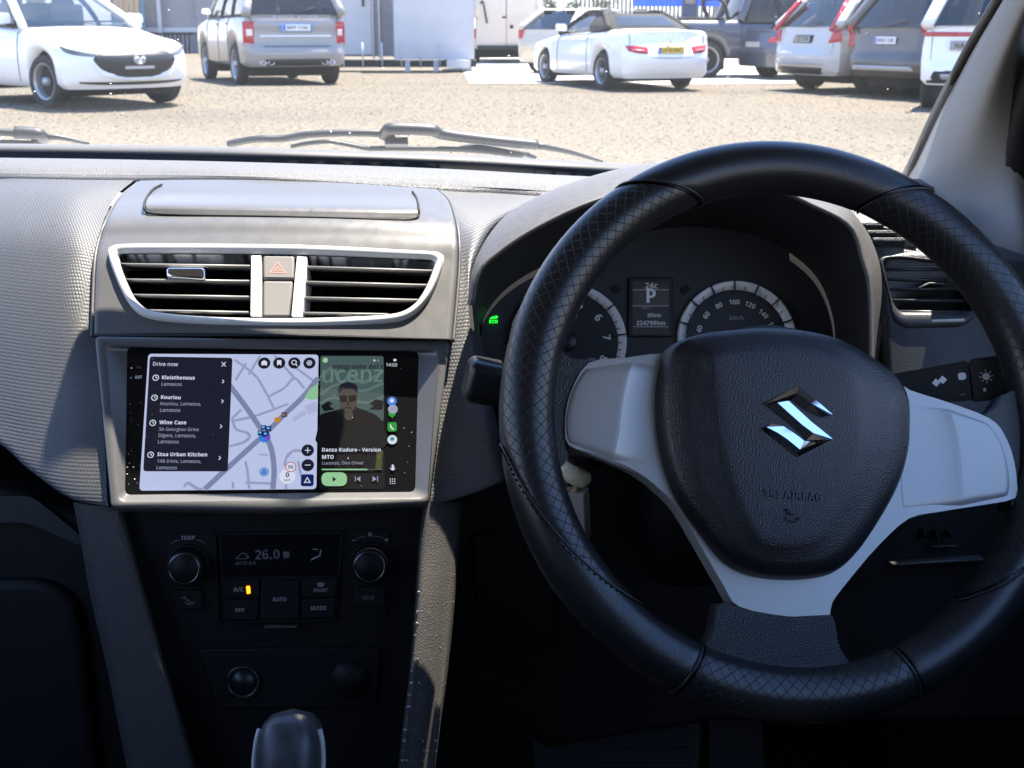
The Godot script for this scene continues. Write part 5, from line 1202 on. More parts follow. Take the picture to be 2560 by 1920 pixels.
func instruments() -> void:
	var f := Transform3D(Vector3(0.9994, 0, -0.0349), Vector3(-0.0142, 0.9135, -0.4065), Vector3(0.0319, 0.4067, 0.913), Vector3(0.1226, 0.9613, -1.076))
	var t := thing("instrument_cluster", "instrument cluster with two round dials and a small trip display", "instrument cluster", f)
	var h := thing("instrument_hood", "grey arched hood over the instrument cluster", "instrument hood", Transform3D(Vector3(0.9994, 0, -0.0349), Vector3(-0.0142, 0.9135, -0.4065), Vector3(0.0319, 0.4067, 0.913), Vector3(0.1255, 1.0213, -0.9736)))
	# hood: lip, outer shell back to the dash, tunnel in to the dials
	var lip := spline([Vector3(-0.0312, 0.9876, -0.9575), Vector3(-0.0261, 1.0124, -0.9644), Vector3(-0.0105, 1.0269, -0.9714), Vector3(0.0175, 1.0441, -0.98), Vector3(0.0601, 1.0628, -0.9898), Vector3(0.1081, 1.075, -0.997), Vector3(0.1599, 1.0797, -1.0008), Vector3(0.2043, 1.0746, -1.0001), Vector3(0.2362, 1.062, -0.9956), Vector3(0.2686, 1.0449, -0.9891), Vector3(0.2779, 1.019, -0.9779), Vector3(0.2823, 1.0016, -0.9703), Vector3(0.2825, 0.9727, -0.9575), Vector3(0.2812, 0.9424, -0.9439)], 6)
	var back := spline([Vector3(-0.0357, 0.9863, -0.9634), Vector3(-0.0322, 1.0092, -0.9846), Vector3(-0.0271, 1.0206, -1.0063), Vector3(-0.0188, 1.0322, -1.0282), Vector3(-0.0051, 1.0431, -1.0609), Vector3(0.0194, 1.0536, -1.0939), Vector3(0.0517, 1.0611, -1.1312), Vector3(0.0851, 1.0669, -1.1568), Vector3(0.1143, 1.0708, -1.1706), Vector3(0.1611, 1.0751, -1.1741), Vector3(0.211, 1.072, -1.1635), Vector3(0.2634, 1.0604, -1.1273), Vector3(0.2984, 1.0382, -1.0803), Vector3(0.3077, 1.0127, -1.0419), Vector3(0.3073, 0.9858, -1.0189), Vector3(0.299, 0.9561, -0.9945), Vector3(0.2952, 0.9317, -0.9834)], 6)
	var face := spline([Vector3(-0.0309, 0.9223, -1.0642), Vector3(-0.027, 0.9487, -1.0761), Vector3(-0.0066, 0.9753, -1.0887), Vector3(0.0305, 0.9962, -1.0993), Vector3(0.0811, 1.0113, -1.1078), Vector3(0.1299, 1.0251, -1.1156), Vector3(0.1787, 1.0264, -1.1179), Vector3(0.222, 1.0183, -1.1158), Vector3(0.2529, 1.0026, -1.1099), Vector3(0.2751, 0.9811, -1.1011), Vector3(0.2864, 0.9503, -1.0878), Vector3(0.2873, 0.9197, -1.0742), Vector3(0.2863, 0.8932, -1.0623)], 6)
	var n := 60
	var rows := []
	var L := resample(lip, n)
	var B := resample(back, n)
	var F := resample(face, n)
	for k in 9:
		var s := k / 8.0
		var row := []
		for i in n:
			var bulge: Vector3 = Vector3(0, 0.010, 0.004) * sin(PI * s) * sin(PI * i / (n - 1.0))
			row.append(L[i].lerp(B[i], s) + bulge)
		rows.append(row)
	part(h, "hood_shell", sheet(rows), mat.hood_plastic)
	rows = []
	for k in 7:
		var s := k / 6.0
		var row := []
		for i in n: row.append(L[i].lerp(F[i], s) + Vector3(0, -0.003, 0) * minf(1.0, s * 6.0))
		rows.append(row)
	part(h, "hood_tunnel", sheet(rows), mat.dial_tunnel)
	part(h, "hood_lip", tube(L, 0.0022, 8), mat.hood_plastic)
	# face
	part(t, "face", slab([Vector2(-0.1518, -0.0379), Vector2(-0.1474, -0.0048), Vector2(-0.1265, 0.0244), Vector2(-0.089, 0.0473), Vector2(-0.0401, 0.064), Vector2(0.0091, 0.0786), Vector2(0.0597, 0.0801), Vector2(0.1035, 0.0717), Vector2(0.135, 0.0544), Vector2(0.1573, 0.0287), Vector2(0.168, -0.0073), Vector2(0.1659, -0.0823), Vector2(-0.1523, -0.0791)], -0.02, -0.012), mat.dial_face, f)
	for d in [[Vector2(0.0767, -0.0295), 0.0530], [Vector2(-0.0734, -0.0298), 0.0520]]:
		var c: Vector2 = d[0]
		var r: float = d[1]
		var w := lift(f, c.x, c.y, -0.012)
		part(t, "dial_plate", lathe([Vector2(r * 0.86, 0.0006), Vector2(0.0, 0.0006)], 64), mat.dial_black, w)
		part(t, "dial_ring", lathe([Vector2(r * 1.0, 0.0), Vector2(r * 0.995, 0.006), Vector2(r * 0.97, 0.0072), Vector2(r * 0.86, 0.0005)], 72), mat.dial_ring, w)
		var speedo: bool = c.x > 0.05
		for i in (23 if speedo else 33):
			var total := 22.0 if speedo else 32.0
			var a := deg_to_rad(lerpf(211.0, -53.0, i / total) if speedo else lerpf(230.0, -26.0, i / total))
			var major: bool = i % (2 if speedo else 4) == 0
			var u := Vector2.from_angle(a)
			var late: bool = not speedo and i > 25
			part(t, "dial_mark", flat(stroke([u * r * (0.80 if major else 0.85), u * r * (1.0 if major else 0.92)], 0.0013 if major else 0.0008), 0.0078 if major else 0.0042, 0.003), mat.print_red if late and not major else mat.dial_black if major else mat.print_grey, w)
			if major:
				var no := str(i * 10) if speedo else str(i / 4)
				if speedo and i % 2 != 0: continue
				var p := u * r * 0.66
				var tx := Vector2(u.y, -u.x)
				var half := (0.0024 * no.length()) * (0.66 if speedo else 0.95)
				words(t, "dial_number", no, p - tx * half - u * 0.0028, p + tx * half - u * 0.0028, 0.0012, mat.print_dial, w, true, 0.0002)
		part(t, "needle_hub", lathe([Vector2(0.0085, 0.001), Vector2(0.0083, 0.006), Vector2(0.007, 0.0072), Vector2(0.0, 0.0074)], 30), mat.dial_black, w)
		var na := deg_to_rad(204.0 if not speedo else 211.0)
		part(t, "needle", slab(stroke([Vector2.from_angle(na) * 0.003, Vector2.from_angle(na) * r * 0.72], 0.0014), 0.0045, 0.0058, 0.0003), mat.print_red, w)
	words(t, "dial_lettering", "km/h", Vector2(0.0712, -0.0113), Vector2(0.0837, -0.0114), -0.0108, mat.print_grey, f, true, 0.0002)
	words(t, "dial_lettering", "RPM", Vector2(-0.0749, -0.0085), Vector2(-0.0646, -0.0086), -0.0108, mat.print_grey, f, true, 0.0002)
	words(t, "dial_lettering", "TRIP", Vector2(-0.0567, -0.0472), Vector2(-0.0491, -0.0473), -0.0100, mat.print_grey, f, true, 0.0002)
	# display
	part(t, "display_frame", slab(rounded([Vector2(-0.018, 0.0277), Vector2(0.0216, 0.0275), Vector2(0.0198, -0.0264), Vector2(-0.0195, -0.0261)], 0.002, 4), -0.0125, -0.008, 0.001), mat.dial_black, f)
	part(t, "display", slab([Vector2(-0.0148, 0.0239), Vector2(0.0175, 0.0237), Vector2(0.016, -0.0243), Vector2(-0.0161, -0.0241)], -0.008, -0.0076), mat.lcd_back, f)
	for q in [[Vector2(-0.0151, 0.0159), Vector2(0.0171, 0.0156)], [Vector2(-0.0155, 0.0013), Vector2(0.0167, 0.0011)], [Vector2(-0.016, -0.0174), Vector2(0.0161, -0.0177)]]:
		part(t, "display_line", flat(stroke(q, 0.0008), -0.0073), mat.lcd_lines, f)
	part(t, "display_band", flat([Vector2(-0.0151, 0.0152), Vector2(0.0171, 0.015), Vector2(0.0167, 0.0016), Vector2(-0.0155, 0.0018)], -0.0074), mat.lcd_band, f)
	words(t, "display_lettering", "24c", Vector2(-0.0038, 0.0169), Vector2(0.0072, 0.0168), -0.0072, mat.print_dial, f, true, 0.0001)
	words(t, "display_lettering", "P", Vector2(-0.003, 0.004), Vector2(0.0052, 0.0039), -0.0072, mat.print_white, f, true, 0.0001)
	words(t, "display_lettering", "TRIP A", Vector2(-0.0077, -0.0017), Vector2(0.0005, -0.0017), -0.0072, mat.print_grey, f, true, 0.0001)
	words(t, "display_lettering", "35km", Vector2(-0.0029, -0.009), Vector2(0.0093, -0.0091), -0.0072, mat.print_dial, f, true, 0.0001)
	words(t, "display_lettering", "224799km", Vector2(-0.0126, -0.0161), Vector2(0.0129, -0.0163), -0.0072, mat.print_dial, f, true, 0.0001)
	# dark turn arrows and the green economy lamp
	part(t, "turn_arrow", flat([Vector2(-0.0328, 0.0172), Vector2(-0.0271, 0.0212), Vector2(-0.0271, 0.0188), Vector2(-0.0247, 0.0188), Vector2(-0.0248, 0.0147), Vector2(-0.0272, 0.0147), Vector2(-0.0273, 0.0122)], -0.0080, 0.001), mat.dark_gap, f)
	part(t, "turn_arrow", flat([Vector2(0.0374, 0.0167), Vector2(0.0319, 0.0208), Vector2(0.0318, 0.0184), Vector2(0.0293, 0.0184), Vector2(0.0292, 0.0143), Vector2(0.0316, 0.0143), Vector2(0.0316, 0.0118)], -0.0080, 0.001), mat.dark_gap, f)
	var eco := glow("eco_lamp", Color(0.10, 0.75, 0.18), 0.8)
	words(t, "eco_lamp", "ECO", Vector2(-0.1426, -0.0131), Vector2(-0.1353, -0.0131), -0.0080, eco, f, true, 0.0002)
	part(t, "eco_lamp", flat(spline([Vector2(-0.1422, -0.0089), Vector2(-0.1398, -0.0073), Vector2(-0.1353, -0.0065), Vector2(-0.1357, -0.0084), Vector2(-0.1389, -0.0091)], 3, true), -0.0080), eco, f)


func resample(p: Array, n: int) -> Array:
	var l := 0.0
	for i in p.size() - 1: l += p[i].distance_to(p[i + 1])
	var out := [p[0]]
	var run := 0.0
	var k := 1
	for i in p.size() - 1:
		var d: float = p[i].distance_to(p[i + 1])
		while k < n - 1 and l * k / (n - 1) <= run + d:
			out.append(p[i].lerp(p[i + 1], (l * k / (n - 1) - run) / d))
			k += 1
		run += d
	while out.size() < n: out.append(p[-1])
	return out


func right_dash() -> void:
	var f := Transform3D(Vector3(1, 0, 0), Vector3(0, 0.9135, -0.4067), Vector3(0, 0.4067, 0.9135), Vector3(0.3642, 0.9613, -1.076))
	var t := thing("side_dash", "dark outer dash panel right of the instruments", "dash panel", f)
	part(t, "skin", sheet(finer([[Vector3(0.2681, 1.0505, -1.2252), Vector3(0.3356, 1.0462, -1.2233), Vector3(0.4165, 1.0093, -1.185), Vector3(0.538, 0.9784, -1.1712)],
		[Vector3(0.2821, 1.0426, -1.1669), Vector3(0.3263, 1.0359, -1.153), Vector3(0.3982, 1.0096, -1.1304), Vector3(0.5145, 0.984, -1.119)],
		[Vector3(0.3061, 1.0274, -1.1383), Vector3(0.325, 1.0189, -1.1126), Vector3(0.3881, 1.0006, -1.0979), Vector3(0.5023, 0.9864, -1.0916)],
		[Vector3(0.3216, 0.9938, -1.1233), Vector3(0.3283, 0.9948, -1.0953), Vector3(0.3494, 0.9918, -1.0896), Vector3(0.503, 0.9829, -1.0922)],
		[Vector3(0.3243, 0.9586, -1.1076), Vector3(0.3287, 0.9638, -1.0837), Vector3(0.3371, 0.9642, -1.0817), Vector3(0.3578, 0.9586, -1.1076)],
		[Vector3(0.3191, 0.9159, -1.0886), Vector3(0.3225, 0.9205, -1.071), Vector3(0.3274, 0.9205, -1.071), Vector3(0.3412, 0.9159, -1.0886)],
		[Vector3(0.3158, 0.8776, -1.0716), Vector3(0.3173, 0.881, -1.06), Vector3(0.3214, 0.881, -1.06), Vector3(0.3291, 0.8776, -1.0716)]], 5, 6)), mat.dash_skin, Transform3D())
	var outer := rounded([Vector2(-0.0384, 0.0083), Vector2(-0.0391, 0.0417), Vector2(-0.0142, 0.048), Vector2(0.1326, 0.0354), Vector2(0.1263, -0.1306), Vector2(-0.0361, -0.1326)], 0.01, 5)
	var inner := rounded([Vector2(-0.0388, 0.0419), Vector2(-0.0235, 0.0434), Vector2(0.0448, 0.0357), Vector2(0.0426, -0.0056), Vector2(0.0315, -0.0074), Vector2(-0.0251, -0.0074), Vector2(-0.0307, 0.0018), Vector2(-0.0344, 0.0141)], 0.006, 6)
	var centre := Vector2(0.0318, -0.0166)
	var ro := []
	var ri := []
	for q in 72:
		ro.append(hit(outer, centre, Vector2.from_angle(TAU * q / 72.0)))
		ri.append(hit(inner, centre, Vector2.from_angle(TAU * q / 72.0)))
	part(t, "vent_panel", band([[ro, -0.02], [ro, 0.002], [blend(ro, ri, 0.08), 0.004], [ri, 0.004]]), mat.black_trim, f)
	part(t, "knee_ledge", slab(rounded([Vector2(-0.0495, -0.0547), Vector2(0.1405, -0.0463), Vector2(0.1318, -0.1858), Vector2(-0.0424, -0.1858)], 0.006, 4), -0.08, -0.02, 0.006), mat.black_plastic, f)
	var v := thing("side_vent", "side air vent with dark slats behind the right side of the wheel", "air vent", f)
	var o := rounded([Vector2(-0.042, 0.0429), Vector2(-0.0244, 0.0448), Vector2(0.0454, 0.0367), Vector2(0.043, -0.01), Vector2(0.0305, -0.0204), Vector2(-0.0212, -0.0217), Vector2(-0.0311, -0.0149), Vector2(-0.0344, 0.0083)], 0.008, 6)
	var i := rounded([Vector2(-0.0377, 0.0404), Vector2(-0.0233, 0.0419), Vector2(0.0435, 0.0342), Vector2(0.0415, -0.0052), Vector2(0.0311, -0.007), Vector2(-0.0254, -0.0066), Vector2(-0.0304, 0.0022), Vector2(-0.0335, 0.0145)], 0.006, 6)
	part(v, "vent_frame", band([[o, 0.003], [inset(o, 0.001), 0.0062], [blend(o, i, 0.8), 0.006], [i, 0.004], [i, -0.02]]), mat.black_trim, f)
	part(v, "vent_dark_backing", slab(inset(i, -0.001), -0.045, -0.03), mat.black_plastic, f)  # near-black sheet in place of the shaded duct
	for q in [[Vector2(-0.0364, 0.0344), Vector2(0.018, 0.0339)], [Vector2(-0.0346, 0.0252), Vector2(0.0224, 0.0245)], [Vector2(-0.0326, 0.0162), Vector2(0.0293, 0.0168)], [Vector2(-0.0312, 0.0063), Vector2(0.0336, 0.0059)], [Vector2(-0.0274, -0.0039), Vector2(0.0367, -0.0044)]]:
		var p: Vector2 = (q[0] + q[1]) / 2
		part(v, "slat", blade(q[0].distance_to(q[1]), 0.026, 0.0015), mat.slat_dark, f * moved(Vector3(p.x, p.y, -0.011)) * Transform3D(Basis(Vector3(0, 0, 1), (q[1] - q[0]).angle()) * Basis(Vector3(1, 0, 0), 0.15), Vector3()))
	part(v, "slider", slab(stroke([Vector2(-0.0069, 0.0149), Vector2(0.0029, 0.0192), Vector2(0.0162, 0.0189)], 0.002), -0.004, 0.004, 0.0008), mat.black_trim, f)
	part(v, "thumb_wheel_slot", slab(rounded([Vector2(0.0017, -0.0106), Vector2(0.0335, -0.0106), Vector2(0.0344, -0.0173), Vector2(0.0017, -0.0179)], 0.002, 4), 0.002, 0.0048), mat.dark_gap, f)
	part(v, "thumb_wheel", slab(rounded([Vector2(0.0019, -0.0139), Vector2(0.0311, -0.0129), Vector2(0.0313, -0.0157), Vector2(0.002, -0.0163)], 0.0012, 4), 0.004, 0.0075, 0.001), mat.vent_silver, f)
	var d := thing("demister_vent", "small slotted side window vent on the dash top at right", "air vent", moved(Vector3(0.3374, 1.0189, -1.1126)))
	part(d, "vent_well", slab([Vector2(-0.0558, 0.0765), Vector2(-0.0158, 0.0677), Vector2(-0.0042, 0.0539), Vector2(-0.0359, 0.0539), Vector2(-0.0432, 0.0564)], -0.02, -0.003), mat.black_plastic, f)
	for q in [[Vector2(-0.0555, 0.0741), Vector2(-0.0324, 0.0731)], [Vector2(-0.0491, 0.0666), Vector2(-0.0217, 0.0661)], [Vector2(-0.0445, 0.06), Vector2(-0.0146, 0.0593)]]:
		var p: Vector2 = (q[0] + q[1]) / 2
		part(d, "slat", box(q[0].distance_to(q[1]), 0.0034, 0.012, 0.001), mat.dash_pad, lift(f, p.x, p.y, -0.005))


func lower_cabin() -> void:
	var q := Transform3D(Vector3(1, 0, 0), Vector3(0, 0.9744, -0.225), Vector3(0, 0.225, 0.9744), Vector3(-0.3876, 0.7645, -0.9359))
	var g := thing("glovebox", "dark glovebox and lower dash on the passenger side", "glovebox", q)
	part(g, "lower_panel", slab([Vector2(-0.141, 0.0911), Vector2(-0.0211, 0.0715), Vector2(0.0275, 0.0533), Vector2(0.0593, 0.0419), Vector2(0.0752, -0.0191), Vector2(0.0918, -0.1733), Vector2(-0.1484, -0.1733)], -0.05, -0.012, 0.008), mat.black_plastic, q)
	part(g, "glovebox_lid", slab(rounded([Vector2(-0.1415, 0.0008), Vector2(0.0053, -0.0014), Vector2(0.0276, -0.0144), Vector2(0.0347, -0.0372), Vector2(0.0474, -0.1717), Vector2(-0.1463, -0.1717)], 0.02, 6), -0.02, 0.0, 0.008), mat.black_plastic, q)
	part(g, "shelf_lip", slab(rounded([Vector2(-0.1427, 0.0674), Vector2(-0.005, 0.0674), Vector2(0.0154, 0.051), Vector2(0.0377, 0.032), Vector2(0.0338, 0.0263), Vector2(-0.0074, 0.0453), Vector2(-0.1433, 0.0453)], 0.008, 5), -0.05, -0.004, 0.006), mat.leather_grained, q)
	var p := Transform3D(Vector3(1, 0, 0), Vector3(0, 0.9744, -0.225), Vector3(0, 0.225, 0.9744), Vector3(0.0733, 0.7464, -0.9307))
	var k := thing("knee_panel", "dark lower dash panel and card pocket under the steering column", "dash panel", p)
	part(k, "lower_panel", slab([Vector2(-0.1415, 0.0753), Vector2(-0.0795, 0.0987), Vector2(0.426, 0.1491), Vector2(0.4328, -0.1097), Vector2(0.0964, -0.1097), Vector2(-0.0443, -0.1336), Vector2(-0.1108, -0.0859)], -0.06, -0.03, 0.006), mat.black_plastic, p)
	part(k, "pocket_flap", slab(rounded([Vector2(-0.1086, 0.0521), Vector2(-0.0352, 0.0546), Vector2(-0.035, -0.0364), Vector2(-0.0946, -0.0364), Vector2(-0.1045, -0.0029)], 0.006, 5), -0.03, -0.026, 0.003), mat.black_plastic, p)
	part(k, "switch_shelf", slab([Vector2(0.2415, 0.0285), Vector2(0.3178, 0.0328), Vector2(0.3179, 0.0309), Vector2(0.2419, 0.0263)], -0.03, -0.015, 0.001), mat.hood_plastic, p)
	for s in [[Vector2(0.2684, 0.0561), Vector2(0.2714, 0.0495), Vector2(0.2704, 0.0481), Vector2(0.2674, 0.0539)], [Vector2(0.2893, 0.0553), Vector2(0.2925, 0.0503), Vector2(0.2911, 0.0488), Vector2(0.2886, 0.0539)], [Vector2(0.2744, 0.0426), Vector2(0.2953, 0.0434), Vector2(0.2953, 0.0417), Vector2(0.2751, 0.0408)], [Vector2(0.2785, 0.0553), Vector2(0.2808, 0.0452), Vector2(0.2797, 0.0445), Vector2(0.2778, 0.0539)]]:
		part(k, "blank_switch", slab(rounded(s, 0.0006, 3), -0.03, -0.018, 0.0008), mat.leather_smooth, p)
	var c := Vector3(0.1109, 0.4923, -1.1696)
	var b := thing("brake_pedal", "dark rubber brake pedal in the shade of the footwell", "pedal", moved(c))
	var pf := Transform3D(Basis(Vector3(1, 0, 0), -0.6), c)
	part(b, "pad", slab(rounded([Vector2(-0.088, -0.06), Vector2(0.085, -0.06), Vector2(0.095, 0.045), Vector2(-0.095, 0.045)], 0.02, 6), -0.008, 0.008, 0.004), mat.pedal_rubber, pf)
	for i in 5:
		part(b, "rib", box(0.15, 0.005, 0.004, 0.001), mat.pedal_rubber, lift(pf, 0, -0.045 + 0.02 * i, 0.009))
	part(b, "arm", tube([c + Vector3(0.0, 0.03, -0.01), c + Vector3(0.0, 0.14, -0.05), c + Vector3(0.0, 0.3, -0.04)], 0.011, 8), mat.black_plastic)
	c = Vector3(0.2438, 0.4258, -1.192)
	var a := thing("accelerator_pedal", "dark accelerator pedal low in the footwell", "pedal", moved(c))
	part(a, "pad", slab(rounded([Vector2(-0.035, -0.09), Vector2(0.035, -0.09), Vector2(0.03, 0.09), Vector2(-0.03, 0.09)], 0.01, 6), -0.006, 0.006, 0.003), mat.pedal_rubber, Transform3D(Basis(Vector3(1, 0, 0), -0.5), c))
	part(a, "arm", tube([c + Vector3(0, 0.08, -0.02), c + Vector3(0.0, 0.22, -0.06), c + Vector3(0.0, 0.35, -0.03)], 0.009, 8), mat.black_plastic)


func body_shell() -> void:
	var t := thing("car_body", "body of the car the picture is taken in: pillar, roof, doors, bonnet", "car body", moved(Vector3(-0.19, 0.0, -0.4)))
	# visible pillar trim at right, wrapped from the windscreen edge to the door
	part(t, "pillar_trim", sheet(finer([[Vector3(0.44, 0.8231, -1.699), Vector3(0.444, 0.8631, -1.5326), Vector3(0.46, 0.8951, -1.3743), Vector3(0.475, 0.9421, -1.1627), Vector3(0.505, 0.9421, -1.1727)],
		[Vector3(0.445, 0.9405, -1.5408), Vector3(0.444, 0.9655, -1.4122), Vector3(0.455, 0.9824, -1.2917), Vector3(0.47, 1.0043, -1.162), Vector3(0.5, 1.0043, -1.172)],
		[Vector3(0.455, 1.029, -1.4444), Vector3(0.4475, 1.0439, -1.3487), Vector3(0.452, 1.0507, -1.261), Vector3(0.475, 1.058, -1.1996), Vector3(0.505, 1.058, -1.2096)],
		[Vector3(0.445, 1.1099, -1.3274), Vector3(0.434, 1.1188, -1.2509), Vector3(0.435, 1.1197, -1.1824), Vector3(0.462, 1.1199, -1.179), Vector3(0.492, 1.1199, -1.189)],
		[Vector3(0.435, 1.1749, -1.2226), Vector3(0.4225, 1.1801, -1.1587), Vector3(0.422, 1.1773, -1.1028), Vector3(0.45, 1.1765, -1.1439), Vector3(0.48, 1.1765, -1.1539)],
		[Vector3(0.425, 1.2194, -1.1334), Vector3(0.4115, 1.2225, -1.0801), Vector3(0.41, 1.2177, -1.0348), Vector3(0.44, 1.2186, -1.091), Vector3(0.47, 1.2186, -1.101)],
		[Vector3(0.41, 1.2661, -1.0351), Vector3(0.3965, 1.2675, -0.9911), Vector3(0.395, 1.261, -0.9551), Vector3(0.425, 1.2645, -1.0106), Vector3(0.455, 1.2645, -1.0206)],
		[Vector3(0.395, 1.3086, -0.9382), Vector3(0.3815, 1.3089, -0.9021), Vector3(0.38, 1.3011, -0.874), Vector3(0.41, 1.3074, -0.9284), Vector3(0.44, 1.3074, -0.9384)]], 5, 5)), mat.trim_cloth, Transform3D(), "grey cloth pillar trim right of the windscreen")
	part(t, "windscreen_seal", tube(spline([Vector3(0.442, 0.9364, -1.5651), Vector3(0.452, 1.0282, -1.4512), Vector3(0.442, 1.1095, -1.3332), Vector3(0.432, 1.1747, -1.2275), Vector3(0.422, 1.2194, -1.1377), Vector3(0.407, 1.2663, -1.0388)], 5), 0.0045, 8), mat.rubber)
	part(t, "door_seal", tube(spline([Vector3(0.47, 0.9551, -1.1235), Vector3(0.48, 0.9847, -1.1731), Vector3(0.49, 1.036, -1.216), Vector3(0.48, 1.0951, -1.1982), Vector3(0.47, 1.1522, -1.153), Vector3(0.455, 1.2037, -1.072), Vector3(0.435, 1.2554, -0.968)], 6), 0.016, 10), mat.rubber)
	var frame := []
	for q in spline([Vector3(0.47, 0.9551, -1.1235), Vector3(0.48, 0.9847, -1.1731), Vector3(0.49, 1.036, -1.216), Vector3(0.48, 1.0951, -1.1982), Vector3(0.47, 1.1522, -1.153), Vector3(0.455, 1.2037, -1.072), Vector3(0.435, 1.2554, -0.968)], 6): frame.append([q + Vector3(-0.004, 0, -0.01), q + Vector3(0.012, 0, 0.02), q + Vector3(0.03, 0.01, 0.08), q + Vector3(0.04, 0.02, 0.30)])
	part(t, "door_frame", sheet(frame), mat.black_trim)
	# mirror under the roof edge, whose shadow falls across the head unit's left side
	var mf := Transform3D(Basis(Vector3(0, 1, 0), -0.09) * Basis(Vector3(1, 0, 0), 0.12), Vector3(-0.170, 1.305, -1.064))
	part(t, "rear_view_mirror", slab(rounded([Vector2(-0.118, -0.026), Vector2(0.118, -0.026), Vector2(0.112, 0.028), Vector2(-0.112, 0.028)], 0.02, 6), -0.012, 0.008, 0.004), mat.black_plastic, mf)
	part(t, "mirror_stem", tube([Vector3(-0.170, 1.31, -1.075), Vector3(-0.170, 1.37, -1.10), Vector3(-0.170, 1.405, -1.10)], 0.008, 8), mat.black_plastic)
	var left := []
	for r in [[Vector3(0.44, 0.8231, -1.699), Vector3(0.444, 0.8631, -1.5326), Vector3(0.46, 0.8951, -1.3743), Vector3(0.475, 0.9421, -1.1627), Vector3(0.505, 0.9421, -1.1727)],
		[Vector3(0.445, 0.9405, -1.5408), Vector3(0.444, 0.9655, -1.4122), Vector3(0.455, 0.9824, -1.2917), Vector3(0.47, 1.0043, -1.162), Vector3(0.5, 1.0043, -1.172)],
		[Vector3(0.455, 1.029, -1.4444), Vector3(0.4475, 1.0439, -1.3487), Vector3(0.452, 1.0507, -1.261), Vector3(0.475, 1.058, -1.1996), Vector3(0.505, 1.058, -1.2096)],
		[Vector3(0.445, 1.1099, -1.3274), Vector3(0.434, 1.1188, -1.2509), Vector3(0.435, 1.1197, -1.1824), Vector3(0.462, 1.1199, -1.179), Vector3(0.492, 1.1199, -1.189)],
		[Vector3(0.435, 1.1749, -1.2226), Vector3(0.4225, 1.1801, -1.1587), Vector3(0.422, 1.1773, -1.1028), Vector3(0.45, 1.1765, -1.1439), Vector3(0.48, 1.1765, -1.1539)],
		[Vector3(0.425, 1.2194, -1.1334), Vector3(0.4115, 1.2225, -1.0801), Vector3(0.41, 1.2177, -1.0348), Vector3(0.44, 1.2186, -1.091), Vector3(0.47, 1.2186, -1.101)],
		[Vector3(0.41, 1.2661, -1.0351), Vector3(0.3965, 1.2675, -0.9911), Vector3(0.395, 1.261, -0.9551), Vector3(0.425, 1.2645, -1.0106), Vector3(0.455, 1.2645, -1.0206)],
		[Vector3(0.395, 1.3086, -0.9382), Vector3(0.3815, 1.3089, -0.9021), Vector3(0.38, 1.3011, -0.874), Vector3(0.41, 1.3074, -0.9284), Vector3(0.44, 1.3074, -0.9384)]]:
		var m := []
		for v in r: m.append(Vector3(-0.38 - v.x, v.y, v.z))
		left.append(m)
	part(t, "pillar_trim", sheet(finer(left, 4, 4)), mat.trim_cloth)
	# roof, with its front edge over the dash
	part(t, "roof_panel", sheet(finer([
		[Vector3(-0.80, 1.395, -0.95), Vector3(-0.5, 1.435, -1.03), Vector3(-0.19, 1.445, -1.05), Vector3(0.12, 1.435, -1.03), Vector3(0.42, 1.395, -0.95)],
		[Vector3(-0.81, 1.44, -0.5), Vector3(-0.5, 1.49, -0.55), Vector3(-0.19, 1.50, -0.55), Vector3(0.12, 1.49, -0.55), Vector3(0.43, 1.44, -0.5)],
		[Vector3(-0.82, 1.45, 0.3), Vector3(-0.5, 1.50, 0.3), Vector3(-0.19, 1.51, 0.3), Vector3(0.12, 1.50, 0.3), Vector3(0.44, 1.45, 0.3)],
		[Vector3(-0.80, 1.40, 1.3), Vector3(-0.5, 1.44, 1.35), Vector3(-0.19, 1.45, 1.35), Vector3(0.12, 1.44, 1.35), Vector3(0.42, 1.40, 1.3)]], 4, 4)), mat.roof_lining)
	part(t, "roof_skin", sheet(finer([
		[Vector3(-0.84, 1.41, -0.97), Vector3(-0.5, 1.455, -1.04), Vector3(-0.19, 1.465, -1.06), Vector3(0.12, 1.455, -1.04), Vector3(0.46, 1.41, -0.97)],
		[Vector3(-0.86, 1.47, 0.0), Vector3(-0.5, 1.53, 0.0), Vector3(-0.19, 1.54, 0.0), Vector3(0.12, 1.53, 0.0), Vector3(0.48, 1.47, 0.0)],
		[Vector3(-0.84, 1.42, 1.4), Vector3(-0.5, 1.46, 1.4), Vector3(-0.19, 1.47, 1.4), Vector3(0.12, 1.46, 1.4), Vector3(0.46, 1.42, 1.4)]], 4, 4)), mat.car_white)
	for s in [0, 1]:
		var x := 0.50 if s == 0 else -0.88
		var dir := 1.0 if s == 0 else -1.0
		part(t, "door_panel", box(0.07, 0.72, 1.35, 0.02), mat.black_plastic, moved(Vector3(x + dir * 0.035, 0.60, -0.42)))
		part(t, "door_panel", box(0.07, 0.80, 1.25, 0.02), mat.black_plastic, moved(Vector3(x + dir * 0.035, 0.62, 0.90)))
		part(t, "footwell_side", box(0.05, 0.75, 0.75, 0.02), mat.carpet, moved(Vector3(x + dir * 0.02, 0.52, -1.45)))
		part(t, "centre_pillar", box(0.05, 0.52, 0.12, 0.02), mat.black_plastic, Transform3D(Basis(Vector3(0, 0, 1), dir * 0.10), Vector3(x + dir * 0.01 - dir * 0.02, 1.20, 0.24)))
		part(t, "rear_pillar", box(0.06, 0.6, 0.35, 0.02), mat.trim_cloth, Transform3D(Basis(Vector3(0, 0, 1), dir * 0.10), Vector3(x - dir * 0.02, 1.18, 1.25)))
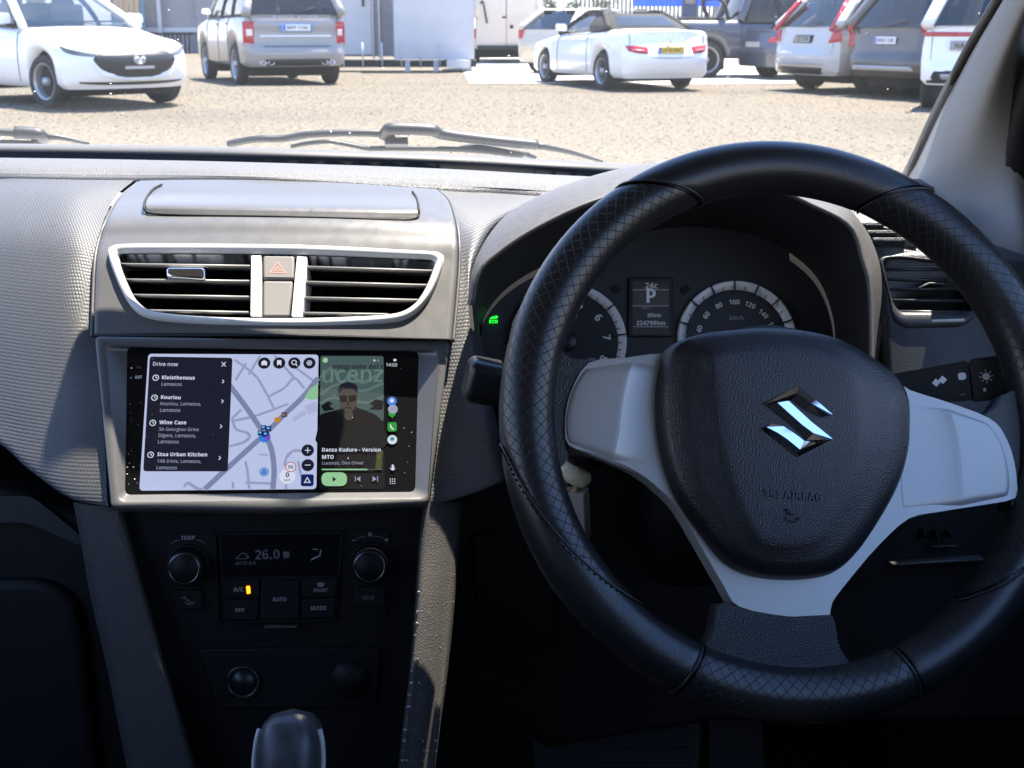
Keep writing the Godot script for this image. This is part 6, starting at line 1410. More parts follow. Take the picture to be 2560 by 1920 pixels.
		part(t, "roof_rail", tube(spline([Vector3(x - dir * 0.08, 1.40, -0.95), Vector3(x - dir * 0.07, 1.44, -0.4), Vector3(x - dir * 0.07, 1.44, 0.6), Vector3(x - dir * 0.08, 1.38, 1.35)], 5), 0.035, 8), mat.trim_cloth)
	part(t, "rear_window", sheet([[Vector3(-0.78, 0.95, 1.58), Vector3(0.40, 0.95, 1.58)], [Vector3(-0.74, 1.40, 1.33), Vector3(0.36, 1.40, 1.33)]]), mat.cabin_dimming_glass)  # out of view; its dark tint is added to dim the cabin
	for x in [-0.83, 0.45]:
		part(t, "rear_side_window", sheet([[Vector3(x, 0.98, 0.28), Vector3(x, 0.98, 1.15)], [Vector3(x + (0.04 if x < 0 else -0.04), 1.40, 0.28), Vector3(x + (0.04 if x < 0 else -0.04), 1.40, 1.15)]]), mat.cabin_dimming_glass)
	part(t, "rear_bench", box(1.2, 0.55, 0.16, 0.05), mat.seat_cloth, Transform3D(Basis(Vector3(1, 0, 0), 0.3), Vector3(-0.19, 0.80, 1.05)))
	part(t, "floor_pan", box(1.42, 0.04, 3.3, 0.01), mat.carpet, moved(Vector3(-0.19, 0.22, -0.2)))
	part(t, "bulkhead", box(1.42, 0.80, 0.05, 0.01), mat.carpet, moved(Vector3(-0.19, 0.58, -1.66)))
	part(t, "tailgate", box(1.36, 0.72, 0.06, 0.02), mat.black_plastic, moved(Vector3(-0.19, 0.60, 1.55)))
	part(t, "bonnet", sheet(finer([[Vector3(-0.95, 0.9969, -1.5805), Vector3(-0.55, 0.9923, -1.5122), Vector3(-0.19, 0.9818, -1.4413), Vector3(0.1, 0.9964, -1.4832), Vector3(0.3, 1.0189, -1.4422), Vector3(0.55, 0.9996, -1.4443)],
		[Vector3(-0.95, 1.0019, -1.7705), Vector3(-0.55, 0.9973, -1.7022), Vector3(-0.19, 0.9868, -1.6313), Vector3(0.1, 1.0014, -1.6732), Vector3(0.3, 1.0239, -1.6322), Vector3(0.55, 1.0046, -1.6343)],
		[Vector3(-0.95, 0.9419, -2.0705), Vector3(-0.55, 0.9373, -2.0022), Vector3(-0.19, 0.9268, -1.9313), Vector3(0.1, 0.9414, -1.9732), Vector3(0.3, 0.9639, -1.9322), Vector3(0.55, 0.9446, -1.9343)],
		[Vector3(-0.95, 0.7819, -2.4705), Vector3(-0.55, 0.7773, -2.4022), Vector3(-0.19, 0.7668, -2.3313), Vector3(0.1, 0.7814, -2.3732), Vector3(0.3, 0.8039, -2.3322), Vector3(0.55, 0.7846, -2.3343)]], 4, 4)), mat.car_white, Transform3D(), "white bonnet edge beyond the windscreen")
	for x in [-0.56, 0.19]:
		var s := thing("front_seat", "black cloth front seat, driver's side" if x > 0 else "black cloth front seat, passenger side", "seat", moved(Vector3(x, 0.26, 0.1)))
		part(s, "cushion", box(0.5, 0.16, 0.5, 0.06), mat.seat_cloth, moved(Vector3(x, 0.50, -0.05)))
		part(s, "backrest", box(0.48, 0.62, 0.13, 0.06), mat.seat_cloth, Transform3D(Basis(Vector3(1, 0, 0), 0.3), Vector3(x, 0.82, 0.30)))
		part(s, "headrest", box(0.26, 0.18, 0.10, 0.04), mat.seat_cloth, Transform3D(Basis(Vector3(1, 0, 0), 0.2), Vector3(x + (0.05 if x > 0 else -0.05), 1.20, 0.42)))


func windscreen_and_wipers() -> void:
	var f := Transform3D(Vector3(1, 0, 0), Vector3(0, 0.5, 0.866), Vector3(0, 0.866, -0.5), Vector3(-0.2987, 1.0411, -1.6236))
	var w := alone("windscreen", sheet(finer([[Vector3(-0.7584, 1.0579, -1.5325), Vector3(-0.5836, 1.0631, -1.47), Vector3(-0.4265, 1.064, -1.4427), Vector3(-0.2546, 1.0656, -1.3884), Vector3(-0.0819, 1.0583, -1.4013), Vector3(0.0496, 1.0465, -1.452), Vector3(0.201, 1.0432, -1.4015), Vector3(0.3318, 1.0362, -1.3918), Vector3(0.4658, 1.0306, -1.3963)],
		[Vector3(-0.7663, 1.1597, -1.3793), Vector3(-0.5986, 1.1685, -1.3418), Vector3(-0.4442, 1.1727, -1.328), Vector3(-0.2788, 1.176, -1.2912), Vector3(-0.1127, 1.1712, -1.3022), Vector3(0.0225, 1.1617, -1.3389), Vector3(0.1726, 1.1571, -1.297), Vector3(0.3073, 1.1483, -1.2831), Vector3(0.4443, 1.1392, -1.2772)],
		[Vector3(-0.7742, 1.2515, -1.2262), Vector3(-0.6137, 1.2639, -1.2136), Vector3(-0.462, 1.2714, -1.2132), Vector3(-0.3029, 1.2764, -1.1941), Vector3(-0.1434, 1.2742, -1.2032), Vector3(-0.0046, 1.2668, -1.2258), Vector3(0.1442, 1.261, -1.1926), Vector3(0.2828, 1.2504, -1.1745), Vector3(0.4229, 1.2378, -1.1582)],
		[Vector3(-0.7821, 1.3332, -1.0731), Vector3(-0.6287, 1.3493, -1.0854), Vector3(-0.4797, 1.3601, -1.0985), Vector3(-0.3271, 1.3668, -1.0969), Vector3(-0.1742, 1.3671, -1.1041), Vector3(-0.0317, 1.362, -1.1128), Vector3(0.1159, 1.3549, -1.0882), Vector3(0.2583, 1.3426, -1.0658), Vector3(0.4014, 1.3264, -1.0391)],
		[Vector3(-0.79, 1.405, -0.92), Vector3(-0.6438, 1.4247, -0.9572), Vector3(-0.4975, 1.4387, -0.9838), Vector3(-0.3513, 1.4472, -0.9997), Vector3(-0.205, 1.45, -1.005), Vector3(-0.0588, 1.4472, -0.9997), Vector3(0.0875, 1.4387, -0.9838), Vector3(0.2337, 1.4247, -0.9572), Vector3(0.38, 1.405, -0.92)]], 6, 6)), mat.clear_glass, "large clear windscreen with a little dust on it", "windscreen", Transform3D())
	var net: Array = finer([[Vector3(-0.7584, 1.0579, -1.5325), Vector3(-0.5836, 1.0631, -1.47), Vector3(-0.4265, 1.064, -1.4427), Vector3(-0.2546, 1.0656, -1.3884), Vector3(-0.0819, 1.0583, -1.4013), Vector3(0.0496, 1.0465, -1.452), Vector3(0.201, 1.0432, -1.4015), Vector3(0.3318, 1.0362, -1.3918), Vector3(0.4658, 1.0306, -1.3963)],
		[Vector3(-0.7663, 1.1597, -1.3793), Vector3(-0.5986, 1.1685, -1.3418), Vector3(-0.4442, 1.1727, -1.328), Vector3(-0.2788, 1.176, -1.2912), Vector3(-0.1127, 1.1712, -1.3022), Vector3(0.0225, 1.1617, -1.3389), Vector3(0.1726, 1.1571, -1.297), Vector3(0.3073, 1.1483, -1.2831), Vector3(0.4443, 1.1392, -1.2772)],
		[Vector3(-0.7742, 1.2515, -1.2262), Vector3(-0.6137, 1.2639, -1.2136), Vector3(-0.462, 1.2714, -1.2132), Vector3(-0.3029, 1.2764, -1.1941), Vector3(-0.1434, 1.2742, -1.2032), Vector3(-0.0046, 1.2668, -1.2258), Vector3(0.1442, 1.261, -1.1926), Vector3(0.2828, 1.2504, -1.1745), Vector3(0.4229, 1.2378, -1.1582)],
		[Vector3(-0.7821, 1.3332, -1.0731), Vector3(-0.6287, 1.3493, -1.0854), Vector3(-0.4797, 1.3601, -1.0985), Vector3(-0.3271, 1.3668, -1.0969), Vector3(-0.1742, 1.3671, -1.1041), Vector3(-0.0317, 1.362, -1.1128), Vector3(0.1159, 1.3549, -1.0882), Vector3(0.2583, 1.3426, -1.0658), Vector3(0.4014, 1.3264, -1.0391)],
		[Vector3(-0.79, 1.405, -0.92), Vector3(-0.6438, 1.4247, -0.9572), Vector3(-0.4975, 1.4387, -0.9838), Vector3(-0.3513, 1.4472, -0.9997), Vector3(-0.205, 1.45, -1.005), Vector3(-0.0588, 1.4472, -0.9997), Vector3(0.0875, 1.4387, -0.9838), Vector3(0.2337, 1.4247, -0.9572), Vector3(0.38, 1.405, -0.92)]], 6, 6)
	var motes := []
	for i in 260:
		var u: Array = net[rng.randi_range(0, int(net.size() * 0.7))]
		var j := rng.randi_range(0, u.size() - 2)
		motes.append(u[j].lerp(u[j + 1], rng.randf()) + Vector3(0, rng.randf_range(0.0, 0.012), 0.0005))
	specks(w, motes, Basis(Vector3(1, 0, 0), -1.0), 0.00025, 0.0009)
	var a := thing("wiper", "black wiper arm and blade lying along the windscreen base, centre", "windscreen wiper", lift(f, 0, 0.05, 0.03))
	wiper(a, [Vector3(-0.3737, 1.0468, -1.6736), Vector3(-0.3341, 1.0544, -1.6606), Vector3(-0.2976, 1.0553, -1.6589), Vector3(-0.2657, 1.0609, -1.6493), Vector3(-0.225, 1.0636, -1.6446), Vector3(-0.1852, 1.0636, -1.6446), Vector3(-0.1615, 1.0627, -1.6461)], [Vector3(-0.1643, 1.059, -1.6525), Vector3(-0.1587, 1.0673, -1.6382), Vector3(-0.1503, 1.07, -1.6336), Vector3(-0.1051, 1.0682, -1.6367), Vector3(-0.0976, 1.0645, -1.643), Vector3(-0.0879, 1.0618, -1.6477), Vector3(-0.0663, 1.0581, -1.6541), Vector3(-0.0264, 1.0525, -1.6638), Vector3(0.0221, 1.0468, -1.6736), Vector3(0.0323, 1.0449, -1.6769)], [Vector3(0.0323, 1.0449, -1.6769), Vector3(0.076, 1.0343, -1.6954), Vector3(0.1235, 1.0183, -1.723)], [Vector3(-0.1844, 1.0435, -1.6494), Vector3(-0.0664, 1.0416, -1.6526), Vector3(0.014, 1.032, -1.6693)])
	for q in [[Vector3(-0.2893, 1.0443, -1.6659), Vector3(-0.2676, 1.0491, -1.6577), Vector3(-0.2426, 1.0519, -1.6529), Vector3(-0.2271, 1.05, -1.6561), Vector3(-0.1852, 1.0396, -1.6742)], [Vector3(-0.0817, 1.0376, -1.6776), Vector3(-0.0548, 1.0443, -1.6659), Vector3(-0.0266, 1.0415, -1.6709), Vector3(0.0059, 1.0357, -1.6809), Vector3(0.0307, 1.0268, -1.6962)]]:
		part(a, "yoke", tube(spline(q, 4), 0.0045, 6, false, -1.0, 0.7), mat.wiper_black)
	for q in [Vector3(-0.2892, 1.0541, -1.6731), Vector3(-0.2401, 1.0479, -1.6798), Vector3(-0.1325, 1.0598, -1.6711), Vector3(-0.0278, 1.0397, -1.694), Vector3(0.0232, 1.0426, -1.6929)]:
		part(a, "rivet", sphere(0.0042, 0.0022), mat.chrome, Transform3D(f.basis, q))
	part(a, "nozzle", box(0.03, 0.012, 0.012, 0.003), mat.wiper_black, Transform3D(f.basis, Vector3(-0.1496, 1.0527, -1.6434)))
	var b := thing("wiper", "end of the passenger side wiper at the left edge of the windscreen", "windscreen wiper", moved(Vector3(-0.6431, 1.0581, -1.6541)))
	wiper(b, [Vector3(-0.7736, 1.0727, -1.6289), Vector3(-0.7161, 1.0709, -1.632), Vector3(-0.6613, 1.0654, -1.6414), Vector3(-0.6389, 1.0636, -1.6446)], [Vector3(-0.6421, 1.0645, -1.643), Vector3(-0.6229, 1.0636, -1.6446), Vector3(-0.6115, 1.0618, -1.6477), Vector3(-0.6152, 1.0534, -1.6622), Vector3(-0.6279, 1.0516, -1.6654)], [Vector3(-0.6118, 1.0581, -1.6541), Vector3(-0.5883, 1.0562, -1.6573), Vector3(-0.5584, 1.0468, -1.6736)], [Vector3(-0.7804, 1.0555, -1.6386), Vector3(-0.6642, 1.0518, -1.645), Vector3(-0.6218, 1.0499, -1.6482)])
	for q in [Vector3(-0.6233, 1.0583, -1.6658), Vector3(-0.6738, 1.0526, -1.6716)]:
		part(b, "rivet", sphere(0.0042, 0.0022), mat.chrome, Transform3D(f.basis, q))


func sphere(r: float, h: float) -> ArrayMesh:
	return lathe([Vector2(r, -h * 0.5), Vector2(r, 0.2 * h), Vector2(r * 0.7, h * 0.8), Vector2(0, h)], 16)


func wiper(t: Node3D, arm: Array, head: Array, tip: Array, blade: Array) -> void:
	part(t, "arm", tube(spline(arm, 5), 0.0062, 8, false, -1.0, 0.8), mat.wiper_black)
	part(t, "head", tube(spline(head, 5), 0.0105, 8, false, 0.008, 0.8), mat.wiper_black)
	part(t, "tip", tube(spline(tip, 5), 0.005, 8, false, 0.002), mat.wiper_black)
	part(t, "blade", tube(spline(blade, 5), 0.0035, 6), mat.rubber)


# ---------- parked cars ----------
func curve_at(list: Array, x: float) -> float:   # [[x, value], ...] with eased steps between
	if x <= list[0][0]: return list[0][1]
	for i in list.size() - 1:
		if x <= list[i + 1][0]:
			var t: float = (x - list[i][0]) / (list[i + 1][0] - list[i][0])
			return lerpf(list[i][1], list[i + 1][1], t * t * (3.0 - 2.0 * t) * 0.5 + t * 0.5)
	return list[-1][1]


func half_width(c: Dictionary, z: float) -> float:
	var e: float = absf(z) / (c.long / 2.0)
	return c.wide / 2.0 * (1.0 - 0.085 * pow(e, 5.0))


# the outline of the right half of the body at z, sill to middle of the deck
func half_section(c: Dictionary, z: float) -> Array:
	var w := half_width(c, z)
	var deck := curve_at(c.deck, z)
	var low: float = c.sill
	for wz in [c.front_axle, c.rear_axle]:
		var ra: float = c.wheel * 1.14
		if absf(z - wz) < ra: low = maxf(low, c.wheel + sqrt(ra * ra - (z - wz) * (z - wz)))
	var h := deck - low
	return [Vector2(w * 0.90, low), Vector2(w * 0.985, low + minf(0.07, h * 0.2)), Vector2(w * 1.0, low + h * 0.42), Vector2(w * 0.992, low + h * 0.66), Vector2(w * 0.968, deck - minf(0.09, h * 0.2)), Vector2(w * 0.925, deck - 0.03), Vector2(w * 0.85, deck - 0.004), Vector2(w * 0.45, deck + 0.02), Vector2(0, deck + 0.026)]


# a point on the front or rear face of the body, x across, y up
func nose(c: Dictionary, front: bool, x: float, y: float, out := 0.0) -> Vector3:
	var list: Array = c.nose if front else c.tail
	var most := 0.0
	for q in list: most = maxf(most, q[1])
	var ze: float = c.long / 2.0 - most
	var w := half_width(c, ze) * 0.97
	var s := clampf(absf(x) / w, 0, 1)
	var z: float = ze + curve_at(list, y) * (1.0 - pow(s, 3.2 if front else 4.5)) + out
	return Vector3(x, y, -z if front else z)


func face_patch(c: Dictionary, front: bool, top: Array, bottom: Array, out := 0.012) -> ArrayMesh:
	var rows := []
	var a := spline(top, 5)
	var b := spline(bottom, 5)
	for k in 7:
		var row := []
		for i in a.size():
			var q: Vector2 = a[i].lerp(b[i], k / 6.0)
			var e := 1.0 if k in [0, 6] or i in [0, a.size() - 1] else 0.0
			row.append(nose(c, front, q.x, q.y, out - 0.02 * e))
		rows.append(row)
	return sheet(rows)


func mirrored(p: Array) -> Array:
	var out := []
	for q in p: out.append(Vector2(-q.x, q.y))
	return out


func car(called: String, c: Dictionary) -> Node3D:
	c.place.y = yard_height(c.place.x, c.place.z)
	var f := Transform3D(Basis(Vector3(0, 1, 0), c.turn), c.place)
	var t := thing(called, c.label, c.category, f, "cars parked in the gravel yard")
	var paint: Material = mat[c.paint]
	# body skin
	var most_f := 0.0
	for q in c.nose: most_f = maxf(most_f, q[1])
	var most_r := 0.0
	for q in c.tail: most_r = maxf(most_r, q[1])
	var z0: float = -(c.long / 2.0 - most_f)
	var z1: float = c.long / 2.0 - most_r
	var rows := []
	for k in 91:
		var z := lerpf(z0, z1, k / 90.0)
		var h := half_section(c, z)
		var row := []
		for i in h.size(): row.append(Vector3(h[i].x, h[i].y, z))
		for i in range(h.size() - 2, -1, -1): row.append(Vector3(-h[i].x, h[i].y, z))
		rows.append(row)
	part(t, "body", sheet(rows), paint, f)
	for front in [true, false]:
		var ze := z0 if front else z1
		var h := half_section(c, ze)
		var grid := []
		for i in 7:
			for sub in (3 if i < 6 else 1):
				var q: Vector2 = h[i].lerp(h[mini(i + 1, 6)], sub / 3.0)
				var row := []
				for j in 25:
					var s := j / 12.0 - 1.0
					var bulge := curve_at(c.nose if front else c.tail, q.y) * (1.0 - pow(absf(s), 3.2 if front else 4.5))
					row.append(Vector3(s * q.x, q.y + (0.02 * (1.0 - s * s) if i == 6 else 0.0), ze + (-bulge if front else bulge)))
				grid.append(row)
		var last := []
		for j in 25:
			var s := j / 12.0 - 1.0
			last.append(Vector3(s * h[6].x, h[6].y + 0.024 * (1.0 - s * s), ze + (0.02 if front else -0.02)))
		grid.append(last)
		part(t, "front_bumper" if front else "rear_bumper", sheet(grid), paint, f)
	# dark underside and wheel housings
	part(t, "underside", box(c.wide * 0.72, 0.12, c.long * 0.80, 0.03), mat.under_black, lift(f, 0, c.sill + 0.05, 0))
	for wz in [c.front_axle, c.rear_axle]:
		part(t, "wheel_housing", box(c.wide * 0.80, c.wheel * 1.6, c.wheel * 2.25, 0.05), mat.under_black, lift(f, 0, c.wheel * 1.25, wz))
		for s in [-1.0, 1.0]:
			var w := f * Transform3D(Basis(Vector3(0, 1, 0), PI / 2 * s + (c.get("steer", 0.0) if wz < 0 else 0.0)), Vector3(s * (c.wide / 2.0 - 0.125), c.wheel, wz))
			var hb := hub(t, "wheel", w)
			var r: float = c.wheel
			part(hb, "tyre", lathe([Vector2(r * 0.66, -0.10), Vector2(r * 0.93, -0.105), Vector2(r * 0.99, -0.08), Vector2(r, -0.03), Vector2(r, 0.05), Vector2(r * 0.985, 0.085), Vector2(r * 0.92, 0.105), Vector2(r * 0.70, 0.10), Vector2(r * 0.68, 0.07)], 40), mat.tyre, w)
			var st := SurfaceTool.new()
			st.begin(Mesh.PRIMITIVE_TRIANGLES)
			st.append_from(lathe([Vector2(r * 0.70, 0.095), Vector2(r * 0.67, 0.098), Vector2(r * 0.63, 0.06), Vector2(r * 0.62, -0.06)], 40), 0, Transform3D())
			st.append_from(lathe([Vector2(r * 0.17, 0.03), Vector2(r * 0.16, 0.088), Vector2(0.0, 0.092)], 24), 0, Transform3D())
			for k in c.get("spokes", 5):
				var a: float = TAU * k / c.get("spokes", 5) + 0.3
				var p := slab(rounded([Vector2(r * 0.10, -r * 0.075), Vector2(r * 0.67, -r * 0.105), Vector2(r * 0.67, r * 0.105), Vector2(r * 0.10, r * 0.075)], 0.01, 3), 0.04, 0.082, 0.012)
				st.append_from(p, 0, Transform3D(Basis(Vector3(0, 0, 1), a), Vector3()))
			part(hb, "rim", st.commit(), mat.alloy, w)
			part(hb, "brake_disc", lathe([Vector2(r * 0.6, 0.0), Vector2(0.0, 0.002)], 24), mat.under_black, w)
	# cabin
	var g: Dictionary = c.cabin
	var belt := func(z): return curve_at(c.deck, z) + 0.012
	var roof: float = g.roof
	var wb: float = c.wide / 2.0 * 0.90
	var wt: float = c.wide / 2.0 * g.get("top", 0.68)
	var corner := func(s, front, up):   # cabin corners and points between
		var zb: float = g.front_low if front else g.rear_low
		var zt: float = g.front_high if front else g.rear_high
		return Vector3(s * lerpf(wb, wt, up), lerpf(belt.call(zb), roof - 0.03, up), lerpf(zb, zt, up))
	var top: Material = mat[c.get("top_paint", c.paint)]
	# roof
	var rr := []
	for k in 9:
		var row := []
		var u := k / 8.0
		for j in 13:
			var s := j / 6.0 - 1.0
			row.append(Vector3(s * wt * (1.02 - 0.04 * absf(u - 0.5)), roof - 0.035 + 0.05 * (1.0 - pow(absf(s), 3.0)) * (0.55 + 0.45 * sin(PI * u)), lerpf(g.front_high - 0.02, g.rear_high + 0.02, u)))
		rr.append(row)
	part(t, "roof", sheet(rr), top, f)
	# panes
	for front in [true, false]:
		var a := []
		for k in 6:
			var row := []
			for j in 11:
				var s := j / 5.0 - 1.0
				var p: Vector3 = corner.call(s * 0.94, front, k / 5.0) if front or not g.has("soft") else corner.call(s * 0.78, front, lerpf(0.22, 0.86, k / 5.0)) + Vector3(0, 0, 0.075)
				p.z += (-0.07 if front else 0.05) * (1.0 - s * s)
				row.append(p)
			a.append(row)
		part(t, "windscreen" if front else "rear_window", sheet(a), mat[c.get("glass", "car_glass")], f)
	if g.has("soft"):   # a folding top: fabric behind the doors, with a smaller window let into it
		var hoop := []
		for i in 7:
			var up := i / 6.0
			var row := []
			for s in [1.0, -1.0]:
				for k in 9:
					var u := (k / 8.0) if s > 0 else 1.0 - k / 8.0
					var a: Vector3 = corner.call(s, true, up).lerp(corner.call(s, false, up), lerpf(0.60, 1.0, u))
					row.append(a + Vector3(s * 0.03 * sin(PI * up), 0, 0.05 * u * (0.3 + 0.7 * sin(PI * up))))
			hoop.append(row)
		part(t, "soft_top", sheet(hoop), top, f)
	var pillars: Array = g.pillars   # shares of the cabin's length at which uprights stand, front to rear
	for s in [-1.0, 1.0]:
		for k in pillars.size() - 1:
			var quad := func(u, up):
				var a: Vector3 = corner.call(s, true, up)
				var b: Vector3 = corner.call(s, false, up)
				var p := a.lerp(b, u)
				p.y = lerpf(belt.call(p.z) - 0.015, roof - 0.045, up)
				p.x += s * 0.03 * sin(PI * up)
				return p
			var a := []
			for i in 4:
				var row := []
				for j in 6: row.append(quad.call(lerpf(pillars[k] + 0.012, pillars[k + 1] - 0.012, j / 5.0), lerpf(0.04, 0.95, i / 3.0)))
				a.append(row)
			part(t, "side_window", sheet(a), mat[c.get("glass", "car_glass")], f)
		for front in [true, false]:
			var path := []
			for i in 6:
				var p: Vector3 = corner.call(s * 1.0, front, i / 5.0)
				path.append(p)
			part(t, "pillar", tube(path, 0.055 if front else g.get("rear_post", 0.09), 8), top, f)
		for k in range(1, pillars.size() - 1):
			var path := []
			for i in 5:
				var a: Vector3 = corner.call(s, true, i / 4.0)
				var b: Vector3 = corner.call(s, false, i / 4.0)
				var p := a.lerp(b, pillars[k])
				p.y = lerpf(belt.call(p.z) - 0.02, roof - 0.04, i / 4.0)
				p.x += s * 0.03 * sin(PI * i / 4.0)
				path.append(p)
			part(t, "door_pillar", tube(path, 0.035, 6), mat.under_black, f)
		var rail := []
		for i in 7:
			var p: Vector3 = corner.call(s, true, 1.0).lerp(corner.call(s, false, 1.0), i / 6.0)
			rail.append(p + Vector3(0, 0.012 + 0.02 * sin(PI * i / 6.0), 0))
		part(t, "roof_edge", tube(rail, 0.04, 8), top, f)
		# mirror
		var m := Vector3(s * (wb + 0.13), belt.call(g.front_low + 0.25) + 0.10, g.front_low + 0.35)
		var mi := part(t, "wing_mirror", slab(rounded([Vector2(-0.11, -0.07), Vector2(0.11, -0.055), Vector2(0.10, 0.075), Vector2(-0.09, 0.08)], 0.05, 5), -0.06, 0.06, 0.04), mat[c.get("mirror", c.paint)], f * Transform3D(Basis(Vector3(0, 1, 0), PI + s * 0.2), m))
		part(mi, "mirror_glass", slab(rounded([Vector2(-0.09, -0.05), Vector2(0.09, -0.04), Vector2(0.08, 0.06), Vector2(-0.07, 0.06)], 0.04, 4), -0.066, -0.061), mat.chrome, f * Transform3D(Basis(Vector3(0, 1, 0), PI + s * 0.2), m))
		part(t, "mirror_foot", tube([m + Vector3(-s * 0.05, -0.05, 0), m + Vector3(-s * 0.17, -0.10, 0.0)], 0.025, 6), mat.under_black, f)
		# door gaps and handles on the flanks
		for dz in c.get("doors", []):
			var path := []
			var h := half_section(c, dz)
			for i in range(1, 6): path.append(Vector3(s * (h[i].x + 0.001), h[i].y, dz))
			part(t, "door_gap", tube(spline(path, 4), 0.006, 5), mat.under_black, f)
		for dz in c.get("handles", []):
			var h := half_section(c, dz)
			part(t, "door_handle", box(0.03, 0.03, 0.2, 0.012), paint, lift(f, s * (h[4].x + 0.012), h[4].y - 0.04, dz))
	# shut lines of tailgate and bonnet, trim under the side windows, rear wiper
	for front in [true, false]:
		var list: Array = c.nose if front else c.tail
		var zb: float = g.front_low if front else g.rear_low
		var top_y: float = curve_at(c.deck, (-1.0 if front else 1.0) * c.long / 2.0) - 0.02
		for s in [-1.0, 1.0]:
			var line := []
			if front:
				for i in 6:
					var z := lerpf(z0 + 0.10, zb - 0.05, i / 5.0)
					var h := half_section(c, z)
					line.append(Vector3(s * (h[6].x - 0.02), h[6].y + 0.003, z))
			else:
				for i in 6: line.append(nose(c, false, s * c.wide * 0.405, lerpf(list[-1][0] * 0.62, top_y, i / 5.0), 0.003))
			part(t, "shut_line", tube(line, 0.006, 5), mat.under_black, f)
	for s in [-1.0, 1.0]:
		var line := []
		for i in 9:
			var a: Vector3 = corner.call(s, true, 0.0).lerp(corner.call(s, false, 0.0), lerpf(0.03, 0.97, i / 8.0))
			a.y = belt.call(a.z) + 0.002
			line.append(a + Vector3(s * 0.008, 0, 0))
		part(t, "window_trim", tube(line, 0.012, 6), mat.under_black, f)
	if c.category == "car" and not g.has("soft"):
		var w0: Vector3 = corner.call(0.0, false, 0.05) + Vector3(0, 0, 0.075)
		var w1: Vector3 = corner.call(0.45, false, 0.22) + Vector3(0, 0, 0.075)
		part(t, "rear_wiper", tube([w0, w0.lerp(w1, 0.5) + Vector3(0, 0, 0.012), w1], 0.010, 5), mat.under_black, f)
		part(t, "aerial", tube([Vector3(0, roof + 0.02, g.rear_high - 0.15), Vector3(0, roof + 0.16, g.rear_high + 0.05)], 0.006, 5), mat.under_black, f)
	# seats and a dark floor seen through the glass
	var zm: float = (g.front_low + g.rear_low) / 2.0
	part(t, "cabin_floor", box(wb * 1.8, 0.02, absf(g.rear_low - g.front_low) * 0.86, 0.005), mat.under_black, lift(f, 0, belt.call(zm) + 0.035, zm))
	for s in [-1.0, 1.0]:
		for row in ([0.46] if g.has("soft") else [0.46, 0.78]):
			var z: float = lerpf(g.front_low, g.rear_low, row)
			part(t, "seat", box(0.46, 0.34, 0.14, 0.05), mat[c.get("seats", "seat_cloth")], lift(f, s * wb * 0.45, belt.call(z) + 0.10, z))
			part(t, "headrest", box(0.25, 0.16, 0.09, 0.04), mat[c.get("seats", "seat_cloth")], lift(f, s * wb * 0.45, belt.call(z) + 0.34, z + 0.05))
	return t


func plate(t: Node3D, c: Dictionary, front: bool, x: float, y: float, w: float, h: float, m: Material, text: String, blue := true) -> void:
	var p := nose(c, front, x, y, 0.03)
	var f: Transform3D = at_world[t] * Transform3D(Basis(Vector3(0, 1, 0), PI if front else 0.0), p)
	var o := part(t, "number_plate", box(w, h, 0.012, 0.004), m, f)
	if blue: part(o, "plate_band", box(w * 0.09, h * 0.92, 0.003, 0.001), mat.plate_blue, lift(f, -w * 0.44, 0, 0.007))
	if text: words(o, "plate_lettering", text, Vector2(-w * 0.34, -h * 0.28), Vector2(w * 0.42, -h * 0.28), 0.0065, mat.rubber, f, true, 0.002)


func lamp(t: Node3D, c: Dictionary, front: bool, called: String, top: Array, bottom: Array, m: Material, out := 0.014) -> void:
	var f: Transform3D = at_world[t]
	part(t, called, face_patch(c, front, top, bottom, out), m, f)


func lamps(t: Node3D, c: Dictionary, front: bool, called: String, top: Array, bottom: Array, m: Material, out := 0.014) -> void:
	lamp(t, c, front, called, top, bottom, m, out)
	lamp(t, c, front, called, mirrored(top), mirrored(bottom), m, out)


func vv(a: Array) -> Array:
	var out := []
	for i in range(0, a.size(), 2): out.append(Vector2(a[i], a[i + 1]))
	return out


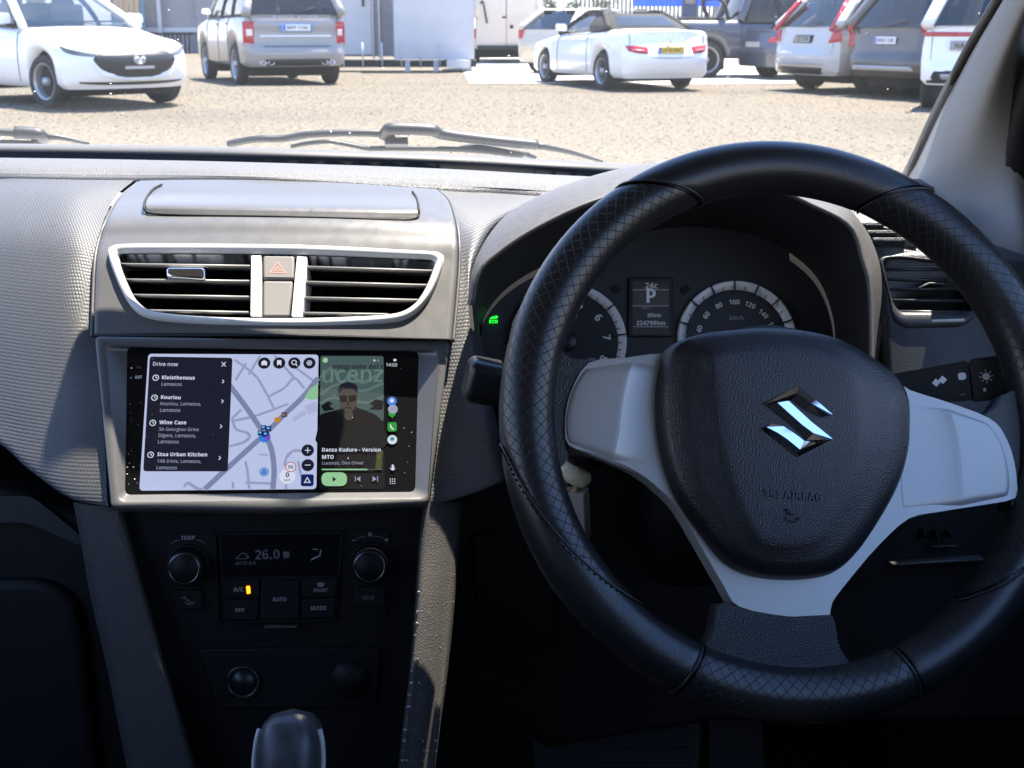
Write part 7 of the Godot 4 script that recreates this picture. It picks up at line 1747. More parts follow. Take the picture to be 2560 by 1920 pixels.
func parked_cars() -> void:
	# white saloon, front towards us
	var c := {"label": "white hatchback with dark hexagonal grille facing us at the far left", "category": "car", "paint": "car_white", "place": CAR_A, "turn": CAR_A_TURN,
		"long": 4.46, "wide": 1.80, "sill": 0.24, "wheel": 0.325, "front_axle": -1.36, "rear_axle": 1.36, "spokes": 10, "steer": 0.15, "glass": "car_glass_light", "seats": "seat_pale",
		"deck": [[-2.23, 0.70], [-2.05, 0.76], [-1.7, 0.84], [-0.75, 0.97], [-0.4, 0.98], [1.3, 1.03], [1.9, 1.02], [2.23, 0.92]],
		"nose": [[0.24, 0.22], [0.40, 0.34], [0.62, 0.36], [0.72, 0.27], [0.85, 0.14]], "tail": [[0.24, 0.12], [0.5, 0.24], [0.7, 0.2], [1.0, 0.08]],
		"cabin": {"front_low": -0.80, "front_high": 0.02, "rear_high": 1.05, "rear_low": 1.85, "roof": 1.43, "top": 0.66, "pillars": [0.06, 0.42, 0.70, 0.95]}, "doors": [-0.75, 0.28, 1.2], "handles": [0.1, 1.0]}
	var t := car("white_hatchback", c)
	lamp(t, c, true, "grille", vv([-0.58, 0.60, -0.45, 0.70, -0.2, 0.712, 0, 0.715, 0.2, 0.712, 0.45, 0.70, 0.58, 0.60]), vv([-0.56, 0.585, -0.45, 0.45, -0.2, 0.385, 0, 0.365, 0.2, 0.385, 0.45, 0.45, 0.56, 0.585]), mat.grille_dark, 0.016)
	lamp(t, c, true, "grille_trim", vv([-0.58, 0.595, -0.44, 0.42, 0, 0.36, 0.44, 0.42, 0.58, 0.595]), vv([-0.605, 0.59, -0.46, 0.395, 0, 0.335, 0.46, 0.395, 0.605, 0.59]), mat.dial_ring, 0.022)
	part(t, "badge", lathe([Vector2(0.085, 0.0), Vector2(0.08, 0.012), Vector2(0.062, 0.014), Vector2(0.06, 0.004), Vector2(0, 0.004)], 28, 0.82), mat.alloy, at_world[t] * Transform3D(Basis(Vector3(0, 1, 0), PI), nose(c, true, 0, 0.60, 0.02)))
	part(t, "badge", tube(spline([Vector3(-0.07, 0.0, 0.014), Vector3(-0.03, 0.02, 0.016), Vector3(0, -0.03, 0.016), Vector3(0.03, 0.02, 0.016), Vector3(0.07, 0.0, 0.014)], 4), 0.008, 6), mat.dial_ring, at_world[t] * Transform3D(Basis(Vector3(0, 1, 0), PI), nose(c, true, 0, 0.60, 0.02)))
	part(t, "plate_holder", box(0.40, 0.035, 0.012, 0.003), mat.alloy, at_world[t] * Transform3D(Basis(), nose(c, true, 0, 0.50, 0.025)))
	lamps(t, c, true, "headlight", vv([0.46, 0.665, 0.64, 0.70, 0.78, 0.735, 0.855, 0.775]), vv([0.46, 0.635, 0.64, 0.635, 0.78, 0.665, 0.85, 0.745]), mat.lamp_glass)
	lamp(t, c, true, "lower_intake", vv([-0.78, 0.34, -0.4, 0.33, 0, 0.325, 0.4, 0.33, 0.78, 0.34]), vv([-0.74, 0.31, -0.4, 0.29, 0, 0.285, 0.4, 0.29, 0.74, 0.31]), mat.grille_dark, 0.014)
	# silver luxury off-roader, rear towards us
	c = {"label": "silver off-road vehicle with white and blue number plate, rear towards us, beside the white hatchback", "category": "car", "paint": "car_silver", "place": CAR_B, "turn": CAR_B_TURN,
		"long": 5.0, "wide": 2.02, "sill": 0.36, "wheel": 0.39, "front_axle": -1.50, "rear_axle": 1.42, "mirror": "car_silver",
		"deck": [[-2.5, 1.10], [-2.3, 1.16], [-0.9, 1.25], [2.2, 1.28], [2.5, 1.26]],
		"nose": [[0.36, 0.12], [0.7, 0.2], [1.05, 0.1]], "tail": [[0.36, 0.14], [0.50, 0.22], [0.66, 0.25], [0.72, 0.13], [1.0, 0.11], [1.15, 0.14], [1.25, 0.06]],
		"cabin": {"front_low": -1.05, "front_high": -0.30, "rear_high": 1.95, "rear_low": 2.32, "roof": 1.93, "top": 0.71, "pillars": [0.06, 0.36, 0.66, 0.97]}, "doors": [-0.95, 0.15, 1.05], "handles": [0.0, 0.9]}
	t = car("silver_off_roader", c)
	lamps(t, c, false, "tail_light", vv([0.76, 1.17, 0.97, 1.17]), vv([0.77, 0.74, 0.97, 0.74]), mat.tail_red, 0.02)
	lamps(t, c, false, "reversing_light", vv([0.78, 1.05, 0.93, 1.05]), vv([0.79, 0.90, 0.93, 0.90]), mat.lamp_white, 0.026)
	lamp(t, c, false, "plate_recess", vv([-0.40, 1.14, 0, 1.14, 0.40, 1.14]), vv([-0.36, 0.95, 0, 0.95, 0.36, 0.95]), mat.plate_recess, 0.012)
	plate(t, c, false, 0, 1.06, 0.52, 0.11, mat.plate_white, "MPP 1144")
	lamp(t, c, false, "tailgate_strip", vv([-0.74, 0.925, 0, 0.925, 0.74, 0.925]), vv([-0.74, 0.895, 0, 0.895, 0.74, 0.895]), mat.dial_ring, 0.016)
	lamp(t, c, false, "bumper_gap", vv([-0.74, 0.735, 0, 0.735, 0.74, 0.735]), vv([-0.74, 0.71, 0, 0.71, 0.74, 0.71]), mat.grille_dark, 0.03)
	lamp(t, c, false, "rear_valance", vv([-0.62, 0.50, 0, 0.50, 0.62, 0.50]), vv([-0.60, 0.37, 0, 0.37, 0.60, 0.37]), mat.grille_dark, 0.02)
	words(t, "tailgate_lettering", "RANGE ROVER", Vector2(-0.42, 0), Vector2(0.42, 0), 0, mat.alloy, at_world[t] * moved(nose(c, false, 0, 1.19, 0.02)), true, 0.008)
	for s in [-0.58, 0.58]:
		for k in [-0.07, 0.07]:
			part(t, "exhaust_tip", lathe([Vector2(0.055, -0.08), Vector2(0.058, 0.0), Vector2(0.048, 0.0), Vector2(0.046, -0.07)], 20, 0.7), mat.chrome, at_world[t] * moved(nose(c, false, s + k, 0.43, 0.03)))
	# white convertible
	c = {"label": "white convertible with black soft top and yellow rear number plate", "category": "car", "paint": "car_white", "place": CAR_C, "turn": CAR_C_TURN,
		"long": 4.70, "wide": 1.80, "sill": 0.22, "wheel": 0.33, "front_axle": -1.52, "rear_axle": 1.24, "top_paint": "soft_top", "spokes": 5, "glass": "car_glass_light", "seats": "seat_pale",
		"deck": [[-2.35, 0.70], [-2.1, 0.80], [-0.8, 0.96], [1.0, 1.02], [1.5, 1.05], [2.1, 1.03], [2.35, 1.0]],
		"nose": [[0.22, 0.1], [0.5, 0.24], [0.75, 0.14]], "tail": [[0.22, 0.10], [0.36, 0.20], [0.55, 0.27], [0.68, 0.22], [0.80, 0.14], [0.97, 0.09]],
		"cabin": {"front_low": -0.80, "front_high": -0.02, "rear_high": 0.80, "rear_low": 1.45, "roof": 1.37, "top": 0.66, "pillars": [0.06, 0.60], "rear_post": 0.05, "soft": true}, "doors": [-0.75, 0.65], "handles": [0.45]}
	t = car("white_convertible", c)
	for s in [-1.0, 1.0]:
		part(t, "windscreen_post", tube([Vector3(s * 0.80, 0.95, -0.80), Vector3(s * 0.60, 1.36, -0.03)], 0.045, 8), mat.car_white, at_world[t])
	lamps(t, c, false, "tail_light", vv([0.42, 0.77, 0.62, 0.79, 0.84, 0.80]), vv([0.44, 0.64, 0.62, 0.645, 0.78, 0.68]), mat.tail_red, 0.02)
	lamps(t, c, false, "light_stripe", vv([0.47, 0.715, 0.76, 0.735]), vv([0.47, 0.69, 0.74, 0.71]), mat.lamp_pink, 0.026)
	lamp(t, c, false, "plate_recess", vv([-0.34, 0.79, 0, 0.79, 0.34, 0.79]), vv([-0.30, 0.625, 0, 0.625, 0.30, 0.625]), mat.alloy, 0.010)
	plate(t, c, false, 0, 0.71, 0.50, 0.115, mat.plate_yellow, "LV 59 HNC")
	part(t, "badge", lathe([Vector2(0.045, 0), Vector2(0.042, 0.008), Vector2(0, 0.009)], 20), mat.chrome, at_world[t] * moved(nose(c, false, 0, 0.85, 0.012)))
	lamp(t, c, false, "boot_gap", vv([-0.46, 0.60, 0, 0.575, 0.46, 0.60]), vv([-0.46, 0.59, 0, 0.565, 0.46, 0.59]), mat.grille_dark, 0.014)
	# pale estate with tall red lights
	c = {"label": "pale silver estate car with tall red rear lights climbing beside its rear window", "category": "car", "paint": "car_pearl", "place": CAR_D, "turn": CAR_D_TURN,
		"long": 4.9, "wide": 1.94, "sill": 0.30, "wheel": 0.37, "front_axle": -1.5, "rear_axle": 1.48,
		"deck": [[-2.45, 0.85], [-2.2, 0.93], [-0.9, 1.06], [2.1, 1.12], [2.45, 1.08]],
		"nose": [[0.3, 0.1], [0.6, 0.2], [0.9, 0.1]], "tail": [[0.30, 0.10], [0.45, 0.20], [0.66, 0.22], [0.75, 0.13], [1.1, 0.05]],
		"cabin": {"front_low": -1.0, "front_high": -0.2, "rear_high": 1.80, "rear_low": 2.25, "roof": 1.60, "top": 0.72, "pillars": [0.06, 0.36, 0.66, 0.97]}, "doors": [-0.9, 0.2, 1.1], "handles": [0.05, 0.95]}
	t = car("silver_estate", c)
	lamps(t, c, false, "tail_light", vv([0.74, 1.07, 0.93, 1.07]), vv([0.66, 0.84, 0.94, 0.86]), mat.tail_red, 0.02)
	for s in [-1.0, 1.0]:
		part(t, "tall_light", tube([Vector3(s * 0.80, 1.06, 2.36), Vector3(s * 0.74, 1.35, 2.12), Vector3(s * 0.67, 1.58, 1.93)], 0.045, 8), mat.tail_red, at_world[t])
	lamp(t, c, false, "plate_recess", vv([-0.30, 0.99, 0, 0.99, 0.30, 0.99]), vv([-0.30, 0.83, 0, 0.83, 0.30, 0.83]), mat.under_black, 0.012)
	plate(t, c, false, 0, 0.91, 0.42, 0.11, mat.plate_dusty, "LZ 214", false)
	lamp(t, c, false, "bumper_strip", vv([-0.80, 0.52, 0, 0.52, 0.80, 0.52]), vv([-0.80, 0.48, 0, 0.48, 0.80, 0.48]), mat.alloy, 0.02)
	lamp(t, c, false, "rear_valance", vv([-0.66, 0.44, 0, 0.44, 0.66, 0.44]), vv([-0.60, 0.31, 0, 0.31, 0.60, 0.31]), mat.grille_dark, 0.016)
	# bronze grey off-roader
	c = {"label": "bronze grey off-road vehicle between the silver estate and the white one at the pillar", "category": "car", "paint": "car_bronze", "place": CAR_E, "turn": CAR_E_TURN,
		"long": 4.7, "wide": 1.90, "sill": 0.34, "wheel": 0.37, "front_axle": -1.4, "rear_axle": 1.35,
		"deck": [[-2.35, 0.95], [-2.1, 1.0], [-0.9, 1.10], [2.1, 1.13], [2.35, 1.08]],
		"nose": [[0.3, 0.1], [0.6, 0.2], [0.95, 0.1]], "tail": [[0.34, 0.10], [0.45, 0.20], [0.62, 0.22], [0.72, 0.12], [1.1, 0.05]],
		"cabin": {"front_low": -0.95, "front_high": -0.2, "rear_high": 1.80, "rear_low": 2.20, "roof": 1.68, "top": 0.72, "pillars": [0.06, 0.36, 0.66, 0.97]}, "doors": [-0.85, 0.2, 1.05]}
	t = car("bronze_off_roader", c)
	lamps(t, c, false, "tail_light", vv([0.76, 1.06, 0.92, 1.06]), vv([0.74, 0.80, 0.92, 0.80]), mat.tail_red, 0.02)
	for s in [-1.0, 1.0]:
		part(t, "tall_light", tube([Vector3(s * 0.82, 1.06, 2.26), Vector3(s * 0.74, 1.42, 2.02)], 0.04, 8), mat.tail_red, at_world[t])
	plate(t, c, false, 0, 0.92, 0.46, 0.11, mat.plate_white, "MKX 530")
	lamp(t, c, false, "bumper_strip", vv([-0.70, 0.52, 0, 0.52, 0.70, 0.52]), vv([-0.66, 0.44, 0, 0.44, 0.66, 0.44]), mat.alloy, 0.02)
	# white off-roader by the pillar
	c = {"label": "white off-road vehicle with full width red light bar, half hidden by the windscreen pillar", "category": "car", "paint": "car_white", "place": CAR_F, "turn": CAR_F_TURN,
		"long": 4.6, "wide": 1.90, "sill": 0.36, "wheel": 0.37, "front_axle": -1.4, "rear_axle": 1.32,
		"deck": [[-2.3, 0.95], [-2.1, 1.0], [-0.9, 1.10], [2.1, 1.16], [2.3, 1.12]],
		"nose": [[0.3, 0.1], [0.6, 0.2], [0.95, 0.1]], "tail": [[0.36, 0.14], [0.50, 0.22], [0.60, 0.20], [0.64, 0.12], [1.14, 0.06]],
		"cabin": {"front_low": -0.95, "front_high": -0.2, "rear_high": 1.72, "rear_low": 2.16, "roof": 1.66, "top": 0.72, "pillars": [0.06, 0.36, 0.66, 0.97]}, "doors": [-0.85, 0.2, 1.05]}
	t = car("white_off_roader", c)
	lamp(t, c, false, "light_bar", vv([-0.90, 1.08, 0, 1.08, 0.90, 1.08]), vv([-0.90, 1.02, 0, 1.02, 0.90, 1.02]), mat.tail_red, 0.025)
	lamp(t, c, false, "rear_valance", vv([-0.86, 0.56, 0, 0.56, 0.86, 0.56]), vv([-0.80, 0.38, 0, 0.38, 0.80, 0.38]), mat.under_black, 0.02)
	lamp(t, c, false, "bumper_strip", vv([-0.70, 0.52, 0, 0.52, 0.70, 0.52]), vv([-0.66, 0.43, 0, 0.43, 0.66, 0.43]), mat.alloy, 0.028)
	plate(t, c, false, -0.32, 0.90, 0.40, 0.13, mat.plate_dusty, "NA 885", false)
	# blue crossover behind
	c = {"label": "blue crossover with red tail light showing behind the bronze off-road vehicle", "category": "car", "paint": "car_blue", "place": CAR_G, "turn": CAR_G_TURN,
		"long": 4.4, "wide": 1.84, "sill": 0.30, "wheel": 0.35, "front_axle": -1.3, "rear_axle": 1.3,
		"deck": [[-2.2, 0.9], [-0.9, 1.06], [2.0, 1.14], [2.2, 1.1]], "nose": [[0.3, 0.1], [0.6, 0.2], [0.9, 0.1]], "tail": [[0.3, 0.1], [0.6, 0.2], [1.1, 0.06]],
		"cabin": {"front_low": -0.95, "front_high": -0.2, "rear_high": 1.55, "rear_low": 2.05, "roof": 1.62, "top": 0.70, "pillars": [0.06, 0.36, 0.66, 0.9]}}
	t = car("blue_crossover", c)
	lamps(t, c, false, "tail_light", vv([0.60, 1.06, 0.90, 1.06]), vv([0.66, 0.90, 0.90, 0.88]), mat.tail_red, 0.02)
	# dark saloon with red light
	c = {"label": "dark blue saloon seen behind the white convertible's right end", "category": "car", "paint": "car_navy", "place": CAR_H, "turn": CAR_H_TURN,
		"long": 4.6, "wide": 1.80, "sill": 0.26, "wheel": 0.33, "front_axle": -1.35, "rear_axle": 1.3,
		"deck": [[-2.3, 0.72], [-0.8, 0.94], [1.4, 1.0], [2.1, 1.02], [2.3, 0.97]], "nose": [[0.3, 0.1], [0.6, 0.2], [0.8, 0.1]], "tail": [[0.26, 0.1], [0.6, 0.2], [0.98, 0.06]],
		"cabin": {"front_low": -0.8, "front_high": 0.0, "rear_high": 0.95, "rear_low": 1.7, "roof": 1.42, "top": 0.66, "pillars": [0.06, 0.42, 0.7, 0.92]}}
	t = car("dark_saloon", c)
	lamps(t, c, false, "tail_light", vv([0.45, 0.88, 0.86, 0.90]), vv([0.47, 0.76, 0.86, 0.76]), mat.tail_red, 0.02)
	plate(t, c, false, 0, 0.72, 0.5, 0.11, mat.plate_dusty, "", false)
	# tan car beyond the convertible's bonnet
	c = {"label": "beige hatchback with red tail light behind the convertible's front end", "category": "car", "paint": "car_beige", "place": CAR_I, "turn": CAR_I_TURN,
		"long": 4.2, "wide": 1.76, "sill": 0.26, "wheel": 0.32, "front_axle": -1.25, "rear_axle": 1.25,
		"deck": [[-2.1, 0.75], [-0.8, 0.95], [1.6, 1.02], [2.1, 0.98]], "nose": [[0.3, 0.1], [0.6, 0.2], [0.8, 0.1]], "tail": [[0.26, 0.1], [0.6, 0.2], [0.98, 0.06]],
		"cabin": {"front_low": -0.8, "front_high": 0.0, "rear_high": 1.3, "rear_low": 1.9, "roof": 1.46, "top": 0.66, "pillars": [0.06, 0.42, 0.7, 0.95]}}
	t = car("beige_hatchback", c)
	lamps(t, c, false, "tail_light", vv([0.60, 1.0, 0.84, 1.0]), vv([0.62, 0.80, 0.84, 0.78]), mat.tail_red, 0.02)
	# dark pick-up: double cab and open bed
	c = {"label": "dark blue pick-up truck parked side on behind the white convertible", "category": "pick-up", "paint": "car_navy", "place": CAR_J, "turn": CAR_J_TURN,
		"long": 5.3, "wide": 1.86, "sill": 0.42, "wheel": 0.39, "front_axle": -1.65, "rear_axle": 1.5,
		"deck": [[-2.65, 1.0], [-1.1, 1.14], [0.7, 1.16], [0.8, 1.22], [2.65, 1.22]], "nose": [[0.4, 0.1], [0.8, 0.18], [1.0, 0.08]], "tail": [[0.4, 0.04], [0.6, 0.08], [1.2, 0.03]],
		"cabin": {"front_low": -1.1, "front_high": -0.5, "rear_high": 0.55, "rear_low": 0.75, "roof": 1.80, "top": 0.76, "pillars": [0.08, 0.5, 0.95]}, "doors": [-1.0, -0.1, 0.75], "handles": [-0.3, 0.55]}
	t = car("pickup_truck", c)
	lamps(t, c, false, "tail_light", vv([0.76, 1.14, 0.90, 1.14]), vv([0.76, 0.86, 0.90, 0.86]), mat.tail_red, 0.02)
	part(t, "roll_bar", tube(spline([Vector3(-0.75, 1.2, 1.0), Vector3(-0.70, 1.62, 1.15), Vector3(0, 1.68, 1.2), Vector3(0.70, 1.62, 1.15), Vector3(0.75, 1.2, 1.0)], 5), 0.05, 8), mat.under_black, at_world[t])
	part(t, "bed_cover", box(1.5, 0.05, 1.4, 0.02), mat.under_black, lift(at_world[t], 0, 1.25, 1.8))
	# white panel van, rear doors to us
	c = {"label": "white panel van with orange number plate, rear doors towards us", "category": "van", "paint": "car_cream", "place": CAR_K, "turn": CAR_K_TURN,
		"long": 5.2, "wide": 1.98, "sill": 0.40, "wheel": 0.35, "front_axle": -1.7, "rear_axle": 1.5,
		"deck": [[-2.6, 1.05], [-1.9, 1.20], [-1.6, 1.30], [2.6, 1.30]], "nose": [[0.4, 0.1], [0.8, 0.18], [1.0, 0.08]], "tail": [[0.4, 0.05], [0.5, 0.06], [1.3, 0.04]],
		"cabin": {"front_low": -1.75, "front_high": -1.05, "rear_high": 2.46, "rear_low": 2.56, "roof": 2.45, "top": 0.86, "pillars": [0.04, 0.22], "rear_post": 0.12}, "doors": [-1.4, -0.3]}
	t = car("panel_van", c)
	for s in [-1.0, 1.0]:
		part(t, "rear_door", slab(rounded([Vector2(s * 0.01, 0.50), Vector2(s * 0.90, 0.50), Vector2(s * 0.82, 2.36), Vector2(s * 0.01, 2.38)], 0.05, 4), -0.05, 0.035, 0.02), mat.car_cream, at_world[t] * moved(Vector3(0, 0, 2.60)))
		part(t, "door_hinge", box(0.05, 0.10, 0.04, 0.01), mat.alloy, lift(at_world[t], s * 0.90, 1.6, 2.64))
		lamp(t, c, false, "tail_light", vv([s * 0.84, 1.0, s * 0.94, 1.0]), vv([s * 0.84, 0.72, s * 0.94, 0.72]), mat.tail_red, 0.04)
		var side := []
		for i in 4:
			var row := []
			for j in 8: row.append(Vector3(s * lerpf(0.90, 0.86, i / 3.0), lerpf(1.26, 2.42, i / 3.0), lerpf(-0.8, 2.5, j / 7.0)))
			side.append(row)
		part(t, "side_panel", sheet(side), mat.car_cream, at_world[t])
	plate(t, c, false, -0.45, 0.98, 0.52, 0.12, mat.plate_orange, "KLR 207", false)
	part(t, "door_lock", box(0.10, 0.10, 0.03, 0.02), mat.under_black, lift(at_world[t], 0.16, 1.05, 2.64))
	part(t, "door_lock", box(0.12, 0.05, 0.03, 0.02), mat.under_black, lift(at_world[t], -0.06, 1.32, 2.64))
	part(t, "rear_step", box(1.7, 0.12, 0.16, 0.03), mat.under_black, lift(at_world[t], 0, 0.46, 2.66))
	part(t, "door_ladder", tube(spline([Vector3(-0.75, 1.7, 2.66), Vector3(-0.68, 1.75, 2.70), Vector3(-0.60, 1.35, 2.70), Vector3(-0.56, 1.15, 2.68)], 4), 0.025, 6), mat.under_black, at_world[t])


# ---------- the yard ----------
func yard_height(x: float, z: float) -> float:   # a low hump under the car at the left, a slight rise further off
	return 0.17 * exp(-((x + 6.0) * (x + 6.0) + (z + 18.0) * (z + 18.0)) / 36.0) + 0.05 * smoothstep(18.0, 30.0, -z)


func yard() -> void:
	var n := 150
	var patches := FastNoiseLite.new()
	patches.seed = 5
	patches.frequency = 0.22
	patches.fractal_octaves = 4
	var tones := []
	var rows := []
	for i in n + 1:
		var row := []
		var z := 12.0 - 132.0 * pow(i / float(n), 1.6)
		for j in n + 1:
			var u := j / float(n) * 2.0 - 1.0
			var x := signf(u) * pow(absf(u), 1.5) * 110.0
			row.append(Vector3(x, yard_height(x, z), z))
		rows.append(row)
	for row in rows:
		var tr := []
		for p in row:
			var q := 1.0 + 0.42 * patches.get_noise_2d(p.x * 0.6, p.z * 1.4)
			tr.append(Color(q, q * 0.995, q * 0.985))
		tones.append(tr)
	alone("gravel_ground", sheet(rows, false, false, [], null, tones), mat.gravel, "pale tan gravel yard between the parked cars", "ground", Transform3D(), "structure")
	# loose stones
	var mm := MultiMesh.new()
	mm.transform_format = MultiMesh.TRANSFORM_3D
	mm.use_colors = true
	var s := SphereMesh.new()
	s.radius = 0.5; s.height = 1.0; s.radial_segments = 6; s.rings = 3
	mm.mesh = s
	mm.instance_count = 40000
	for i in mm.instance_count:
		var d := 4.5 + 26.0 * sqrt(rng.randf())
		var a := rng.randf_range(-0.50, 0.50)
		var r := rng.randf_range(0.006, 0.016) * (1.8 if rng.randf() < 0.03 else 1.0)
		mm.set_instance_transform(i, Transform3D(Basis(Vector3(0, 1, 0), rng.randf() * TAU) * Basis.from_scale(Vector3(r * 2, r * 0.9, r * 1.5)), Vector3(sin(a) * d, r * 0.1 + yard_height(sin(a) * d, -cos(a) * d), -cos(a) * d)))
		var v := rng.randf_range(0.06, 0.20)
		mm.set_instance_color(i, Color(v, v * rng.randf_range(0.84, 0.95), v * rng.randf_range(0.62, 0.85)))
	var o := MultiMeshInstance3D.new()
	o.name = "gravel_stones"
	o.multimesh = mm
	o.material_override = mat.stone
	add_child(o)
	tag(o, "loose stones scattered over the gravel", "gravel", "", "stuff")
	# pale concrete apron in front of the back row
	var ap := []
	var far_edge := [Vector3(-1.87, 0, -43.0853), Vector3(0.2247, 0, -44.7597), Vector3(2.4718, 0, -44.7597), Vector3(4.9136, 0, -43.6294), Vector3(7.5414, 0, -42.5544), Vector3(10.3418, 0, -41.5307)]
	var near_edge := [Vector3(-0.8307, 0, -25.3082), Vector3(0.4046, 0, -25.4971), Vector3(1.7582, 0, -25.122), Vector3(3.1404, 0, -25.3082), Vector3(4.5429, 0, -25.4971), Vector3(6.1042, 0, -25.8833)]
	for i in 13:
		var row := []
		for j in 6:
			var p: Vector3 = near_edge[j].lerp(far_edge[j], i / 12.0)
			row.append(Vector3(p.x, yard_height(p.x, p.z) + 0.012, p.z))
		ap.append(row)
	alone("concrete_apron", sheet(finer(ap, 4, 2)), mat.concrete, "pale concrete apron between the gravel and the back row of vehicles", "pavement", Transform3D(), "structure")
	# site cabin on legs: grey side with door, white sheet end
	var b := Vector3(-2.3864, 0, -32.2087)
	var t := thing("site_cabin", "grey and white site cabin raised on short legs, between silver off-roader and van", "cabin", moved(b))
	var f := Transform3D(Basis(Vector3(0, 1, 0), 0.03), b)
	part(t, "white_wall", box(1.86, 3.2, 0.10, 0.01), mat.cabin_white, lift(f, 0.42, 1.95, 0.45))
	part(t, "white_wall", box(0.10, 3.2, 3.0, 0.01), mat.cabin_white, lift(f, 1.40, 1.95, -1.1))
	part(t, "corner_post", box(0.08, 3.2, 0.08, 0.01), mat.cabin_white, lift(f, 1.38, 1.95, 0.47))
	part(t, "grey_wall", box(3.4, 3.2, 0.10, 0.01), mat.cabin_grey, lift(f, -2.1, 2.0, -0.35))
	part(t, "recess_side", box(0.08, 3.2, 0.8, 0.01), mat.cabin_grey, lift(f, -0.52, 2.0, 0.0))
	part(t, "door", box(0.86, 2.1, 0.06, 0.01), mat.cabin_white, lift(f, -1.55, 1.50, -0.27))
	part(t, "door_handle", box(0.05, 0.5, 0.06, 0.01), mat.under_black, lift(f, -1.30, 1.85, -0.22))
	for x in [-1.08, -0.92]:
		part(t, "door_jamb", box(0.05, 2.9, 0.07, 0.01), mat.alloy, lift(f, x, 1.8, -0.26))
	part(t, "floor_edge", box(5.2, 0.16, 0.9, 0.02), mat.under_black, lift(f, -1.1, 0.24, 0.0))
	for x in [-0.2, 0.5, 1.3]:
		part(t, "leg", box(0.12, 0.34, 0.12, 0.01), mat.cabin_white, lift(f, x, 0.17, 0.40))
	for i in 6:
		part(t, "rail_post", tube([Vector3(-1.75 + 0.47 * i, 0.15, 0.60), Vector3(-1.75 + 0.47 * i, 0.75, 0.60)], 0.02, 6), mat.cabin_white, f)
	part(t, "white_step", box(0.55, 0.18, 0.5, 0.04), mat.cabin_white, lift(f, 1.05, 0.25, 0.75))
	# grey shed at the left with a pale post
	b = Vector3(-14.292, 0, -51.411)
	t = thing("grey_shed", "grey sheet metal shed behind the white hatchback's bonnet, with a pale post", "shed", moved(b))
	f = moved(b)
	part(t, "wall", box(9.0, 4.2, 0.15, 0.02), mat.cabin_grey, lift(f, 2.8, 2.1, -0.6))
	part(t, "sill_board", box(9.0, 0.18, 0.10, 0.02), mat.cabin_white, lift(f, 2.8, 0.95, -0.45))
	part(t, "post", box(0.14, 4.0, 0.14, 0.01), mat.cabin_white, lift(f, 0.30, 2.0, -0.30))
	for i in 9:
		part(t, "panel_rib", box(0.05, 4.1, 0.05, 0.005), mat.cabin_grey, lift(f, -1.4 + i * 1.0, 2.05, -0.50))
	t = thing("timber_stack", "upright tan boards and a teal strip beside the grey shed", "boards", lift(f, -0.95, 0, 0.1))
	for i in 5:
		part(t, "board", box(0.17, 3.8 - 0.1 * i, 0.05, 0.006), mat.board_tan, Transform3D(Basis(Vector3(0, 0, 1), 0.02 * (i - 2)), b + Vector3(-1.25 + 0.20 * i, 1.9, 0.15 + 0.02 * (i % 2))))
	part(t, "teal_strip", box(0.12, 3.7, 0.06, 0.01), mat.teal_paint, lift(f, -0.22, 1.85, 0.15))
	t = thing("pipe_rack", "dark rack of upright pipes in front of the grey shed", "rack", lift(f, 0.7, 0, 0.3))
	for i in 12:
		part(t, "pipe", tube([b + Vector3(-0.2 + i * 0.16, 0.0, 0.4), b + Vector3(-0.2 + i * 0.16 + 0.02 * (i % 3), 0.85, 0.35)], 0.03, 6), mat.under_black)
	part(t, "rack_bar", box(2.2, 0.06, 0.06, 0.01), mat.under_black, lift(f, 0.7, 0.80, 0.42))
	# fence of pale slats at the back, signs on it
	var A := Vector3(4.4259, 0, -92.4721)
	var B := Vector3(40.4079, 0, -103.4517)
	t = thing("slat_fence", "pale vertical slat fence along the back of the yard", "fence", moved(A))
	var along := (B - A)
	var count := 120
	for i in count:
		part(t, "slat", box(along.length() / count * 0.62, 3.0, 0.05, 0.006), mat.fence_pale, Transform3D(Basis(Vector3(0, 1, 0), -atan2(along.z, along.x)), A + along * (i + 0.5) / count + Vector3(0, 1.9, 0)))
	for hgt in [0.6, 1.7, 3.0]:
		part(t, "rail", box(along.length(), 0.10, 0.06, 0.01), mat.fence_pale, Transform3D(Basis(Vector3(0, 1, 0), -atan2(along.z, along.x)), A + along * 0.5 + Vector3(0, hgt, -0.08)))
	part(t, "base_wall", box(along.length(), 0.9, 0.3, 0.02), mat.wall_tan, Transform3D(Basis(Vector3(0, 1, 0), -atan2(along.z, along.x)), A + along * 0.5 + Vector3(0, 0.45, -0.1)))
	for q in [[Vector3(7.3896, 2.4009, -60.7143), 3.6, 0.9, "blue_sign"], [Vector3(9.6685, 2.3905, -60.1909), 1.3, 0.9, "blue_sign"]]:
		alone("blue_sign", box(q[1], q[2], 0.08, 0.01), mat.sign_blue, "wide blue sign board on the fence" if q[1] > 2 else "narrow blue sign board on the fence, right of the dark banner", "sign", moved(q[0]))
	for q in [[Vector3(8.1067, 1.9137, -59.5328), 0.66], [Vector3(12.3444, 1.8886, -57.444), 0.7]]:
		var w := thing("banner", "dark blue upright banner on the fence right of the wide blue sign" if q[1] < 0.68 else "dark upright banner left of the silver estate's roof", "banner", moved(q[0]))
		part(w, "sheet", box(q[1], 2.4, 0.06, 0.01), mat.sign_navy, moved(q[0]))
		part(w, "print", box(q[1] * 0.7, 0.7, 0.02, 0.005), mat.wall_tan, moved(q[0] + Vector3(0, 0.5, 0.04)))
	# low building beyond
	b = Vector3(15.9502, 0, -83.5931)
	t = thing("back_building", "pale low building behind the parked row, with a slatted screen", "building", moved(b))
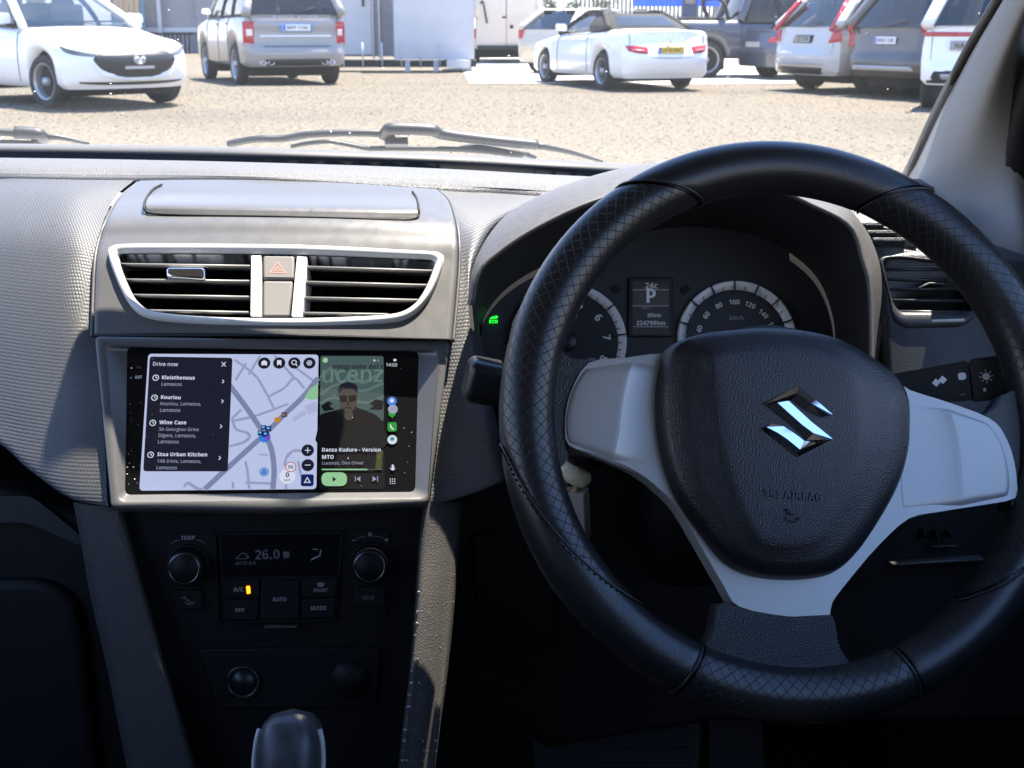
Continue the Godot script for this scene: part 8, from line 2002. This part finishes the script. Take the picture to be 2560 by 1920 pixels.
	part(t, "wall", box(8.0, 3.4, 0.3, 0.03), mat.wall_tan, lift(moved(b), 1.0, 1.7, 0.5))
	part(t, "wall", box(30.0, 5.0, 0.3, 0.03), mat.wall_tan, lift(moved(b), 14.0, 2.5, -7.0))
	for i in 16:
		part(t, "screen_slat", box(0.07, 1.6, 0.05, 0.005), mat.alloy, lift(moved(b), 1.0 + 0.16 * i, 2.2, 0.75))
	# shrubs and trees behind the van and convertible
	for q in [[Vector3(3.2441, 0, -76.2645), 2.6, 1.6], [Vector3(5.7947, 0, -83.5931), 2.9, 1.9], [Vector3(2.6351, 0, -87.8096), 3.2, 1.8]]:
		tree(q[0], q[1], q[2])


var trees := 0
func tree(at: Vector3, tall: float, wide: float) -> void:
	var names := ["small dark green tree behind the van's right edge", "grey green bushy tree above the convertible's windscreen", "taller leafy tree behind the white van"]
	var t := thing("tree", names[trees % 3], "tree", moved(at), "trees at the back of the yard")
	trees += 1
	part(t, "trunk", tube(spline([at, at + Vector3(0.05, tall * 0.3, 0), at + Vector3(-0.04, tall * 0.6, 0.05), at + Vector3(0.03, tall * 0.9, 0)], 4), 0.10, 8, false, 0.03), mat.bark)
	for k in 5:
		var a := TAU * k / 5.0
		part(t, "limb", tube([at + Vector3(0, tall * (0.35 + 0.08 * k), 0), at + Vector3(cos(a) * wide * 0.3, tall * (0.55 + 0.07 * k), sin(a) * wide * 0.3)], 0.035, 6, false, 0.012), mat.bark)
	var mm := MultiMesh.new()
	mm.transform_format = MultiMesh.TRANSFORM_3D
	mm.use_colors = true
	var q := SurfaceTool.new()
	q.begin(Mesh.PRIMITIVE_TRIANGLES)
	for v in [Vector3(-0.5, 0, 0), Vector3(0, 1, 0.12), Vector3(0.5, 0, 0), Vector3(-0.5, 0, 0), Vector3(0.5, 0, 0), Vector3(0, -1, 0.12)]: q.add_vertex(v)
	q.generate_normals()
	mm.mesh = q.commit()
	mm.instance_count = 2600
	var clumps := []
	for k in 16: clumps.append(Vector3(rng.randfn(0, 0.28) * wide, tall * rng.randf_range(0.35, 1.0), rng.randfn(0, 0.28) * wide))
	for i in mm.instance_count:
		var c: Vector3 = clumps[i % 16]
		var p := c + Vector3(rng.randfn(), rng.randfn() * 0.8, rng.randfn()) * wide * 0.13
		var sz := rng.randf_range(0.035, 0.075)
		mm.set_instance_transform(i, Transform3D(Basis.from_euler(Vector3(rng.randf() * TAU, rng.randf() * TAU, rng.randf() * TAU)).scaled_local(Vector3(sz, sz * 1.3, sz)), p))
		var v := rng.randf_range(0.6, 1.2)
		mm.set_instance_color(i, Color(0.045 * v, 0.065 * v, 0.03 * v))
	var o := MultiMeshInstance3D.new()
	o.name = "crown"
	o.multimesh = mm
	o.material_override = mat.leaf
	t.add_child(o)
	o.set_meta("kind", "stuff")


func yard_materials() -> void:
	grain(stuff("flank_skin", 0.055, 0.051, 0.046, 0.6), mat.cells_noise, 38.0, 0.03, toned(mat.cloud_noise, Color(0.75, 0.75, 0.75), Color(1, 1, 1)))
	var worn := toned(mat.cloud_noise, Color(0.66, 0.66, 0.67), Color(1, 1, 1))
	grain(stuff("knob_leather", 0.075, 0.077, 0.082, 0.38), mat.fine_noise, 10.0, 0.008, worn)
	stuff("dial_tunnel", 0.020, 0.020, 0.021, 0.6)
	stuff("print_dial", 0.75, 0.75, 0.73, 0.6)
	stuff("lcd_band", 0.085, 0.075, 0.065, 0.4)
	grain(stuff("black_trim", 0.026, 0.027, 0.029, 0.45), mat.cells_noise, 36.0, 0.015)
	stuff("pedal_rubber", 0.010, 0.010, 0.0105, 0.5)
	stuff("wiper_black", 0.011, 0.011, 0.012, 0.5)
	grain(stuff("roof_lining", 0.22, 0.215, 0.205, 0.95), mat.fine_noise, 20.0, 0.01)
	for q in [["car_white", 0.80, 0.80, 0.79], ["car_silver", 0.27, 0.26, 0.245], ["car_pearl", 0.45, 0.43, 0.40], ["car_bronze", 0.075, 0.066, 0.058], ["car_blue", 0.05, 0.085, 0.18], ["car_navy", 0.035, 0.045, 0.07], ["car_beige", 0.50, 0.44, 0.34], ["car_cream", 0.52, 0.46, 0.39]]:
		var m := stuff(q[0], q[1], q[2], q[3], 0.45, 0.0)
		m.clearcoat_enabled = true
		m.clearcoat = 0.8
		m.clearcoat_roughness = 0.06
	grain(stuff("soft_top", 0.014, 0.0137, 0.0137, 0.9), mat.fine_noise, 12.0, 0.01)
	stuff("tyre", 0.022, 0.022, 0.022, 0.85)
	stuff("alloy", 0.38, 0.38, 0.39, 0.35, 0.5)
	stuff("under_black", 0.014, 0.014, 0.015, 0.8)
	stuff("grille_dark", 0.02, 0.02, 0.023, 0.35)
	stuff("tail_red", 0.42, 0.025, 0.035, 0.12)
	stuff("lamp_pink", 0.60, 0.22, 0.22, 0.15)
	stuff("lamp_white", 0.75, 0.70, 0.68, 0.15)
	stuff("lamp_glass", 0.09, 0.10, 0.11, 0.08)
	stuff("seat_pale", 0.42, 0.40, 0.30, 0.8)
	for q in [["car_glass", 0.78, Color(0.05, 0.06, 0.075)], ["car_glass_light", 0.45, Color(0.10, 0.14, 0.16)]]:
		var m := stuff(q[0], 1, 1, 1, 0.03)
		m.albedo_color = Color(q[2].r, q[2].g, q[2].b, q[1])
		m.transparency = BaseMaterial3D.TRANSPARENCY_ALPHA
	var pg := stuff("cabin_dimming_glass", 1, 1, 1, 0.03)  # tint made up to cut the light coming in from behind
	pg.albedo_color = Color(0.02, 0.02, 0.025, 0.82)
	pg.transparency = BaseMaterial3D.TRANSPARENCY_ALPHA
	stuff("plate_white", 0.75, 0.75, 0.76, 0.4)
	stuff("plate_yellow", 0.75, 0.50, 0.06, 0.4)
	stuff("plate_orange", 0.75, 0.38, 0.05, 0.4)
	stuff("plate_dusty", 0.30, 0.29, 0.27, 0.5)
	stuff("plate_recess", 0.22, 0.30, 0.42, 0.2, 0.3)
	stuff("plate_blue", 0.03, 0.10, 0.55, 0.4)
	grain(stuff("cabin_white", 0.48, 0.485, 0.50, 0.5), null, 0.3, 0.0, toned(mat.cloud_noise, Color(0.97, 0.97, 0.97), Color(1, 1, 1)), null, true)
	grain(stuff("cabin_grey", 0.24, 0.24, 0.25, 0.6), null, 0.8, 0.0, toned(mat.cloud_noise, Color(0.94, 0.94, 0.94), Color(1, 1, 1)), null, true)
	grain(stuff("concrete", 0.46, 0.43, 0.38, 0.85), null, 0.25, 0.0, toned(mat.cloud_noise, Color(0.88, 0.88, 0.88), Color(1, 1, 1)), null, true)
	stuff("board_tan", 0.42, 0.31, 0.19, 0.8)
	stuff("teal_paint", 0.06, 0.20, 0.26, 0.5)
	grain(stuff("fence_pale", 0.32, 0.30, 0.27, 0.8), null, 1.0, 0.0, toned(mat.cloud_noise, Color(0.8, 0.8, 0.8), Color(1, 1, 1)), null, true)
	grain(stuff("wall_tan", 0.34, 0.30, 0.255, 0.85), null, 0.5, 0.0, toned(mat.cloud_noise, Color(0.82, 0.82, 0.82), Color(1, 1, 1)), null, true)
	stuff("sign_blue", 0.04, 0.18, 0.75, 0.5)
	stuff("sign_navy", 0.04, 0.06, 0.12, 0.6)
	stuff("bark", 0.10, 0.075, 0.05, 0.9)
	var l := stuff("leaf", 1, 1, 1, 0.6)
	l.vertex_color_use_as_albedo = true
	l.backlight_enabled = true
	l.backlight = Color(0.25, 0.3, 0.1)
	var st := stuff("stone", 1, 1, 1, 0.9)
	st.vertex_color_use_as_albedo = true
	# gravel: fine grit with larger patches
	var grit := noise_image(1024, FastNoiseLite.TYPE_CELLULAR, 0.09, 21, 2)
	var big := noise_image(512, FastNoiseLite.TYPE_SIMPLEX, 0.02, 22, 5)
	var ga := grit.get_image()
	var ba := big.get_image()
	var im := Image.create(1024, 1024, false, Image.FORMAT_RGB8)
	for y in 1024:
		for x in 1024:
			var g := ga.get_pixel(x, y).r
			var p := ba.get_pixel(x % 512, y % 512).r
			var v := 0.44 + 0.46 * g + 0.26 * (p - 0.5)
			im.set_pixel(x, y, Color(v, v * lerpf(0.93, 0.96, g), v * lerpf(0.80, 0.88, p)))
	var gm := stuff("gravel", 0.275, 0.258, 0.232, 0.95)
	gm.vertex_color_use_as_albedo = true
	grain(gm, grit, 0.40, 0.9, ImageTexture.create_from_image(im), null, true)
